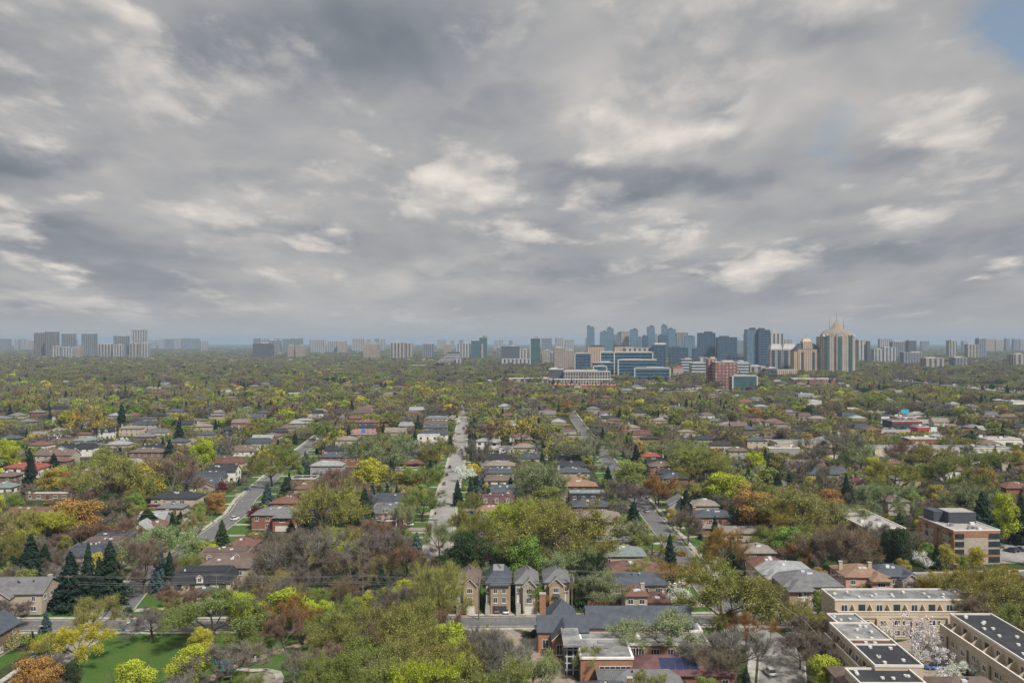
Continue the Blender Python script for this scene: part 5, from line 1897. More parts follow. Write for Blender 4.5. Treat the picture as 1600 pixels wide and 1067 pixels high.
ROOFS = {
    'grey': mat('membrane_grey', (0.14, 0.145, 0.15), 0.8, 0.25, build=m_flatroof((0.11, 0.115, 0.12), (0.27, 0.27, 0.26))),
    'black': mat('membrane_black', (0.03, 0.03, 0.035), 0.8, 0.25, build=m_flatroof((0.026, 0.028, 0.034), (0.045, 0.046, 0.052))),
    'red': mat('membrane_red', (0.10, 0.05, 0.04), 0.8, 0.25, build=m_flatroof((0.095, 0.045, 0.038), (0.13, 0.07, 0.055))),
}


# ------------------------------------------------------------------ brick church hall
Yb = F * (H - 6.0) / (980 - CY)     # eaves line of the long slate roof, near side
u = Yb / F
t = empty('church_hall', (gx(980, Yb), Yb, 0), 0, 'brick church hall with long slate roof, flat-roofed front wing and chimney', 'church hall')
HANDLES.append((gx(980, Yb), Yb, 'the church hall'))
X = lambda px: gx(px, Yb) - gx(980, Yb)
m, r = MB(), MB()
ze, zr = 6.0, 9.6
# long nave: ridge along x; near slope from eave y=980 to ridge y=950
dn = 6.5
m.box(X(919), X(1083), 0, 2 * dn, -.3, ze)
gable_wall(m, X(1083) - X(919), 2 * dn, ze, zr - ze, 'x', cx=(X(919) + X(1083)) / 2, cy=dn)
gable_roof(r, X(1083) - X(919), 2 * dn, ze, zr - ze, 'x', .4, cx=(X(919) + X(1083)) / 2, cy=dn)
# lower cross roof to the side with a hip behind it
m.box(X(841), X(919) - .002, -1.5, 7.5, -.3, ze - .6)
gable_roof(r, X(918) - X(841), 9, ze - .6, 2.8, 'x', .4, cx=(X(841) + X(918)) / 2, cy=3)
gable_wall(m, X(919) - X(841) - .01, 9, ze - .6, 2.8, 'x', cx=(X(841) + X(919)) / 2, cy=3)
m.box(X(858), X(903), 7.502, 16, -.3, ze - .4)
hip_roof(r, X(903) - X(858), 10, ze - .4, 4.2, .4, cx=X(880.5), cy=12)
# front gable of the cross wing
m.box(X(862), X(898), -6.5, -1.502, -.3, ze - 1.0)
gable_wall(m, X(898) - X(862), 5, ze - 1.0, 2.9, 'y', cx=X(880), cy=-4)
gable_roof(r, X(898) - X(862), 8.5, ze - 1.0, 2.9, 'y', .35, cx=X(880), cy=-2.4)
m.build('wall', [W['orange'], W['orange'], TRIM], t)
ro = r.build('roof', [R_['slate'], R_['slate'], TRIM], t)
c = MB()
c.box(-.8, .8, -.7, .7, 4, 12.3)
c.box(-.9, .9, -.8, .8, 12.302, 12.6, 1)
c.build('chimney', [W['orange'], CONC], ro, (X(849.5), 8.4, 0))
# flat wings in front
fm, fr = MB(), MB()
fm.box(X(905), X(1096), -9, -.302, -.3, 4.4)
fm.box(X(1078), X(1096), -.3, 6, -.3, 4.9)
fm.box(X(897), X(971), -22, -9.002, -.3, 5.6)
for x0, x1, y0, y1, z in ((X(905), X(1096), -9, -.32, 4.4), (X(897), X(971), -22, -9.01, 5.6), (X(1078), X(1096), -.31, 6, 4.9)):
    fr.box(x0 - .25, x1 + .25, y0 - .25, y1, z + .002, z + .5, 1)
    fr.box(x0 + .3, x1 - .3, y0 + .3, y1 - .3, z + .502, z + .53, 0)
fm.build('front_wing', [W['orange']], t)
ff = fr.build('flat_roof', [ROOFS['grey'], TRIM], t)
g_ = MB()
g_.box(X(877), X(897) - .002, -17, -6.502, -.3, 7.2)
g_.build('glass_entrance', [facade('entrance_glazing', (0.5, 0.5, 0.48), (0.03, 0.04, 0.05), 1.5, 1.6, 0.8, 0.82, 0.1)], t)
g_ = MB()
g_.box(X(874), X(900), -18.5, -5.5, 7.202, 7.7)
g_.build('entrance_canopy', [ROOFS['grey']], t)
for px, y, z, w_, h_, b_ in ((946, -22, 1.6, 7.5, 2.4, 5), (984, -9, 1.4, 2.2, 2.4, 2), (992, -9, 1.4, 2.2, 2.4, 2), (1015, -9, 1.4, 2.2, 2.2, 2), (1040, -9, 1.4, 2.2, 2.2, 2), (1062, -9, 1.4, 2.2, 2.2, 2)):
    link('window', window_mesh(w_, h_, TRIM, b_), t, (X(px), y - .004, z))
link('window', window_mesh(1.6, 2.6, TRIM, 1), t, (X(872), -6.504, 1.2))
link('window', window_mesh(1.6, 2.2, TRIM, 1), t, (X(852), -1.504, 1.2))
for px, y, z, a, b, h in ((935, -15, 6.13, 1.6, 1.0, 1.4), (926, -16.5, 6.13, 1.2, .9, 1.1)):
    q = MB()
    q.box(-a, a, -b, b, 0, h)
    q.box(-a * .5, a * .5, -b - .4, -b - .002, .2, h * .8)
    q.build('rooftop_unit', [METAL], ff, (X(px), y, z))
q = MB()
q.prism([(-1.6, -1.6), (1.6, -1.6), (1.6, 1.6), (-1.6, 1.6)], 0, 1.5, taper=.15)
q.build('roof_lantern', [TRIM], ff, (X(988), -4.5, 4.93))
HOUSES.append((gx(980, Yb), Yb - 3, (X(1096) - X(841)) / 2 + 6, 23, 'church'))
KEEP.append((841, 1096, 945, 1020, Yb - 4))
# raised grey wall behind the nave court
# blue bins by the church
for i, (px, py) in enumerate(((933, 1043.5), (937, 1044), (941.5, 1044))):
    x, y = gp(px, py)
    b = empty('recycling_bin', (x, y, 0), 0, 'blue lidded recycling bin beside the church front wing', 'bin', 'blue recycling bins beside the church hall')
    m = MB()
    m.prism([(-.35, -.4), (.35, -.4), (.35, .4), (-.35, .4)], .1, 1.05, taper=1.15)
    m.build('bin_body', plain('bin_blue', (0.02, 0.06, 0.35), 0.45), b)
    m = MB()
    m.box(-.44, .44, -.5, .5, 1.052, 1.13)
    m.build('lid', plain('bin_blue', (0.02, 0.06, 0.35), 0.45), b)

# ------------------------------------------------------------------ flat-roofed stucco terraces with roof decks
TERR = plain('terrace_stucco', (0.46, 0.385, 0.285), 0.85, var=0.1, vscale=0.25)
PARA = plain('parapet_cap', (0.60, 0.57, 0.52), 0.75)


def terrace(x, y, rz, L, D, units, label, segs, deck=2.4, handle=None, zt=9.6, both=False, seed=1):
    """a terrace along local x, its decks on the -y side; segs: roof stretches (share, colour)"""
    rng = random.Random(seed)
    t = empty('terrace', (x, y, 0), rz, label, 'terraced houses')
    if handle:
        HANDLES.append((x, y, handle))
    z1, z2 = zt - 3.2, zt
    m = MB()
    m.box(-L / 2, L / 2, -D / 2 - deck, D / 2, -.3, z1)
    m.box(-L / 2, L / 2, -D / 2, D / 2, z1 + .002, z2)
    # cornice under the deck
    m.box(-L / 2 - .15, L / 2 + .15, -D / 2 - deck - .25, -D / 2 - deck - .002, z1 - .7, z1 - .3)
    uw = L / units
    for i in range(0, units, 2):          # shallow bays
        m.box(-L / 2 + uw * (i + .15), -L / 2 + uw * (i + .85), -D / 2 - deck - .55, -D / 2 - deck - .252, -.3, z1 - .75)
    m.build('wall', [TERR], t)
    p = MB()
    for x0, x1, y0, y1 in ((-L / 2 - .12, L / 2 + .12, -D / 2 - .12, -D / 2 + .2), (-L / 2 - .12, L / 2 + .12, D / 2 - .2, D / 2 + .12),
                           (-L / 2 - .12, -L / 2 + .2, -D / 2 + .202, D / 2 - .202), (L / 2 - .2, L / 2 + .12, -D / 2 + .202, D / 2 - .202)):
        p.box(x0, x1, y0, y1, z2 + .002, z2 + .55)
    p.build('parapet', [PARA], t)
    p = MB()
    p.box(-L / 2, L / 2, -D / 2 - deck - .05, -D / 2 - deck + .15, z1 + .002, z1 + 1.0)
    p.box(-L / 2 - .1, L / 2 + .1, -D / 2 - deck - .15, -D / 2 - deck + .25, z1 + 1.002, z1 + 1.12, 1)
    for s in (-1, 1):
        p.box(s * L / 2 - .1, s * L / 2 + .1, -D / 2 - deck + .26, -D / 2 - .002, z1 + .002, z1 + 1.0)
    p.build('deck_parapet', [TERR, PARA], t)
    a = -L / 2 + .22
    for sh, c in segs:
        b = a + (L - .44) * sh
        r = MB()
        r.box(a, b - .02, -D / 2 + .22, D / 2 - .22, z2 + .004, z2 + .16)
        if b < L / 2 - 1:
            r.box(b - .15, b + .15, -D / 2 + .22, D / 2 - .22, z2 + .162, z2 + .5, 1)
        r.build('flat_roof', [ROOFS[c], PARA], t)
        a = b
    for i in range(units):
        cx = -L / 2 + uw * (i + .5)
        if i:
            f = MB()                          # curved privacy fin between decks
            prof = [(-D / 2 - deck + .2, z1 + 1.0)] + [(-D / 2 - deck + .2 + (deck - .2) * k / 5, z1 + 1.0 + 1.3 * math.sin(k / 5 * math.pi / 2)) for k in range(1, 6)]
            for s, (xa) in ((0, -.09), (1, .09)):
                q = [(xa, -D / 2 - deck + .2, z1)] + [(xa, yy, zz) for yy, zz in prof] + [(xa, -D / 2 - .01, z1)]
                f.poly(q if s else q[::-1])
            for k in range(5):
                f.poly([(-.09, *prof[k]), (.09, *prof[k]), (.09, *prof[k + 1]), (-.09, *prof[k + 1])])
            f.poly([(-.09, prof[0][0], z1), (.09, prof[0][0], z1), (.09, *prof[0]), (-.09, *prof[0])])
            f.build('deck_fin', [TERR], t, (-L / 2 + uw * i, 0, 0))
        link('patio_door', window_mesh(1.8, 2.1, DTRIM if i % 2 else TRIM, 1), t, (cx + .2, -D / 2 - .006, z1 + .12))
        for z in (0.9, 3.7):
            yb = -D / 2 - deck - (.556 if i % 2 == 0 else .006)
            link('window', window_mesh(1.7, 1.5, TRIM, 1), t, (cx - (.0 if i % 2 == 0 else .8), yb, z))
            if i % 2:
                link('window', window_mesh(.8, 1.4, TRIM, 0), t, (cx + 1.0, yb, z))
        for k in range(2):
            v = MB()
            v.box(-.35, .35, -.3, .3, 0, .45, 0)
            v.box(-.25, .25, -.45, -.302, .1, .5, 0)
            v.build('roof_vent', [WHITE_V], t, (cx + rng.uniform(-1.2, 1.2), rng.uniform(-D * .3, D * .3), z2 + .16))
    for s in (-1, 1):
        for k in (-.25, .2):
            on_face(t, window_mesh(1.2, 1.5, TRIM), 'window', 1 if s > 0 else 3, D * k, 7.1 if k > 0 else 4.2, L, D)
    HOUSES.append((x, y, (L / 2 if abs(math.cos(rz)) > .7 else D / 2 + deck) + 1.5, (D / 2 + deck if abs(math.cos(rz)) > .7 else L / 2) + 1.5, label))
    return t


Zt = 9.6
Yf = F * (H - Zt) / (938.5 - CY)
Xa, Xb = gx(1316, Yf), gx(1512, Yf)
terrace((Xa + Xb) / 2, Yf + 5.2, 0.0, Xb - Xa + 4, 10.4, 8, 'flat-roofed stucco terrace across the courtyard end, grey stained roof with vents', [(1.0, 'grey')], 2.4, 'the courtyard end terrace', Zt, seed=3)
KEEP.append((1300, 1515, 920, 985, Yf))
# terrace on the cul-de-sac: roof long axis runs away from the viewer
Y1, Y0 = F * (H - Zt) / (975 - CY), F * (H - Zt) / (1042 - CY)
xl, xr = gx(1287, Y1), gx(1352, Y1)
terrace((xl + xr) / 2 + 1.2, (Y0 + Y1) / 2, -math.pi / 2 - 0.02, Y1 - Y0, (xr - xl) * 1.0, 7, 'flat-roofed stucco terrace beside the cul-de-sac, roof half grey and half black with a red band',
        [(.42, 'grey'), (.12, 'red'), (.46, 'black')], 1.2, 'the cul-de-sac terrace', Zt, seed=5)
KEEP.append((1285, 1450, 972, 1050, Y0 + 8))
Y2 = F * (H - Zt) / (1064 - CY)
xs0, xs1 = gx(1345, Y2), gx(1448, Y2)
terrace((xs0 + xs1) / 2, Y2 + 4.6, 0, xs1 - xs0, 8.4, 3, 'short end block of the cul-de-sac terrace with black roof at the bottom edge', [(1.0, 'black')], 1.0, None, Zt - .9, seed=8)
Y3 = F * (H - Zt) / (973 - CY)
terrace(gx(1338, Y3), Y3 + 6.0, 0, gx(1362, Y3) - gx(1316, Y3), 9, 2, 'low linking block with pale roof between the courtyard end and cul-de-sac terraces', [(1.0, 'grey')], .8, None, Zt - 1.2, seed=9)
# terrace on the far side of the courtyard, decks facing it
Y1, Y0 = F * (H - Zt) / (961 - CY), F * (H - Zt) / (1100 - CY)
xl, xr = gx(1477, Y1), gx(1541, Y1)
terrace((xl + xr) / 2 + 1.0, (Y0 + Y1) / 2, -math.pi / 2 - 0.01, Y1 - Y0, xr - xl, 11, 'flat-roofed stucco terrace with black roof and curved deck fins facing the blossom courtyard',
        [(.64, 'black'), (.1, 'black'), (.08, 'grey'), (.18, 'black')], 2.6, 'the black-roofed terrace', Zt, seed=7)
KEEP.append((1460, 1600, 958, 1067, Y0 + 20))

# ------------------------------------------------------------------ brick apartment buildings


def apartment(px0, px1, ytop, Yc_off, floors, D, label, handle, pent=True, fh=2.8, rz=0.0, name='apartment_building'):
    ht = floors * fh + .8
    Yf = F * (H - ht) / (ytop - CY)
    w = (px1 - px0) / F * Yf
    X = gx((px0 + px1) / 2, Yf)
    t = empty(name, (X, Yf + D / 2, 0), rz, label, 'apartment building')
    HANDLES.append((X, Yf + D / 2, handle))
    HOUSES.append((X, Yf + D / 2, w / 2 + 3, D / 2 + 3, label))
    m = MB()
    m.box(-w / 2, w / 2, -D / 2, D / 2, -.3, ht - .8, 0)
    m.box(-w / 2 - .1, w / 2 + .1, -D / 2 - .1, D / 2 + .1, ht - 2.3, ht, 1)
    m.box(-w / 2 - .1, w / 2 + .1, -D / 2 - .1, D / 2 + .1, fh - .1, fh + .9, 1)
    for k in (.03, .36, .5, .97):
        m.box(-w / 2 - .25, -w / 2 - .002, -D / 2 + D * k - 1.4, -D / 2 + D * k + 1.4, -.3, ht - 2.31, 1)
    m.build('wall', [W['stone'], W['orange']], t)
    r = MB()
    r.box(-w / 2 + .25, w / 2 - .25, -D / 2 + .25, D / 2 - .25, ht + .002, ht + .06, 0)
    for q in ((-w / 2 - .15, w / 2 + .15, -D / 2 - .15, -D / 2 + .2), (-w / 2 - .15, w / 2 + .15, D / 2 - .2, D / 2 + .15), (-w / 2 - .15, -w / 2 + .2, -D / 2 + .2, D / 2 - .2), (w / 2 - .2, w / 2 + .15, -D / 2 + .2, D / 2 - .2)):
        r.box(*q, ht + .003, ht + .35, 1)
    ro = r.build('roof', [ROOFGREY, TRIM], t)
    for fl in range(floors):
        z = fl * fh + .9
        for u in (-.38, .3, .39, .47):
            link('window', window_mesh(3.4 if u < 0 else 1.4, 1.7, DTRIM, 2 if u < 0 else 0), t, (w * u - (.2 if u > .4 else 0), -D / 2 - (.106 if fl in () else .104), z))
        n = int(D / 4.2)
        for i in range(n):
            k = (i + .5) / n
            if min(abs(k - q) for q in (.03, .36, .5, .97)) < .05:
                continue
            link('window', window_mesh(1.9, 1.7, TRIM if i % 2 else DTRIM, 1), t, (-w / 2 - .106, -D / 2 + D * k, z), -math.pi / 2)
    if pent:
        q = MB()
        q.box(-w * .22, w * .4, -D * .02, D * .34, ht + .1, ht + 4.2, 0)
        q.box(-w * .22 + .4, w * .4 - .4, -D * .02 + .4, D * .34 - .4, ht + 4.202, ht + 4.24, 1)
        q.box(-w * .45, -w * .22 - .002, D * .12, D * .42, ht + .1, ht + 4.0, 0)
        q.build('penthouse', [plain('blue_grey_metal', (0.055, 0.065, 0.08), 0.5), ROOFGREY], ro)
    for k in range(7):
        v = MB()
        rng = random.Random(k + floors)
        a = rng.uniform(.4, 1.1)
        v.box(-a, a, -.5, .5, 0, rng.uniform(.5, 1.1))
        v.build('roof_vent', [WHITE_V if k % 2 else METAL], ro, (rng.uniform(-.4, .4) * w, rng.uniform(-.46, -.08) * D, ht + .07))
    return t


apartment(1488, 1561, 829, 0, 4, 26, 'four-storey stone and orange brick apartment building with dark metal penthouse', 'the brick apartment building', rz=0.03)
KEEP.append((1432, 1562, 793, 872, 330))
apartment(1352, 1414, 826, 0, 3, 38, 'three-storey brick care home with long pale flat roof behind budding trees', 'the flat-roofed care home', pent=False, rz=0.02, name='care_home')
KEEP.append((1300, 1412, 795, 832, 340))

# ------------------------------------------------------------------ shops and sheds to the side


def box_store(x0, x1, ytop, wallm, roofm, D, label, handle=None, zt=6.0, bands=(), rz=0.0):
    Yf = F * (H - zt) / (ytop - CY)
    w = (x1 - x0) / F * Yf
    X = gx((x0 + x1) / 2, Yf)
    t = empty('shop_building', (X, Yf + D / 2, 0), rz, label, 'shop building')
    HOUSES.append((X, Yf + D / 2, w / 2 + 4, D / 2 + 4, label))
    KEEP.append((x0, x1, ytop - D * (ytop - CY) / Yf * .8, ytop + zt * F / Yf * .55, Yf))
    m = MB()
    m.box(-w / 2, w / 2, -D / 2, D / 2, -.3, zt)
    m.build('wall', [wallm], t)
    r = MB()
    r.box(-w / 2 - .2, w / 2 + .2, -D / 2 - .2, D / 2 + .2, zt + .002, zt + .6, 0)
    r.box(-w / 2 + .3, w / 2 - .3, -D / 2 + .3, D / 2 - .3, zt + .602, zt + .64, 1)
    ro = r.build('roof', [PARA, roofm], t)
    rng = random.Random(int(x0))
    for k in range(5):
        v = MB()
        v.box(-1.2, 1.2, -.9, .9, 0, 1.2)
        v.build('rooftop_unit', [WHITE_V if k % 2 else METAL], ro, (rng.uniform(-.42, .42) * w, rng.uniform(-.3, .3) * D, zt + .65))
    for nm, u0, u1, z0, z1, mm in bands:
        b = MB()
        b.box(w * u0, w * u1, -D / 2 - .25, -D / 2 - .004, z0, z1)
        b.build(nm, [mm], t)
    return t


SHOPGL = glass('shop_glass', (0.035, 0.05, 0.06), 0.1)
REDP = plain('red_fascia', (0.36, 0.05, 0.04), 0.5)
ORP = plain('orange_fascia', (0.55, 0.14, 0.03), 0.5)
TEALP = plain('teal_roof', (0.02, 0.09, 0.10), 0.6)
box_store(1215, 1326, 692, W['stucco'], ROOFS['grey'], 18, 'long beige flat-roofed school behind a dark leafless tree', None, 6.5,
          [('window_band', -.46, -.05, 2.0, 3.4, SHOPGL), ('window_band', .02, .47, 2.0, 3.4, SHOPGL)])
box_store(1202, 1250, 701, W['grey'], ROOFGREY, 10, 'small white flat shed in front of the beige school', None, 5)
box_store(1358, 1482, 700, W['cream'], ROOFS['grey'], 14, 'long cream warehouse shop with a blue entrance panel', None, 7,
          [('blue_panel', -.47, -.43, .5, 6.5, plain('dark_blue_panel', (0.02, 0.045, 0.10), .4)), ('shop_window', -.28, -.08, .3, 2.6, SHOPGL)])
box_store(1486, 1582, 701, W['white'], ROOFS['grey'], 16, 'white shop building with curved pale roof units', None, 7,
          [('window_band', -.3, .3, 1.5, 4.0, SHOPGL)])
box_store(1543, 1600, 687, W['white'], ROOFGREY, 20, 'white pillared low building behind the white shop', None, 6.5,
          [('window_band', -.4, -.2, 1, 4.5, SHOPGL), ('window_band', 0, .2, 1, 4.5, SHOPGL)])
box_store(1420, 1470, 686, W['red'], ROOFGREY, 14, 'dark red brick shop with white sign squares', None, 7,
          [('sign_panel', -.3, -.2, 2.5, 5.0, WHITE_P), ('sign_panel', -.1, 0, 2.5, 5.0, WHITE_P)])
box_store(1402, 1432, 652, ORP, DKROOF, 18, 'orange-fronted plaza shop behind the car park', None, 8, [('fascia', -.48, .48, 5, 7.4, REDP)])
box_store(1394, 1441, 658, W['dark'], TEALP, 22, 'teal-roofed plaza shop with red trim', None, 7,
          [('fascia', -.48, .48, 5.4, 6.6, REDP), ('shop_window', -.45, .45, .4, 3.6, SHOPGL)])
box_store(1434, 1452, 668, REDP, DKROOF, 14, 'small red shop at the end of the plaza', None, 6, [('shop_window', -.4, .4, .4, 3, SHOPGL)])
box_store(1583, 1612, 628, W['white'], ROOFGREY, 25, 'white building with window bays at the picture edge by the highway', None, 9, [('window_band', -.4, .4, 2, 6, SHOPGL)])
box_store(1257, 1284, 627, plain('pale_metal', (0.5, 0.5, 0.48), .6), ROOFGREY, 30, 'pale metal-sided hall below the domed towers', None, 7)
box_store(1247, 1272, 616, W['grey'], COPPER, 24, 'grey hall with pale green roof below the domed towers', None, 7)
for (x0, x1, yt, yb, col, lab) in ((1408, 1420, 639.5, 646, (0.06, 0.33, 0.50), 'blue billboard above the orange-fronted plaza shop'),
                                   (1454, 1464, 667, 674, (0.62, 0.62, 0.60), 'white billboard beside the small red plaza shop')):
    zb = 8.5 if yt < 650 else 7.0
    Yb_ = F * (H - zb) / (yb - CY)
    t = empty('billboard', (gx((x0 + x1) / 2, Yb_), Yb_, 0), 0, lab, 'billboard')
    KEEP.append((x0, x1, yt, yb, Yb_))
    w = (x1 - x0) / F * Yb_
    hgt = (yb - yt) / F * Yb_
    m = MB()
    m.box(-w / 2, w / 2, -.3, .3, zb, zb + hgt, bottom=True)
    m.build('panel', plain('billboard_%d' % x0, col, .5), t)
    m = MB()
    m.tube([(0, .5, 0), (0, .5, zb + .2)], .5, 6)
    m.build('post', METAL, t)

# ------------------------------------------------------------------ houses half hidden in the far trees
rngf = random.Random(77)


def near_road(x, y, extra=0.0):
    for pts, hw in ROADS:
        for i in range(len(pts) - 1):
            ax, ay = pts[i]
            bx, by = pts[i + 1]
            if y < min(ay, by) - hw - extra - 2 or y > max(ay, by) + hw + extra + 2:
                continue
            dx, dy = bx - ax, by - ay
            t = max(0, min(1, ((x - ax) * dx + (y - ay) * dy) / (dx * dx + dy * dy + 1e-9)))
            if math.hypot(x - ax - t * dx, y - ay - t * dy) < hw + extra:
                return True
    return False


def near_main(x, y, extra):
    keep = ROADS[:]
    ROADS[:] = FRONT
    r = near_road(x, y, extra)
    ROADS[:] = keep
    return r


HGRID = {}


def hgrid_add(h):
    for i in range(int((h[0] - h[2]) // 30), int((h[0] + h[2]) // 30) + 1):
        for j in range(int((h[1] - h[3]) // 30), int((h[1] + h[3]) // 30) + 1):
            HGRID.setdefault((i, j), []).append(h)


for h_ in HOUSES:
    hgrid_add(h_)


def in_house(x, y, m=0.0):
    for i in (-1, 0, 1):
        for j in (-1, 0, 1):
            for h in HGRID.get((int(x // 30) + i, int(y // 30) + j), ()):
                if abs(x - h[0]) < h[2] + m and abs(y - h[1]) < h[3] + m:
                    return True
    return False


def in_poly(x, y, P):
    c = False
    for i in range(len(P)):
        ax, ay = P[i]
        bx, by = P[i - 1]
        if (ay > y) != (by > y) and x < (bx - ax) * (y - ay) / (by - ay) + ax:
            c = not c
    return c


def px_of(x, y, z):
    return CX + x / y * F, CY - (z - H) / y * F


n_auto = 0
cand = []
for k in range(-7, 8):
    for yy in range(430, 1700, 18):
        for s in (-1, 1):
            x = k * 98 - 35 + s * 21 - yy * 0.05
            cand.append((x + rngf.uniform(-3, 3), yy + rngf.uniform(-4, 4)))
rngf.shuffle(cand)
cand.sort(key=lambda c: c[1] > 950)
FAR_LABELS = {'brown': 'small brown-roofed house showing between the far treetops', 'slate': 'small slate-roofed house showing between the far treetops',
              'redbrown': 'small red-brown roofed house showing between the far treetops', 'grey': 'small grey-roofed house showing between the far treetops',
              'black': 'small black-roofed house showing between the far treetops', 'light': 'small pale-roofed house showing between the far treetops',
              'taupe': 'small taupe-roofed house showing between the far treetops'}
for x, y in cand:
    px, py = px_of(x, y, 8)
    if not (-20 < px < 1620) or n_auto >= 300 or (n_auto >= 200 and y < 950) or py > 745:
        continue
    if in_house(x, y, 12) or near_road(x, y, 9) or any(in_poly(x, y, P) for P in CLEAR):
        continue
    rf = rngf.choice(['brown', 'brown', 'slate', 'redbrown', 'grey', 'black', 'light', 'taupe'])
    wl = rngf.choice(['beige', 'brown', 'red', 'white', 'stucco', 'stone', 'cream'])
    st = rngf.choice(['hip', 'hip', 'hip', 'gable', 'mansard', 'low'])
    lab = FAR_LABELS[rf]
    house(0, 0, 600, st, wl, rf, lab, floors=rngf.choice((1, 2, 2)), d=11, loc=(x, y), wd=rngf.uniform(12, 17), near=y < 620, group=rf + '-roofed houses in the far trees',
          rz=rngf.uniform(-.1, .1), wing='x', name='far_house')
    hgrid_add(HOUSES[-1])
    w2 = HOUSES[-1][2] / y * F
    if n_auto % 5:
        KEEP.append((px - w2, px + w2, py - 2, py + 6 * F / y * .62, y))
    n_auto += 1

# stretches of road that stay visible
for (px0, py0), (px1, py1), hw in [((676, 868), (691, 825), 16), ((691, 825), (702, 760), 13), ((702, 760), (717, 700), 9), ((717, 700), (727, 645), 5),
                                   ((172, 966), (230, 902), 20), ((318, 845), (385, 782), 18), ((400, 765), (440, 735), 9), ((455, 718), (490, 690), 7),
                                   ((1080, 885), (1018, 808), 12), ((1012, 800), (956, 732), 9), ((915, 682), (895, 650), 7), ((945, 722), (918, 686), 7), ((1092, 905), (1120, 945), 8),
                                   ((1205, 1005), (1222, 1060), 24), ((0, 1055), (60, 1020), 10), ((60, 1020), (105, 990), 10), ((1258, 775), (1295, 795), 9), ((1200, 955), (1215, 970), 10)]:
    hw += 3
    n = max(2, int(abs(py1 - py0) / 6))
    for i in range(n):
        a, b = i / n, (i + 1) / n
        ya, yb = py0 + (py1 - py0) * a, py0 + (py1 - py0) * b
        xm = px0 + (px1 - px0) * (a + b) / 2
        KEEP.append((xm - hw, xm + hw, min(ya, yb) - 2, max(ya, yb), F * H / (max(ya, yb) - CY)))
for x0, x1 in ((10, 80), (100, 270), (735, 838), (1085, 1120)):
    KEEP.append((x0, x1, 966, 986, 252))
KEEP.append((132, 290, 990, 1066, 212))
KEEP.append((385, 478, 1008, 1066, 212))
for a_, b_, Yh in ((1385, 1420, 1830), (1420, 1450, 1750), (1450, 1490, 1650), (1490, 1530, 1560), (1530, 1570, 1480), (1570, 1602, 1400)):
    KEEP.append((a_, b_, CY + F * H / Yh - 5, CY + F * H / Yh + 2, Yh - 30))
KEEP.append((1478, 1580, 593, 600, 1600))
KEEP.append((1372, 1455, 652, 676, 1150))
KEEP.append((1425, 1520, 893, 903, 305))
KEEP.append((1562, 1600, 858, 880, 345))
for a, b, c, d_, Yk in ((857, 960, 580, 602, 1620), (1010, 1092, 597, 612, 1390), (1092, 1140, 570, 617, 1270), (1104, 1154, 560, 607, 1450), (1146, 1184, 588, 611, 1400), (672, 722, 551, 573, 2800),
                        (865, 972, 599, 606, 1490), (940, 1050, 550, 596, 1740), (1240, 1306, 592, 600, 1640), (1172, 1250, 573, 590, 1850), (640, 664, 571, 575, 2400), (795, 856, 592, 598, 1600)):
    KEEP.append((a, b, c, d_, Yk))
KG = {}
for kb in KEEP:
    for i in range(int(kb[0] // 20), int(kb[1] // 20) + 1):
        KG.setdefault(i, []).append(kb)


def fit_height(x, y, h, w, slack=0.06):
    """greatest height up to h at which this tree leaves what stands behind it in view"""
    px = CX + x / y * F
    hw = w * .5 * F / y * .8
    ym = None
    for i in range(int((px - hw) // 20), int((px + hw) // 20) + 1):
        for k in KG.get(i, ()):
            if k[4] > y + 2 and px + hw > k[0] + 2 and px - hw < k[1] - 2:
                lim = k[3] - (k[3] - k[2]) * slack
                by = CY + H * F / y
                if by > k[2]:
                    ym = lim if ym is None else max(ym, lim)
    if ym is None:
        return h
    return min(h, H - (ym - CY) / F * y)


# ------------------------------------------------------------------ trees the photo singles out
EXTRA = [(gp(200, 1000), 'the park lawn'), (gp(400, 1050), 'the playground'), (gp(470, 1005), 'the park path'), (gp(470, 890), 'the grey belt of trees'),
         (gp(600, 900), 'the sagging wires'), (gp(690, 930), 'the pale birch'), (gp(600, 1000), 'the olive thicket'), (gp(790, 1040), 'the church forecourt'),
         (gp(1150, 985), 'the big bare-limbed tree'), (gp(1245, 1000), 'the white trailer'), (gp(1440, 1010), 'the blossom courtyard'), (gp(1550, 930), 'the golden thicket'),
         (gp(1310, 860), 'the russet grove'), (gp(60, 1020), 'the park side street'), (gp(20, 870), 'the dark spruces'), (gp(870, 850), 'the tall willow'),
         (gp(1590, 870), 'the car park'), (gp(700, 850), 'the foot of the long street'), (gp(150, 800), 'the orange maple'), (gp(520, 800), 'the long dark pine'),
         (gp(1190, 800), 'the big russet maple'), (gp(1580, 800), 'the evergreen corner'), (gp(800, 780), 'the street lamp'), (gp(1000, 820), 'the side road')]
for p_, nm_ in EXTRA:
    HANDLES.append((p_[0], p_[1], nm_))
KINDWORD = {'maple_tree': 'round leafy tree', 'budding_tree': 'budding tree', 'bare_tree': 'bare twiggy tree', 'spruce_tree': 'spruce', 'columnar_tree': 'narrow tree',
            'blossom_tree': 'blossom tree', 'garden_shrub': 'shrub'}
COLWORD = {'fir': 'dark', 'blue': 'blue-green', 'grey': 'grey-brown', 'dark': 'dark green', 'moss': 'moss-green', 'lime': 'lime-green'}
PLANTED = []


def auto_label(kind, cname, x, y):
    bd, best = 1e9, None
    for hx, hy, nm in HANDLES:
        d = math.hypot((x - hx), (y - hy) * .8)
        if d < bd:
            bd, best = d, (hx, hy, nm)
    dy, dx = y - best[1], x - best[0]
    rel = 'behind' if dy > 9 and abs(dx) < dy * 1.5 else 'in front of' if dy < -9 and abs(dx) < -dy * 1.5 else 'beside'
    return f"{COLWORD.get(cname, cname)} {KINDWORD[kind]} {rel} {best[2]}", bd


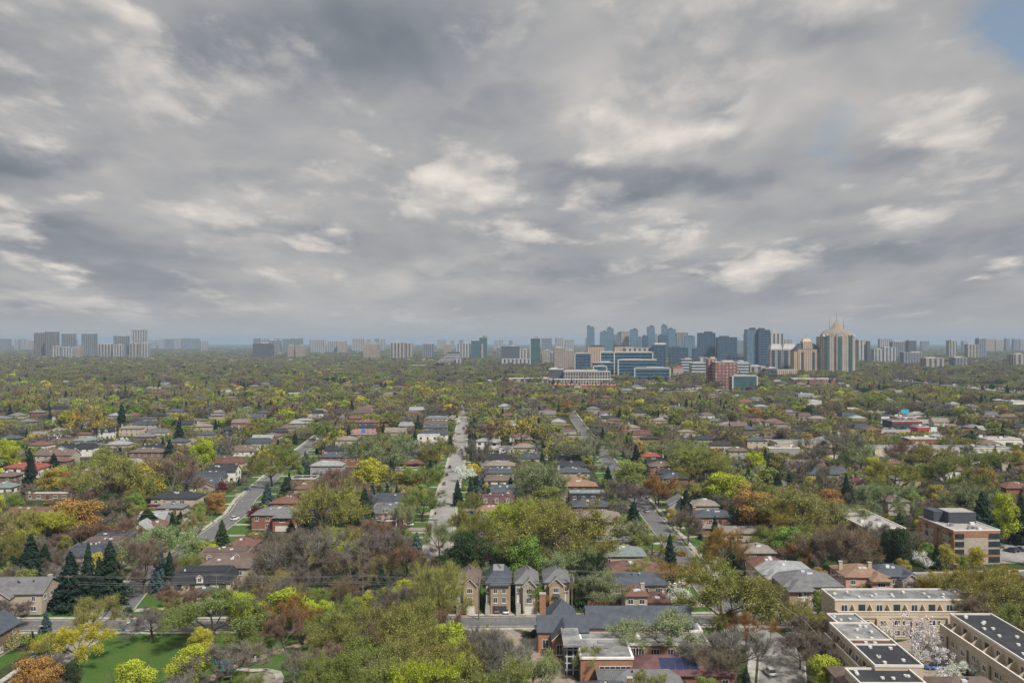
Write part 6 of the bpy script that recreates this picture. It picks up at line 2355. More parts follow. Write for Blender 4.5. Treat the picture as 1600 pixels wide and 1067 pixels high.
def put(kind, cx, ytop, wpx, cname, base=None, h=None, label=None, rng=rngf, jit=0.1):
    if base:
        Y = F * H / (base - CY)
        h = (base - ytop) / F * Y
    else:
        h = h or {'spruce_tree': 14, 'budding_tree': 14, 'bare_tree': 13, 'maple_tree': 13, 'columnar_tree': 10, 'blossom_tree': 6.5, 'garden_shrub': 2.4}[kind]
        Y = F * (H - h) / (ytop - CY)
    x = gx(cx, Y)
    w = wpx / F * Y
    lab, bd = (label, 0) if label else auto_label(kind, cname, x, Y)
    o = plant(kind, x, Y, h * 1.02, w * 1.08, jitter(PAL[cname], rng, jit), lab, near=Y < 560, rng=rng, cat='shrub' if kind == 'garden_shrub' else 'tree')
    PLANTED.append((o, lab, bd, bool(label)))
    kb = (cx - wpx * .42, cx + wpx * .42, ytop, ytop + h / Y * F * .62, Y)
    for i in range(int(kb[0] // 20), int(kb[1] // 20) + 1):
        KG.setdefault(i, []).append(kb)
    return o


M_, B_, N_, S_, C_, L_, G_ = 'maple_tree', 'budding_tree', 'bare_tree', 'spruce_tree', 'columnar_tree', 'blossom_tree', 'garden_shrub'
for a in [
    # park and its edges
    (B_, 122, 980, 66, 'yellow', 1040, None, 'open yellow-lime maple at the edge of the park lawn'), (B_, 140, 942, 55, 'khaki', 1000), (M_, 58, 1028, 84, 'orange', 1100, None, 'wide orange-brown tree at the bottom edge by the park side street'),
    (B_, 80, 995, 42, 'olive', 1045), (M_, 106, 1034, 42, 'dark', 1085), (M_, 212, 1030, 70, 'lime', 1110, None, 'lime maple at the bottom edge of the park lawn'), (M_, 300, 1008, 66, 'lime', 1075),
    (M_, 314, 980, 40, 'yellow', 1022), (B_, 334, 936, 106, 'moss', 1006, None, 'broad mossy spreading tree at the top of the park lawn'), (M_, 377, 922, 46, 'lime', 985), (M_, 446, 919, 74, 'lime', 985),
    (M_, 420, 938, 44, 'lime', 988), (M_, 487, 938, 42, 'lime', 988), (M_, 505, 937, 44, 'lime', 985), (N_, 448, 962, 50, 'rust', 1020, None, 'rust-red bare tree standing by the park path'), (B_, 462, 942, 52, 'orange', 1000),
    (N_, 340, 1014, 96, 'grey', 1078, None, 'wide grey bare tree over the blue playground roofs'), (N_, 236, 955, 62, 'plum', 1000, None, 'small bare tree alone at the back of the park lawn'), (B_, 382, 985, 50, 'moss', 1024),
    (N_, 483, 1022, 66, 'grey', 1075), (N_, 540, 1010, 70, 'brown', 1070), (B_, 12, 940, 50, 'plum', 985), (L_, 14, 985, 40, 'khaki', 1015),
    (B_, 252, 829, 92, 'sage', 893, None, 'big fresh green budding tree by the curving street'), (N_, 225, 846, 74, 'brown', 928, None, 'tall brown bare tree in front of the curving street'), (N_, 285, 916, 60, 'rust', 958),
    (S_, 48, 834, 46, 'fir', 897), (S_, 20, 868, 40, 'fir', 902), (S_, 110, 862, 62, 'fir', 953), (S_, 138, 848, 36, 'fir', 945), (S_, 172, 846, 62, 'fir', 945), (S_, 70, 850, 40, 'fir', 905), (S_, 155, 870, 40, 'fir', 948),
    (S_, 250, 852, 34, 'blue', 926, None, 'tall blue spruce beside the curving street'), (S_, 265, 860, 30, 'fir', 926), (S_, 275, 878, 22, 'blue', 920), (S_, 72, 954, 22, 'blue', 988, None, 'small blue spruce on the corner lawn'),
    (S_, 347, 812, 30, 'dark', 858, None, 'lone green spruce at the roadside of the curving street'), (S_, 318, 922, 10, 'fir', 946),
    (B_, 265, 935, 34, 'khaki', 968), (L_, 330, 935, 24, 'white', 960), (G_, 200, 948, 18, 'dark', 958), (G_, 145, 938, 14, 'dark', 950),
    # belt of trees by the wires
    (N_, 470, 834, 92, 'grey', 930, None, 'widest grey bare tree in the belt behind the wires'), (M_, 520, 841, 44, 'lime', 905, None, 'bright lime tree in the belt behind the wires'), (M_, 567, 836, 54, 'moss', 900),
    (N_, 430, 850, 60, 'brown', 925), (N_, 600, 832, 62, 'plum', 905), (N_, 548, 862, 66, 'brown', 930), (N_, 635, 852, 62, 'rust', 920), (S_, 651, 832, 36, 'blue', 890, None, 'blue spruce at the foot of the long street'),
    (M_, 630, 826, 36, 'green', 880), (N_, 592, 812, 56, 'rust', 880), (S_, 505, 886, 32, 'fir', 940), (S_, 597, 884, 30, 'fir', 935), (S_, 585, 900, 26, 'fir', 940), (S_, 612, 890, 22, 'fir', 935),
    (M_, 730, 832, 76, 'dark', 905, None, 'wide dark evergreen tree at the foot of the long street'), (M_, 690, 868, 40, 'dark', 915), (B_, 714, 880, 46, 'olive', 935), (B_, 687, 820, 44, 'sage', 872), (B_, 740, 812, 42, 'olive', 868),
    (M_, 575, 925, 48, 'lime', 975), (M_, 606, 918, 38, 'lime', 972), (M_, 633, 905, 40, 'lime', 965), (M_, 655, 906, 30, 'lime', 962), (N_, 625, 914, 62, 'plum', 985), (N_, 480, 880, 40, 'grey', 945), (B_, 545, 935, 50, 'moss', 990),
    (N_, 590, 945, 50, 'grey', 990), (B_, 650, 940, 56, 'moss', 1000),
    # olive thicket towards the bottom
    (B_, 548, 955, 74, 'moss', 1035), (B_, 596, 962, 80, 'olive', 1045), (N_, 575, 972, 70, 'brown', 1050), (B_, 645, 962, 84, 'olive', 1050), (B_, 520, 975, 60, 'olive', 1050), (B_, 620, 1010, 80, 'khaki', 1100), (B_, 560, 1012, 90, 'moss', 1105),
    (B_, 680, 1000, 80, 'olive', 1090), (B_, 505, 1030, 60, 'moss', 1110), (B_, 590, 1040, 70, 'moss', 1130), (B_, 660, 1035, 76, 'lime', 1125), (B_, 720, 1030, 80, 'moss', 1115), (N_, 690, 886, 66, 'khaki', 985, None, 'tall pale birch with many bare stems beside the narrow houses'),
    (N_, 672, 905, 44, 'khaki', 985), (M_, 708, 971, 58, 'lime', 1030, None, 'round yellow-lime tree at the cross street below the birch'), (N_, 765, 985, 60, 'grey', 1070), (N_, 790, 1000, 64, 'grey', 1085), (L_, 792, 1040, 40, 'white', 1085),
    (N_, 740, 1010, 56, 'khaki', 1085), (B_, 835, 1022, 60, 'sage', 1100), (B_, 800, 1040, 70, 'moss', 1120), (N_, 925, 1012, 40, 'khaki', 1060), (N_, 890, 1010, 18, 'brown', 1042),
    # behind and beside the narrow houses
    (M_, 820, 838, 66, 'green', 915, None, 'fresh green tree behind the green-tree narrow house'), (B_, 876, 803, 116, 'olive', 900, None, 'huge olive willow-like tree behind the last narrow house'), (B_, 888, 862, 66, 'sage', 930), (M_, 835, 905, 40, 'green', 955, None, 'small bright green tree before the narrow houses'),
    (N_, 852, 930, 26, 'orange', 960), (B_, 935, 902, 54, 'sage', 955), (L_, 742, 858, 30, 'maroon', 905), (L_, 795, 880, 22, 'maroon', 905), (M_, 790, 845, 50, 'green', 900), (B_, 808, 790, 60, 'lime', 850), (B_, 915, 870, 40, 'dark', 930), (S_, 900, 895, 30, 'dark', 950),
    (M_, 905, 905, 34, 'dark', 950), (G_, 817, 948, 12, 'dark', 958), (G_, 777, 943, 8, 'moss', 952), (G_, 822, 985, 14, 'dark', 994), (G_, 834, 983, 12, 'dark', 993), (G_, 828, 988, 16, 'dark', 995),
    # sidewalk street
    (B_, 1122, 886, 116, 'olive', 990, None, 'biggest spreading tree with dark limbs beside the church hall'), (B_, 1065, 880, 44, 'orange', 935), (N_, 1130, 830, 54, 'orange', 893, None, 'orange-brown bare tree by the sidewalk street'), (S_, 1047, 834, 26, 'fir', 888, None, 'dark spruce at the kerb of the sidewalk street'),
    (S_, 1117, 806, 22, 'fir', 848), (M_, 935, 808, 26, 'dark', 838), (B_, 1040, 962, 88, 'sage', 1030, None, 'sage-green tree hiding the church front wing'), (N_, 1166, 958, 48, 'orange', 1010), (N_, 1148, 985, 84, 'grey', 1062), (B_, 1135, 958, 30, 'olive', 1005), (N_, 1120, 1010, 60, 'brown', 1070),
    (L_, 1062, 922, 46, 'white', 952, None, 'pale pink blossom tree beside the rust-roofed cottage'), (N_, 1010, 880, 40, 'khaki', 925), (S_, 990, 784, 34, 'fir', 824, None, 'broad dark spruce at the bend of the sidewalk street'), (S_, 1072, 764, 28, 'fir', 812), (B_, 995, 815, 46, 'sage', 862), (B_, 1018, 835, 50, 'moss', 872),
    (B_, 1075, 802, 34, 'brown', 850), (N_, 965, 752, 44, 'plum', 795), (N_, 987, 760, 40, 'plum', 800), (B_, 1030, 745, 40, 'orange', 795), (M_, 985, 718, 56, 'moss', 768, None, 'green street tree over the sidewalk street'), (S_, 950, 728, 22, 'fir', 760), (S_, 847, 704, 14, 'fir', 735),
    (M_, 1136, 737, 66, 'lime', 795, None, 'brightest lime maple beyond the sidewalk street'), (M_, 1112, 747, 34, 'lime', 790), (M_, 1184, 764, 78, 'orange', 832, None, 'huge russet-orange maple right of the slate roof bungalow'.replace('right of', 'past')), (M_, 1160, 752, 40, 'gold', 800), (M_, 1181, 705, 40, 'lime', 745),
    (B_, 1085, 700, 70, 'moss', 752), (B_, 1110, 715, 60, 'olive', 760), (B_, 1050, 690, 56, 'sage', 735), (B_, 925, 685, 50, 'sage', 735), (M_, 1155, 790, 40, 'dark', 830),
    # middle
    (M_, 577, 716, 56, 'yellow', 770, None, 'brightest yellow-lime tree in the middle of the houses'), (M_, 634, 733, 52, 'gold', 772, None, 'gold tree beside the brightest yellow-lime tree'), (S_, 570, 762, 44, 'fir', 826, None, 'big dark pine below the brightest yellow-lime tree'), (B_, 512, 765, 78, 'olive', 838), (M_, 548, 770, 26, 'yellow', 810),
    (B_, 600, 684, 76, 'sage', 740), (B_, 682, 690, 44, 'olive', 735), (B_, 666, 728, 44, 'moss', 775), (N_, 520, 735, 50, 'brown', 785), (B_, 630, 788, 28, 'sage', 828), (B_, 660, 768, 50, 'moss', 815), (S_, 455, 812, 26, 'fir', 845), (S_, 482, 802, 30, 'fir', 845), (S_, 418, 755, 26, 'blue', 790),
    (M_, 400, 790, 30, 'maroon', 818), (S_, 447, 745, 32, 'dark', 785), (B_, 425, 705, 50, 'olive', 760), (M_, 455, 700, 26, 'green', 735), (S_, 477, 705, 20, 'blue', 740), (B_, 505, 660, 34, 'green', 700),
    (B_, 800, 790, 44, 'lime', 835, None, 'yellow-lime budding tree beside the dark mansard brick house'), (M_, 775, 812, 40, 'moss', 860), (B_, 840, 725, 62, 'sage', 790, None, 'wide sage tree between the two long streets'), (B_, 830, 790, 90, 'olive', 850), (S_, 715, 750, 22, 'fir', 790), (S_, 735, 745, 18, 'fir', 790), (B_, 745, 690, 32, 'grey', 740),
    (B_, 812, 655, 56, 'gold', 705), (B_, 770, 660, 36, 'rust', 700), (L_, 727, 730, 22, 'white', 752), (S_, 798, 745, 26, 'dark', 780), (M_, 855, 760, 54, 'moss', 800), (B_, 737, 772, 26, 'olive', 815),
    # far left
    (M_, 316, 684, 42, 'lime', 740, None, 'lime maple beside the black house in the far trees'), (M_, 228, 722, 62, 'yellow', 785, None, 'yellow-green maple group in front of the brown hip-roofed house'), (M_, 85, 731, 52, 'gold', 775), (M_, 122, 778, 88, 'orange', 848, None, 'broad orange-gold maple among the gardens below the dark bungalow'),
    (B_, 72, 800, 62, 'lime', 860), (M_, 14, 686, 40, 'lime', 740), (B_, 182, 718, 78, 'khaki', 795), (N_, 150, 735, 60, 'rust', 790), (N_, 262, 715, 70, 'brown', 780), (B_, 25, 805, 60, 'khaki', 865), (M_, 337, 768, 34, 'orange', 805, None, 'small orange tree at the bend of the curving street'),
    (S_, 48, 706, 28, 'fir', 760, None, 'dark spruce in front of the bright red roof'), (S_, 84, 708, 26, 'fir', 738), (S_, 280, 655, 24, 'fir', 700), (S_, 265, 685, 22, 'fir', 720), (S_, 190, 630, 22, 'fir', 672), (M_, 105, 735, 30, 'orange', 775), (M_, 212, 770, 34, 'green', 800),
    (B_, 170, 780, 44, 'brown', 820), (S_, 230, 795, 60, 'dark', 830), (N_, 305, 800, 30, 'khaki', 848), (L_, 300, 815, 22, 'white', 845), (B_, 170, 820, 70, 'rust', 865), (M_, 345, 752, 26, 'maroon', 775), (M_, 160, 700, 40, 'moss', 745), (B_, 125, 640, 50, 'gold', 690),
    # right
    (M_, 1240, 825, 68, 'green', 880, None, 'rounded fresh green tree behind the grey mansion'), (M_, 1355, 856, 48, 'green', 895, None, 'rounded green tree behind the stone gable house'), (B_, 1250, 852, 44, 'orange', 892), (N_, 1310, 825, 70, 'brown', 900), (N_, 1340, 832, 60, 'rust', 900), (N_, 1285, 840, 50, 'brown', 900), (N_, 1370, 820, 50, 'grey', 880),
    (M_, 1405, 820, 44, 'dark', 900), (M_, 1388, 826, 36, 'dark', 895), (S_, 1463, 848, 18, 'fir', 890), (M_, 1478, 850, 30, 'gold', 890, None, 'yellow street tree before the brick apartment building, first of two'), (M_, 1525, 853, 28, 'yellow', 890, None, 'yellow street tree before the brick apartment building, second of two'), (M_, 1448, 847, 28, 'green', 885), (L_, 1440, 865, 26, 'white', 890),
    (B_, 1255, 770, 92, 'khaki', 850), (B_, 1225, 790, 60, 'gold', 850), (M_, 1297, 761, 40, 'orange', 805, None, 'russet tree at the end of the parked-up street'), (M_, 1366, 714, 34, 'yellow', 760), (B_, 1380, 757, 58, 'sage', 815), (M_, 1465, 757, 40, 'gold', 800, None, 'round gold tree behind the penthouse apartment building'), (M_, 1537, 731, 44, 'orange', 780), (M_, 1571, 771, 44, 'lime', 850, None, 'tall lime-green tree in the evergreen corner'),
    (S_, 1535, 768, 56, 'fir', 850), (B_, 1520, 762, 60, 'sage', 820), (S_, 1595, 770, 40, 'fir', 850), (B_, 1480, 715, 60, 'moss', 780), (B_, 1400, 725, 60, 'olive', 780), (S_, 1322, 740, 20, 'fir', 785), (S_, 1215, 738, 24, 'fir', 775), (B_, 1265, 720, 44, 'grey', 775), (B_, 1340, 795, 54, 'sage', 840), (S_, 1405, 800, 30, 'dark', 832),
    (B_, 1475, 893, 60, 'gold', 960), (B_, 1530, 900, 70, 'olive', 985), (B_, 1575, 905, 80, 'khaki', 985), (N_, 1545, 930, 70, 'brown', 1000), (B_, 1590, 950, 70, 'moss', 1015), (M_, 1585, 888, 18, 'gold', 915), (N_, 1500, 920, 50, 'brown', 975), (B_, 1510, 895, 40, 'gold', 950), (B_, 1450, 905, 40, 'moss', 940), (N_, 1425, 905, 30, 'plum', 938), (B_, 1560, 890, 50, 'gold', 950),
    (M_, 1290, 1021, 56, 'lime', 1080, None, 'lime-yellow bushy tree at the bottom beside the cul-de-sac terrace'), (L_, 1440, 972, 38, 'white', 1036, None, 'largest white blossom tree in the courtyard'), (L_, 1462, 1010, 26, 'white', 1040), (L_, 1512, 1036, 34, 'white', 1062), (L_, 1380, 976, 24, 'white', 1010), (L_, 1427, 1016, 24, 'white', 1040), (L_, 1490, 1040, 26, 'white', 1062), (L_, 1475, 1055, 30, 'white', 1080),
    (L_, 1263, 933, 30, 'white', 960, None, 'white blossom tree beside the grey mansion'), (M_, 1278, 922, 20, 'green', 965), (B_, 1235, 945, 44, 'olive', 985), (B_, 1285, 958, 46, 'olive', 1000), (B_, 1262, 965, 40, 'brown', 1010), (N_, 1265, 990, 60, 'brown', 1050), (L_, 1298, 940, 20, 'white', 965), (M_, 1180, 905, 26, 'maroon', 935), (N_, 1250, 1000, 44, 'brown', 1045), (B_, 1220, 945, 26, 'moss', 975), (M_, 1330, 930, 20, 'dark', 945), (B_, 1335, 910, 50, 'moss', 930),
    (N_, 1302, 680, 78, 'grey', 742, None, 'large dark leafless tree before the beige school'), (B_, 1345, 700, 56, 'sage', 748), (B_, 1415, 692, 54, 'brown', 735), (B_, 1450, 698, 50, 'olive', 742), (N_, 1500, 696, 40, 'grey', 735), (B_, 1545, 705, 50, 'moss', 745), (M_, 1590, 703, 34, 'gold', 735), (S_, 1555, 698, 22, 'dark', 740),
    (B_, 1190, 905, 34, 'olive', 940), (B_, 1200, 825, 40, 'moss', 870),
]:
    put(a[0], a[1], a[2], a[3], a[4], a[5], None, a[7] if len(a) > 7 else None)

# ------------------------------------------------------------------ every other tree
rg = np.random.default_rng(2024)
FILL = []
y = 195.0
TG = {}
for t_ in TREES:
    TG.setdefault((int(t_[0] // 15), int(t_[1] // 15)), []).append(t_)


def crowded(x, y, r):
    for i in (-1, 0, 1):
        for j in (-1, 0, 1):
            for t in TG.get((int(x // 15) + i, int(y // 15) + j), ()):
                if math.hypot(x - t[0], y - t[1]) < (r + t[2]) * 0.62:
                    return True
    return False


def clump(x, y, s, k):
    """slow variation of species over the town, 0..1"""
    return 0.5 + 0.5 * math.sin(x * s + 1.7 * k) * math.sin(y * s * .8 + 2.3 * k + x * s * .3)


def species(x, y):
    u = rg.random()
    a, b = clump(x, y, .021, 1), clump(x, y, .013, 2)
    far = y > 1500 and rg.random() < .6  # far off, a greyer, darker mix: haze imitated through the tree colours
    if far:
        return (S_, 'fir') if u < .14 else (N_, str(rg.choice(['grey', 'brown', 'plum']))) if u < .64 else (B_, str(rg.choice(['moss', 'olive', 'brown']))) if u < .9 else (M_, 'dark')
    if u < 0.11 + 0.06 * a:
        return S_, ('fir' if rg.random() < .8 else 'blue' if rg.random() < .5 else 'dark')
    if u < 0.45 + 0.12 * b:
        return N_, str(rg.choice(['grey', 'brown', 'plum', 'rust', 'khaki'], p=[.44, .33, .10, .03, .10]))
    if u < 0.81:
        return B_, str(rg.choice(['olive', 'moss', 'khaki', 'brown', 'sage', 'gold', 'rust'], p=[.29, .25, .18, .14, .11, .02, .01]))
    if u < 0.972:
        return M_, str(rg.choice(['lime', 'yellow', 'green', 'moss', 'gold', 'orange', 'rust', 'dark', 'olive'], p=[.17, .09, .17, .21, .09, .04, .02, .08, .13]))
    return L_, str(rg.choice(['white', 'pink', 'maroon'], p=[.5, .2, .3]))


while y < 2700:
    sp = 8.2 + max(0, min(y, 900) - 330) * 0.0085 + max(0, y - 900) * .0022
    x = -y * 0.66 - 12
    while x < y * 0.66 + 12:
        xx, yy = x + rg.uniform(-.45, .45) * sp, y + rg.uniform(-.45, .45) * sp
        x += sp
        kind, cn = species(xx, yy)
        sc = rg.uniform(0.72, 1.25) * (0.90 + min(.2, max(0, yy - 330) * .0005))
        h = KIND_SIZE[kind][0] * sc * rg.uniform(.85, 1.1)
        w = KIND_SIZE[kind][1] * sc * rg.uniform(.85, 1.15) * (1 + min(.35, max(0, yy - 400) * .0008) * (kind != S_))
        if yy < 1300 and (near_road(xx, yy, 1.5 if yy < 600 else 0.0)):
            continue
        if yy < 640 and rg.random() < .7 and near_main(xx, yy, 7.5):
            continue
        if yy < 1700 and in_house(xx, yy, 0.4):
            continue
        if yy < 420 and any(in_poly(xx, yy, P) for P in CLEAR):
            continue
        if any(t[0] - 6 < xx < t[1] + 6 and t[2] - 8 < yy < t[3] + 6 for t in TOWERS) if yy > 1300 else False:
            continue
        if yy < 700 and crowded(xx, yy, w * .5):
            continue
        h2 = fit_height(xx, yy, h, w)
        if h2 < h:
            if h2 < 2.0:
                continue
            if h2 < 4.2:
                kind, cn = G_, str(rg.choice(['dark', 'green', 'moss', 'olive', 'maroon']))
                w = min(w, rg.uniform(2.0, 4.0))
                h = min(h2, rg.uniform(1.6, 3.4))
                if yy > 700:
                    continue
            else:
                w *= max(.55, h2 / h)
                h = h2
        FILL.append((yy, xx, h, w, kind, cn))
        TG.setdefault((int(xx // 15), int(yy // 15)), []).append((xx, yy, w * .5))
    y += sp * 0.92
FILL.sort(key=lambda f: f[0] / f[3])
LIMIT = {M_: 295, B_: 295, N_: 295, S_: 295, L_: 90, G_: 200, C_: 100}
for yy, xx, h, w, kind, cn in FILL:
    col = jitter(PAL[cn], rngf, .2)
    if NKIND.get(kind, 0) < LIMIT[kind] and yy < 900 and abs(xx) < yy * .571 + w * .45:
        lab, bd = auto_label(kind, cn, xx, yy)
        o = plant(kind, xx, yy, h, w, col, lab, near=yy < 430, rng=rngf, cat='shrub' if kind == G_ else 'tree')
        PLANTED.append((o, lab, bd, False))
    elif kind != G_:
        k = kind if kind in FAR_KINDS else B_
        h0, w0 = KIND_SIZE[k]
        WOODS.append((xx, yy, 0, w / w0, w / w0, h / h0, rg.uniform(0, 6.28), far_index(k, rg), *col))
# beyond, the woods close up: broader masses
y = 2700.0
while y < 14000:
    sp = 13 + (y - 2700) * 0.006
    x = -y * 0.66
    while x < y * 0.66:
        xx, yy = x + rg.uniform(-.5, .5) * sp, y + rg.uniform(-.5, .5) * sp
        x += sp
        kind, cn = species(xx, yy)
        if kind == L_:
            kind = B_
        if any(t[0] - 8 < xx < t[1] + 8 and t[2] - 10 < yy < t[3] + 8 for t in TOWERS):
            continue
        h = rg.uniform(8, 16)
        h2 = fit_height(xx, yy, h, sp)
        if h2 < 3:
            continue
        h0, w0 = KIND_SIZE[kind]
        wf = sp * rg.uniform(.9, 1.5) * (0.6 if kind == S_ else 1)
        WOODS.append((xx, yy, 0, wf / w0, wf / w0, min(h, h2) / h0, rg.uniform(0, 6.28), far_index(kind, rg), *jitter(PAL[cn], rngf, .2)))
    y += sp * 0.9
woodland('woodland', WOODS, 'far wooded town of mixed spring trees reaching to the horizon')

# labels that fell together: count outwards from the landmark, else share a group
ORD = ['first', 'second', 'third', 'fourth', 'fifth', 'sixth', 'seventh', 'eighth', 'ninth', 'tenth', 'eleventh', 'twelfth']
by = {}
for o, lab, bd, fixed in PLANTED:
    by.setdefault(lab, []).append((bd, o))
for lab, l in by.items():
    if len(l) > 1:
        l.sort(key=lambda q: q[0])
        for i, (bd, o) in enumerate(l):
            if i < len(ORD):
                o['label'] = f'{lab}, {ORD[i]} one out'
            else:
                o['label'] = lab + ', far out'
                o['group'] = lab

# ------------------------------------------------------------------ cars
TYRE = plain('tyre_rubber', (0.02, 0.02, 0.02), 0.9)
RIM = plain('wheel_metal', (0.35, 0.35, 0.36), 0.4)
LAMP = plain('lamp_glass', (0.6, 0.58, 0.55), 0.2, spec=.6)
TAIL = plain('tail_lamp', (0.35, 0.02, 0.02), 0.3)
CARGLASS = glass('car_glass', (0.02, 0.024, 0.028), 0.05)
PAINTS = {}


def car_paint(name, col):
    if name not in PAINTS:
        m = mat('car_paint_' + name, col, 0.32, 0.5, var=0.06, vscale=1.0)
        m.node_tree.nodes['Principled BSDF'].inputs['Coat Weight'].default_value = 0.5
        PAINTS[name] = m
    return PAINTS[name]


def loft(sections, mi=0):
    """sections along y: (y, half width, z0, z1, inset of the top)"""
    m = MB()
    for s in range(len(sections)):
        y, hw, z0, z1, ins = sections[s]
        k = 0.12
        m.v += [(-hw, y, z0), (-hw, y, z1 - k), (-hw + ins, y, z1), (hw - ins, y, z1), (hw, y, z1 - k), (hw, y, z0)]
    n = len(sections)
    for s in range(n - 1):
        for j in range(5):
            a = s * 6 + j
            m.f.append((a, a + 1, a + 7, a + 6))
            m.mi.append(mi)
    m.f.append(tuple(range(6)))
    m.f.append(tuple((n - 1) * 6 + 5 - j for j in range(6)))
    m.mi += [mi, mi]
    return m


CAR_MESH = {}
for kind_, L_, Hc, Hr, cab in (('sedan', 4.6, .82, 1.42, (-1.75, 1.15)), ('suv', 4.7, .98, 1.72, (-2.2, 1.0))):
    hl = L_ / 2
    b = loft([(-hl, .78, .42, Hc - .12, .1), (-hl + .12, .88, .28, Hc, .12), (-hl * .5, .92, .25, Hc + .02, .12), (hl * .3, .92, .25, Hc + .02, .12), (hl - .35, .88, .27, Hc - .1, .12), (hl, .74, .4, Hc - .25, .1)])
    c0, c1 = cab
    c = loft([(c0, .74, Hc - .06, Hc + .08, .1), (c0 + (.75 if kind_ == 'sedan' else .3), .72, Hc - .06, Hr, .16), (c1 - .85, .72, Hc - .06, Hr, .16), (c1, .74, Hc - .06, Hc + .08, .1)])
    rr = MB()
    rr.box(-.6, .6, c0 + (.8 if kind_ == 'sedan' else .34), c1 - .9, Hr + .003, Hr + .04)
    wt, wr = MB(), MB()

    def wheel_mesh(m, r, w, n=12):
        k = len(m.v)
        for x in (-w / 2, w / 2):
            m.v += [(x, r * math.cos(2 * math.pi * i / n), r * math.sin(2 * math.pi * i / n)) for i in range(n)]
        for i in range(n):
            j = (i + 1) % n
            m.f.append((k + i, k + j, k + n + j, k + n + i))
        m.f.append(tuple(k + n + i for i in range(n)))
        m.f.append(tuple(k + n - 1 - i for i in range(n)))
        m.mi += [0] * (n + 2)
    wheel_mesh(wt, .33, .22)
    wheel_mesh(wr, .2, .24, 8)
    li = MB()
    li.box(-.17, .17, -.05, .05, -.08, .08, bottom=True)
    CAR_MESH[kind_] = (b, c.mesh('cabin_glass', CARGLASS), rr, wt.mesh('tyre', TYRE), wr.mesh('rim', RIM), li.mesh('headlight', LAMP), li.mesh('tail_light', TAIL), L_, Hc)
_bm = {}


def car(x, y, rz, kind, paint, col, label, group=None, z=0.05, parts=True):
    b, c, rr, wt, wr, li, tl, L_, Hc = CAR_MESH[kind]
    pm = car_paint(paint, col)
    if (kind, paint) not in _bm:
        _bm[(kind, paint)] = (b.mesh('car_body', pm), rr.mesh('car_roof', pm))
    bm_, rm_ = _bm[(kind, paint)]
    t = empty('parked_car', (x, y, z), rz, label, 'car', group)
    link('body', bm_, t)
    link('cabin_glass', c, t)
    link('roof', rm_, t)
    if parts:
        for sx in (-1, 1):
            for sy in (-1, 1):
                w = link('wheel', wt, t, (sx * .8, sy * L_ * .3, .33))
                link('rim', wr, w)
            link('headlight', li, t, (sx * .58, L_ / 2 - .03, Hc - .38))
            link('tail_light', tl, t, (sx * .58, -L_ / 2 + .02, Hc - .28))
    return t


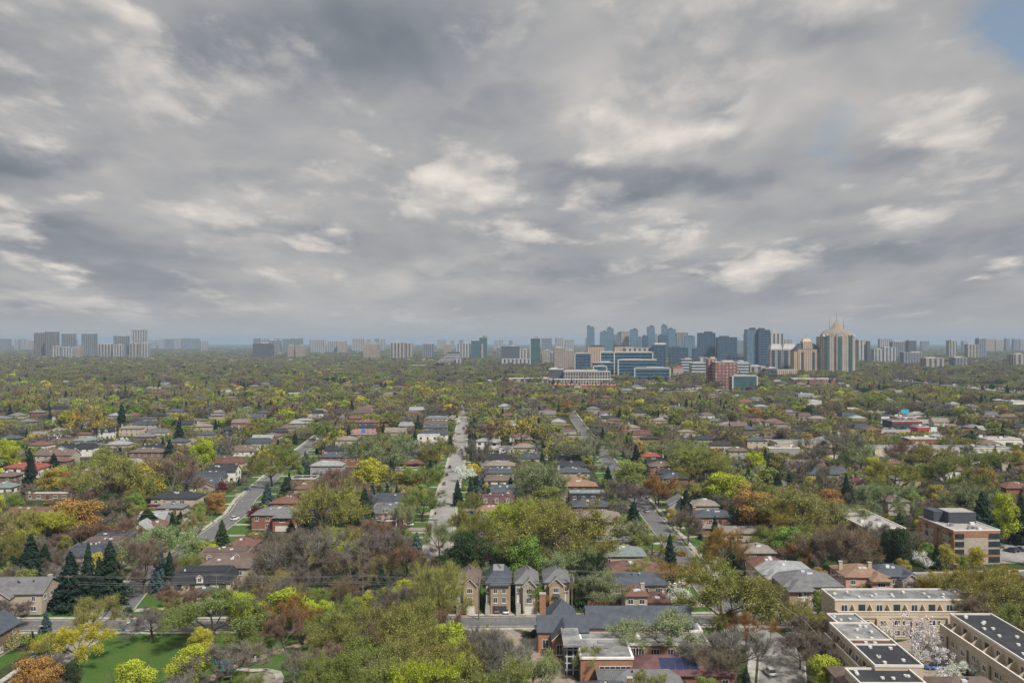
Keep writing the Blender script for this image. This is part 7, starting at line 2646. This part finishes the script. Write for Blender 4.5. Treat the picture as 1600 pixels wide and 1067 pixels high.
CP = {'white': (0.7, 0.7, 0.7), 'silver': (0.42, 0.43, 0.44), 'grey': (0.13, 0.14, 0.15), 'black': (0.02, 0.02, 0.022), 'blue': (0.02, 0.07, 0.30), 'navy': (0.02, 0.03, 0.07), 'red': (0.30, 0.03, 0.03), 'maroon': (0.13, 0.02, 0.03), 'lightblue': (0.3, 0.38, 0.45)}
for px, py, rz, kd, cn, lab in [
    (183, 936, -.55, 'sedan', 'navy', 'dark car parked by the pavement on the curving street near the park'), (367, 812, -.35, 'suv', 'white', 'white car driving on the curving street near the roadside spruce'),
    (57, 1027, -.5, 'suv', 'lightblue', 'pale blue van-like car parked on the park side street'), (725, 958, 0, 'suv', 'maroon', 'dark red car in the drive of the birch-side narrow house'),
    (776, 956, 0, 'suv', 'grey', 'grey car in the drive of the flat-topped narrow house'), (790.5, 957, 0, 'sedan', 'white', 'white car beside the grey one at the flat-topped narrow house'),
    (638, 821, 1.5, 'sedan', 'white', 'white car on a drive off the long street by the brown house'), (1050, 818, 1.5, 'suv', 'silver', 'silver car on a drive off the sidewalk street'),
    (1062, 868, 1.2, 'suv', 'red', 'red car parked on a drive off the sidewalk street'), (973, 827, 1.55, 'sedan', 'white', 'white car beside the taupe-roofed house'),
    (1215, 952, .35, 'suv', 'white', 'white car on the paved drive of the grey mansion'), (1202, 1053, .1, 'suv', 'silver', 'silver car parked at the kerb of the cul-de-sac'),
    (1460, 1045, 1.5, 'sedan', 'blue', 'bright blue car in the blossom courtyard'), (1511, 898, 1.45, 'suv', 'navy', 'dark blue car before the apartment building on its street'),
    (1523, 899, 1.5, 'sedan', 'black', 'black car behind the dark blue one on the apartment street'),
    (1578, 862, .6, 'suv', 'navy', 'dark car in the apartment car park, first in the row'), (1585, 861, .6, 'sedan', 'black', 'black car in the apartment car park, second in the row'), (1592, 860, .6, 'sedan', 'navy', 'dark blue car in the apartment car park, last in the row'),
    (691, 770, 0.03, 'suv', 'silver', 'silver car at the kerb of the long street, first of the kerbside row'), (694, 757, 0.03, 'sedan', 'grey', 'grey car at the kerb of the long street, second of the kerbside row'),
    (698, 743, 0.03, 'suv', 'black', 'black car at the kerb of the long street, third of the kerbside row'), (703, 731, 0.03, 'suv', 'navy', 'dark blue car at the kerb of the long street, fourth of the kerbside row'),
    (721, 704, 0.03, 'sedan', 'black', 'black car far up the long street'), (1010, 800, .1, 'sedan', 'silver', 'silver car at the crossing of the sidewalk street'),
    (745, 741, 1.5, 'sedan', 'navy', 'navy car on a drive across from the kerbside row'), (385, 766, 1.5, 'sedan', 'blue', 'blue car on a drive before the twin gable house'),
    (1050, 902, 1.4, 'sedan', 'black', 'black car before the slate roof house'), (1265, 785, -.6, 'sedan', 'silver', 'silver car on the parked-up street, first seen'), (1255, 777, -.6, 'suv', 'white', 'white car on the parked-up street, second seen'),
    (1247, 772, -.6, 'sedan', 'grey', 'grey car on the parked-up street, third seen'), (1272, 791, -.6, 'sedan', 'white', 'white car at the mouth of the parked-up street'), (1115, 905, 0.1, 'sedan', 'silver', 'silver car on the sidewalk street at the big tree'),
]:
    x, y = gp(px, py)
    car(x, y, rz, kd, cn, CP[cn], lab, z=.07)
rc = random.Random(5)
GC = 'cars in the plaza car park'
for i in range(34):
    px, py = 1376 + (i % 17) * 4.6 + rc.uniform(-.5, .5), 664 + (i // 17) * 6.5 + rc.uniform(-.6, .6)
    x, y = gp(px, py)
    cn = rc.choice(['white', 'silver', 'grey', 'black', 'red', 'navy'])
    car(x, y, rc.choice((0, math.pi)), rc.choice(('sedan', 'suv')), cn, CP[cn], f'{cn} car in a row of the plaza car park', GC + ', ' + cn, parts=False)
for i in range(14):
    px, py = 1206 + (i % 7) * 8 + rc.uniform(-.7, .7), 643 + (i // 7) * 4
    x, y = gp(px, py)
    cn = rc.choice(['white', 'silver', 'grey', 'navy'])
    car(x, y, 0, 'sedan', cn, CP[cn], f'{cn} car in the car park below the domed tower', 'cars below the domed tower, ' + cn, parts=False)
hw_pts = resample([(gx(1385, 1900), 1900), (gx(1450, 1760), 1760), (gx(1530, 1560), 1560), (gx(1615, 1400), 1400)], 12)
for i, p in enumerate(hw_pts):
    for off in rc.sample((-21, -16, -11, -6, 6, 11, 16, 21), 4):
        q = hw_pts[min(i + 1, len(hw_pts) - 1)]
        a = math.atan2(q[1] - p[1], q[0] - p[0]) if q != p else -0.5
        cn = rc.choice(['white', 'white', 'silver', 'grey', 'black', 'red'])
        big = rc.random() < .22
        if big:
            t = empty('highway_truck', (p[0] - math.sin(a) * off, p[1] + math.cos(a) * off, .06), a - math.pi / 2, 'white box truck moving on the highway', 'truck', 'white box trucks on the highway')
            m = MB()
            m.box(-1.25, 1.25, -6, 3.4, .9, 3.9, bottom=True)
            m.build('cargo_box', WHITE_P, t)
            m = loft([(3.5, 1.15, .5, 2.6, .2), (4.6, 1.15, .5, 2.7, .25), (5.6, 1.1, .5, 1.7, .3), (5.9, 1.0, .6, 1.4, .2)])
            m.build('cab', car_paint(cn, CP[cn]), t)
            m = MB()
            for yy in (-4.8, -3.6, 4.6):
                for s in (-1, 1):
                    m.box(s * .9 - .15, s * .9 + .15, yy - .45, yy + .45, 0, .899)
            m.build('axle_wheel', TYRE, t)
        else:
            car(p[0] - math.sin(a) * off, p[1] + math.cos(a) * off, a - math.pi / 2, rc.choice(('sedan', 'suv')), cn, CP[cn], f'{cn} car moving on the highway', 'cars on the highway, ' + cn, z=.06, parts=False)

# white trailer at the cul-de-sac
x, y = gp(1240, 1003)
t = empty('cargo_trailer', (x, y, 0), 0, 'white slatted utility trailer standing at the edge of the cul-de-sac', 'trailer')
m = MB()
m.box(-1.9, 1.9, -.9, .9, .5, .62, bottom=True)
for i in range(7):
    for s in (-1, 1):
        m.box(-1.88 + i * .6, -1.72 + i * .6, s * .9 - .04, s * .9 + .04, .622, 2.2)
for z in (1.1, 1.65, 2.2):
    for s in (-1, 1):
        m.box(-1.9, 1.9, s * .9 - .06, s * .9 + .06, z, z + .12, bottom=True)
m.box(-1.9, 1.9, -.96, .96, 2.322, 2.4, bottom=True)
m.build('body', WHITE_P, t)
for sy in (-1, 1):
    link('wheel', CAR_MESH['suv'][3], t, (.2, sy * 1.02, .33), math.pi / 2)

# ------------------------------------------------------------------ poles, wires, lamps
WOODP = plain('weathered_pole', (0.16, 0.13, 0.105), 0.9)
WIRE = plain('cable', (0.16, 0.16, 0.165), 0.6)
POLES = []


def pole(px, base, top, label, arms=1, transformer=False):
    x, y = gp(px, base)
    hgt = (base - top) / F * y
    t = empty('utility_pole', (x, y, 0), 0, label, 'utility pole')
    m = MB()
    m.tube([(0, 0, -.2), (0, 0, hgt)], [.2, .13], 7)
    m.build('mast', WOODP, t)
    for k in range(arms):
        m = MB()
        m.box(-1.2, 1.2, -.14, -.02, hgt - .6 - k * 1.3, hgt - .45 - k * 1.3, bottom=True)
        for s in (-1.05, -.4, .4, 1.05):
            m.cyl(s, -.08, hgt - .448 - k * 1.3, hgt - .2 - k * 1.3, .06, .04, 6)
        m.build('crossarm', WOODP, t)
    if transformer:
        m = MB()
        m.cyl(.45, 0, hgt - 3.4, hgt - 2.2, .3, .3, 10)
        m.build('transformer', METAL, t)
    POLES.append((x, y, hgt))
    return t


pole(-160, 958, 894, 'utility pole beyond the picture edge carrying the street wires')
pole(107, 957, 898, 'utility pole in front of the black spruces with a guy wire', 1, True)
pole(338, 960, 896, 'utility pole before the black mansard house')
pole(567, 962, 897, 'utility pole in the tree belt with sagging wires')
pole(748, 968, 899, 'utility pole hidden between birch and narrow houses')
pole(893.5, 958, 890, 'grey utility pole right beside the last narrow house', 1, True)
pole(1175, 948, 890, 'utility pole in front of the grey mansion', 1)
pole(1315, 946, 896, 'utility pole behind the courtyard end terrace')
pole(1560, 950, 893, 'utility pole in the golden thicket')
for k, (dx, dz, lab) in enumerate(((-1.05, -.2, 'top street wire on the front insulators along the cross street'), (1.05, -.2, 'top street wire on the rear insulators along the cross street'), (0, -1.9, 'lower street cable sagging along the cross street'), (0.1, -2.5, 'lowest street cable along the cross street'))):
    m = MB()
    for a, b in zip(POLES, POLES[1:]):
        pts = []
        L = math.hypot(b[0] - a[0], b[1] - a[1])
        for i in range(13):
            s = i / 12
            pts.append((a[0] + (b[0] - a[0]) * s, a[1] + (b[1] - a[1]) * s + dx * .6, a[2] + (b[2] - a[2]) * s + dz - (.7 + .012 * L) * 4 * s * (1 - s) * .6))
        m.tube(pts, .035, 4)
    tag(m.build('street_wire', WIRE), lab, 'wire')
m = MB()
a, b = POLES[1], gp(140, 948)
m.tube([(a[0], a[1], a[2] - 1.5), (a[0] + (b[0] - a[0]) * .5, (a[1] + b[1]) / 2, a[2] * .38), (b[0], b[1], 0)], .035, 4)
tag(m.build('guy_wire', WIRE), 'guy wire curving down from the pole before the black spruces', 'wire')
# cable dropping to the terrace
p0 = POLES[6]
x1, y1 = gp(1258, 1015)
x2, y2 = gp(1288, 1062)
m = MB()
pts = []
for (xa, ya, za), (xb, yb, zb), sag in (((p0[0] - 1, p0[1], p0[2] - .6), (x1, y1, 7.6), 1.2), ((x1, y1, 7.6), (x2 + 4, y2 - 6, 6.0), .7)):
    for i in range(11):
        s = i / 10
        pts.append((xa + (xb - xa) * s, ya + (yb - ya) * s, za + (zb - za) * s - sag * 4 * s * (1 - s)))
m.tube(pts, .05, 4)
tag(m.build('service_cable', plain('pale_cable', (0.4, 0.4, 0.4), .6)), 'pale service cable dropping across the cul-de-sac towards the terrace', 'wire')
t = empty('utility_pole', (x1, y1, 0), 0, 'short pole on the cul-de-sac that holds the pale service cable', 'utility pole')
m = MB()
m.tube([(0, 0, -.2), (0, 0, 7.9)], [.16, .11], 6)
m.build('mast', WOODP, t)


def street_lamp(px, base, hgt, arm, label, col=None):
    x, y = gp(px, base)
    t = empty('street_lamp', (x, y, 0), 0, label, 'street lamp')
    m = MB()
    m.tube([(0, 0, 0), (0, 0, hgt)], [.12, .07], 6)
    m.build('pole', col or WOODP, t)
    m = MB()
    m.tube([(0, 0, hgt - .5), (arm * .5, 0, hgt + .1), (arm, 0, hgt + .1)], .05, 5)
    m.build('arm', METAL, t)
    m = MB()
    m.box(arm - .35, arm + .35, -.16, .16, hgt - .06, hgt + .06, bottom=True)
    m.build('lamp_head', LAMP, t)


for a in ((49, 1030, 8.5, 2.4, 'street lamp with long arm on the park side street'), (385, 812, 8.5, -1.8, 'street lamp pole beside the curving street, near the white car'), (311, 856, 8.5, 1.8, 'street lamp pole by the pavement of the curving street, behind the lone spruce'),
          (1020, 792, 9, -2.0, 'street lamp with arm beside the sidewalk street by the orange trees'), (1051, 832, 8, -1.6, 'street lamp over the drives of the sidewalk street'), (1034, 812, 8, 1.5, 'pole with sign beside the crossing of the sidewalk street'),
          (656, 765, 9, 1.5, 'thin pale lamp pole in the trees left of the long street'.replace('left of', 'before')), (872, 768, 9, 1.2, 'thin lamp pole behind the orange-tan roofed house'), (1204, 1000, 8.5, -1.5, 'dark pole at the mouth of the cul-de-sac'),
          (914, 658, 10, 1.0, 'tall pale pole far up the sidewalk street'), (1386, 658, 11, 1.5, 'tall lamp mast in the plaza car park'), (1359, 655, 11, -1.5, 'tall lamp mast at the plaza road')):
    street_lamp(*a)
x, y = gp(460, 1075)
t = empty('path_lamp', (x, y, 0), 0, 'slim pale path light pole standing on the park grass', 'lamp post')
m = MB()
m.tube([(0, 0, 0), (0, 0, 5.6)], [.07, .05], 6)
m.build('pole', plain('pale_steel', (.55, .55, .53), .4), t)
m = MB()
m.cyl(0, 0, 5.6, 5.95, .16, .1, 8)
m.build('lamp_head', LAMP, t)

# ------------------------------------------------------------------ park things
BLUEP = plain('play_blue', (0.04, 0.22, 0.55), .45)
for px, py, s, lab, colr in ((357, 1053, 1.7, 'bright blue playground shade roof beside the path', BLUEP), (341, 1050, 1.3, 'small dark blue play tower roof behind the bright blue one', plain('play_navy', (.02, .08, .25), .45)),
                             (354, 1062, 1.9, 'teal round playground roof nearest the sand', plain('play_teal', (.015, .12, .15), .45))):
    x, y = gp(px, py)
    t = empty('play_tower', (x, y, 0), .3, lab, 'play tower')
    for sx in (-1, 1):
        for sy in (-1, 1):
            m = MB()
            m.tube([(sx * s * .55, sy * s * .55, 0), (sx * s * .55, sy * s * .55, 2.5)], .06, 5)
            m.build('post', METAL, t)
    m = MB()
    m.box(-s * .6, s * .6, -s * .6, s * .6, 1.1, 1.2, bottom=True)
    m.build('platform', WOODP, t)
    m = MB()
    m.prism([(s * math.cos(a), s * math.sin(a)) for a in [i * math.pi / 4 for i in range(8)]], 2.502, 3.2, taper=.25, bottom=True)
    m.build('roof', colr, t)
x, y = gp(389, 1051)
t = empty('play_post', (x, y, 0), 0, 'short red post at the edge of the playground sand', 'post')
m = MB()
m.tube([(0, 0, 0), (0, 0, 1.5)], .09, 6)
m.build('mast', REDP, t)
m = MB()
m.cyl(0, 0, 1.502, 1.66, .16, .05, 8)
m.build('cap', REDP, t)
for px, py, lab in ((135, 1036, 'white sign post in the grass by the yellow-lime maple'), (399, 1038, 'white marker post in the grass beside the park path')):
    x, y = gp(px, py)
    t = empty('sign_post', (x, y, 0), 0, lab, 'sign')
    m = MB()
    m.tube([(0, 0, 0), (0, 0, 2.0)], .05, 5)
    m.build('post', METAL, t)
    m = MB()
    m.box(-.25, .25, -.06, -.02, .9, 2.2, bottom=True)
    m.build('panel', WHITE_P, t)
x, y = gp(193, 992)
t = empty('park_sign', (x, y, 0), 0, 'small blue park notice on two posts at the back of the lawn', 'sign')
m = MB()
m.box(-.35, .35, -.05, .05, 1.1, 1.8, bottom=True)
m.build('panel', BLUEP, t)
for s in (-.3, .3):
    m = MB()
    m.tube([(s, .08, 0), (s, .08, 2.1)], .05, 5)
    m.build('post', METAL, t)
x, y = gp(390, 1041)
t = empty('park_bench', (x, y, 0), .5, 'dark park bench where the park path meets the playground path', 'bench')
m = MB()
m.box(-.9, .9, -.22, .22, .42, .48, bottom=True)
m.build('seat', DTRIM, t)
m = MB()
m.box(-.9, .9, .2, .26, .55, .9, bottom=True)
m.build('backrest', DTRIM, t)
for s in (-.75, .75):
    m = MB()
    m.box(s - .05, s + .05, -.2, .26, 0, .418)
    m.build('leg', METAL, t)


def fence(pts, hgt, m_, label, z=0.0, name='garden_fence'):
    t = empty(name, (*pts[0], z), 0, label, 'fence')
    ox, oy = pts[0]
    pm, qm = MB(), MB()
    for (ax, ay), (bx, by) in zip(pts, pts[1:]):
        L = math.hypot(bx - ax, by - ay)
        n = max(1, int(L / 2.4))
        ux, uy = (bx - ax) / L, (by - ay) / L
        nx_, ny_ = -uy * .04, ux * .04
        q = [(ax - ox - nx_, ay - oy - ny_), (bx - ox - nx_, by - oy - ny_), (bx - ox + nx_, by - oy + ny_), (ax - ox + nx_, ay - oy + ny_)]
        pm.prism(q, .08, hgt)
        for i in range(n + 1):
            x, y = ax - ox + (bx - ax) * i / n, ay - oy + (by - ay) * i / n
            p = MB()
            p.box(x - .08, x + .08, y - .1, y - .042, 0, hgt + .12)
            p.build('post', m_, t)
    pm.build('board_panel', m_, t)


WOODF = plain('cedar_board', (0.30, 0.14, 0.075), .85, var=.25, vscale=1.0)
fence([gp(918, 947), gp(973, 947)], 1.7, WOODF, 'low cedar board fence behind the church beside the rust-roofed cottage')
fence([gp(948, 833), gp(976, 833)], 1.6, WOODF, 'orange-brown board fence below the taupe-roofed house')
fence([gp(222, 781), gp(240, 781)], 1.6, WOODF, 'short cedar fence beside the wide black roof house')
fence([gp(1420, 910), gp(1475, 908), gp(1600, 906)], 1.5, plain('grey_board', (.22, .21, .2), .9), 'grey boundary fence along the apartment street above the golden thicket')
# driveways and garden walks
for a in [[(637, 824), (668, 824), (667, 829), (632, 829)], [(650, 838), (672, 838), (671, 842), (646, 842)], [(655, 800), (682, 800), (681, 804), (652, 804)], [(722, 795), (745, 795), (746, 799), (722, 799)],
          [(1030, 812), (1065, 814), (1066, 819), (1035, 818)], [(1045, 836), (1085, 836), (1086, 840), (1048, 841)], [(1060, 860), (1105, 860), (1110, 868), (1066, 868)], [(1092, 880), (1130, 879), (1132, 883), (1096, 884)],
          [(1195, 955), (1212, 935), (1232, 940), (1222, 962)], [(968, 790), (1000, 791), (1002, 795), (968, 795)], [(965, 822), (1018, 822), (1020, 828), (960, 828)], [(770, 962), (800, 962), (799, 953), (771, 953)], [(716, 963), (735, 963), (735, 953), (717, 953)],
          [(822, 963), (842, 963), (841, 950), (823, 950)], [(40, 1008), (75, 1000), (85, 1003), (50, 1012)], [(370, 770), (405, 770), (400, 774), (366, 774)], [(985, 858), (1055, 862), (1058, 867), (990, 866)]]:
    patch('driveway', a, .03, PAVER)
for a in [[(640, 830), (668, 830), (664, 838), (640, 838)], [(646, 806), (680, 806), (677, 814), (646, 814)], [(1040, 800), (1060, 802), (1075, 811), (1040, 811)], [(1050, 820), (1075, 820), (1086, 834), (1050, 834)], [(1060, 843), (1090, 843), (1102, 858), (1062, 858)],
          [(720, 800), (745, 800), (745, 815), (718, 815)], [(965, 800), (1004, 800), (1012, 815), (968, 815)]]:
    patch('lawn', a, .018, LAWN)
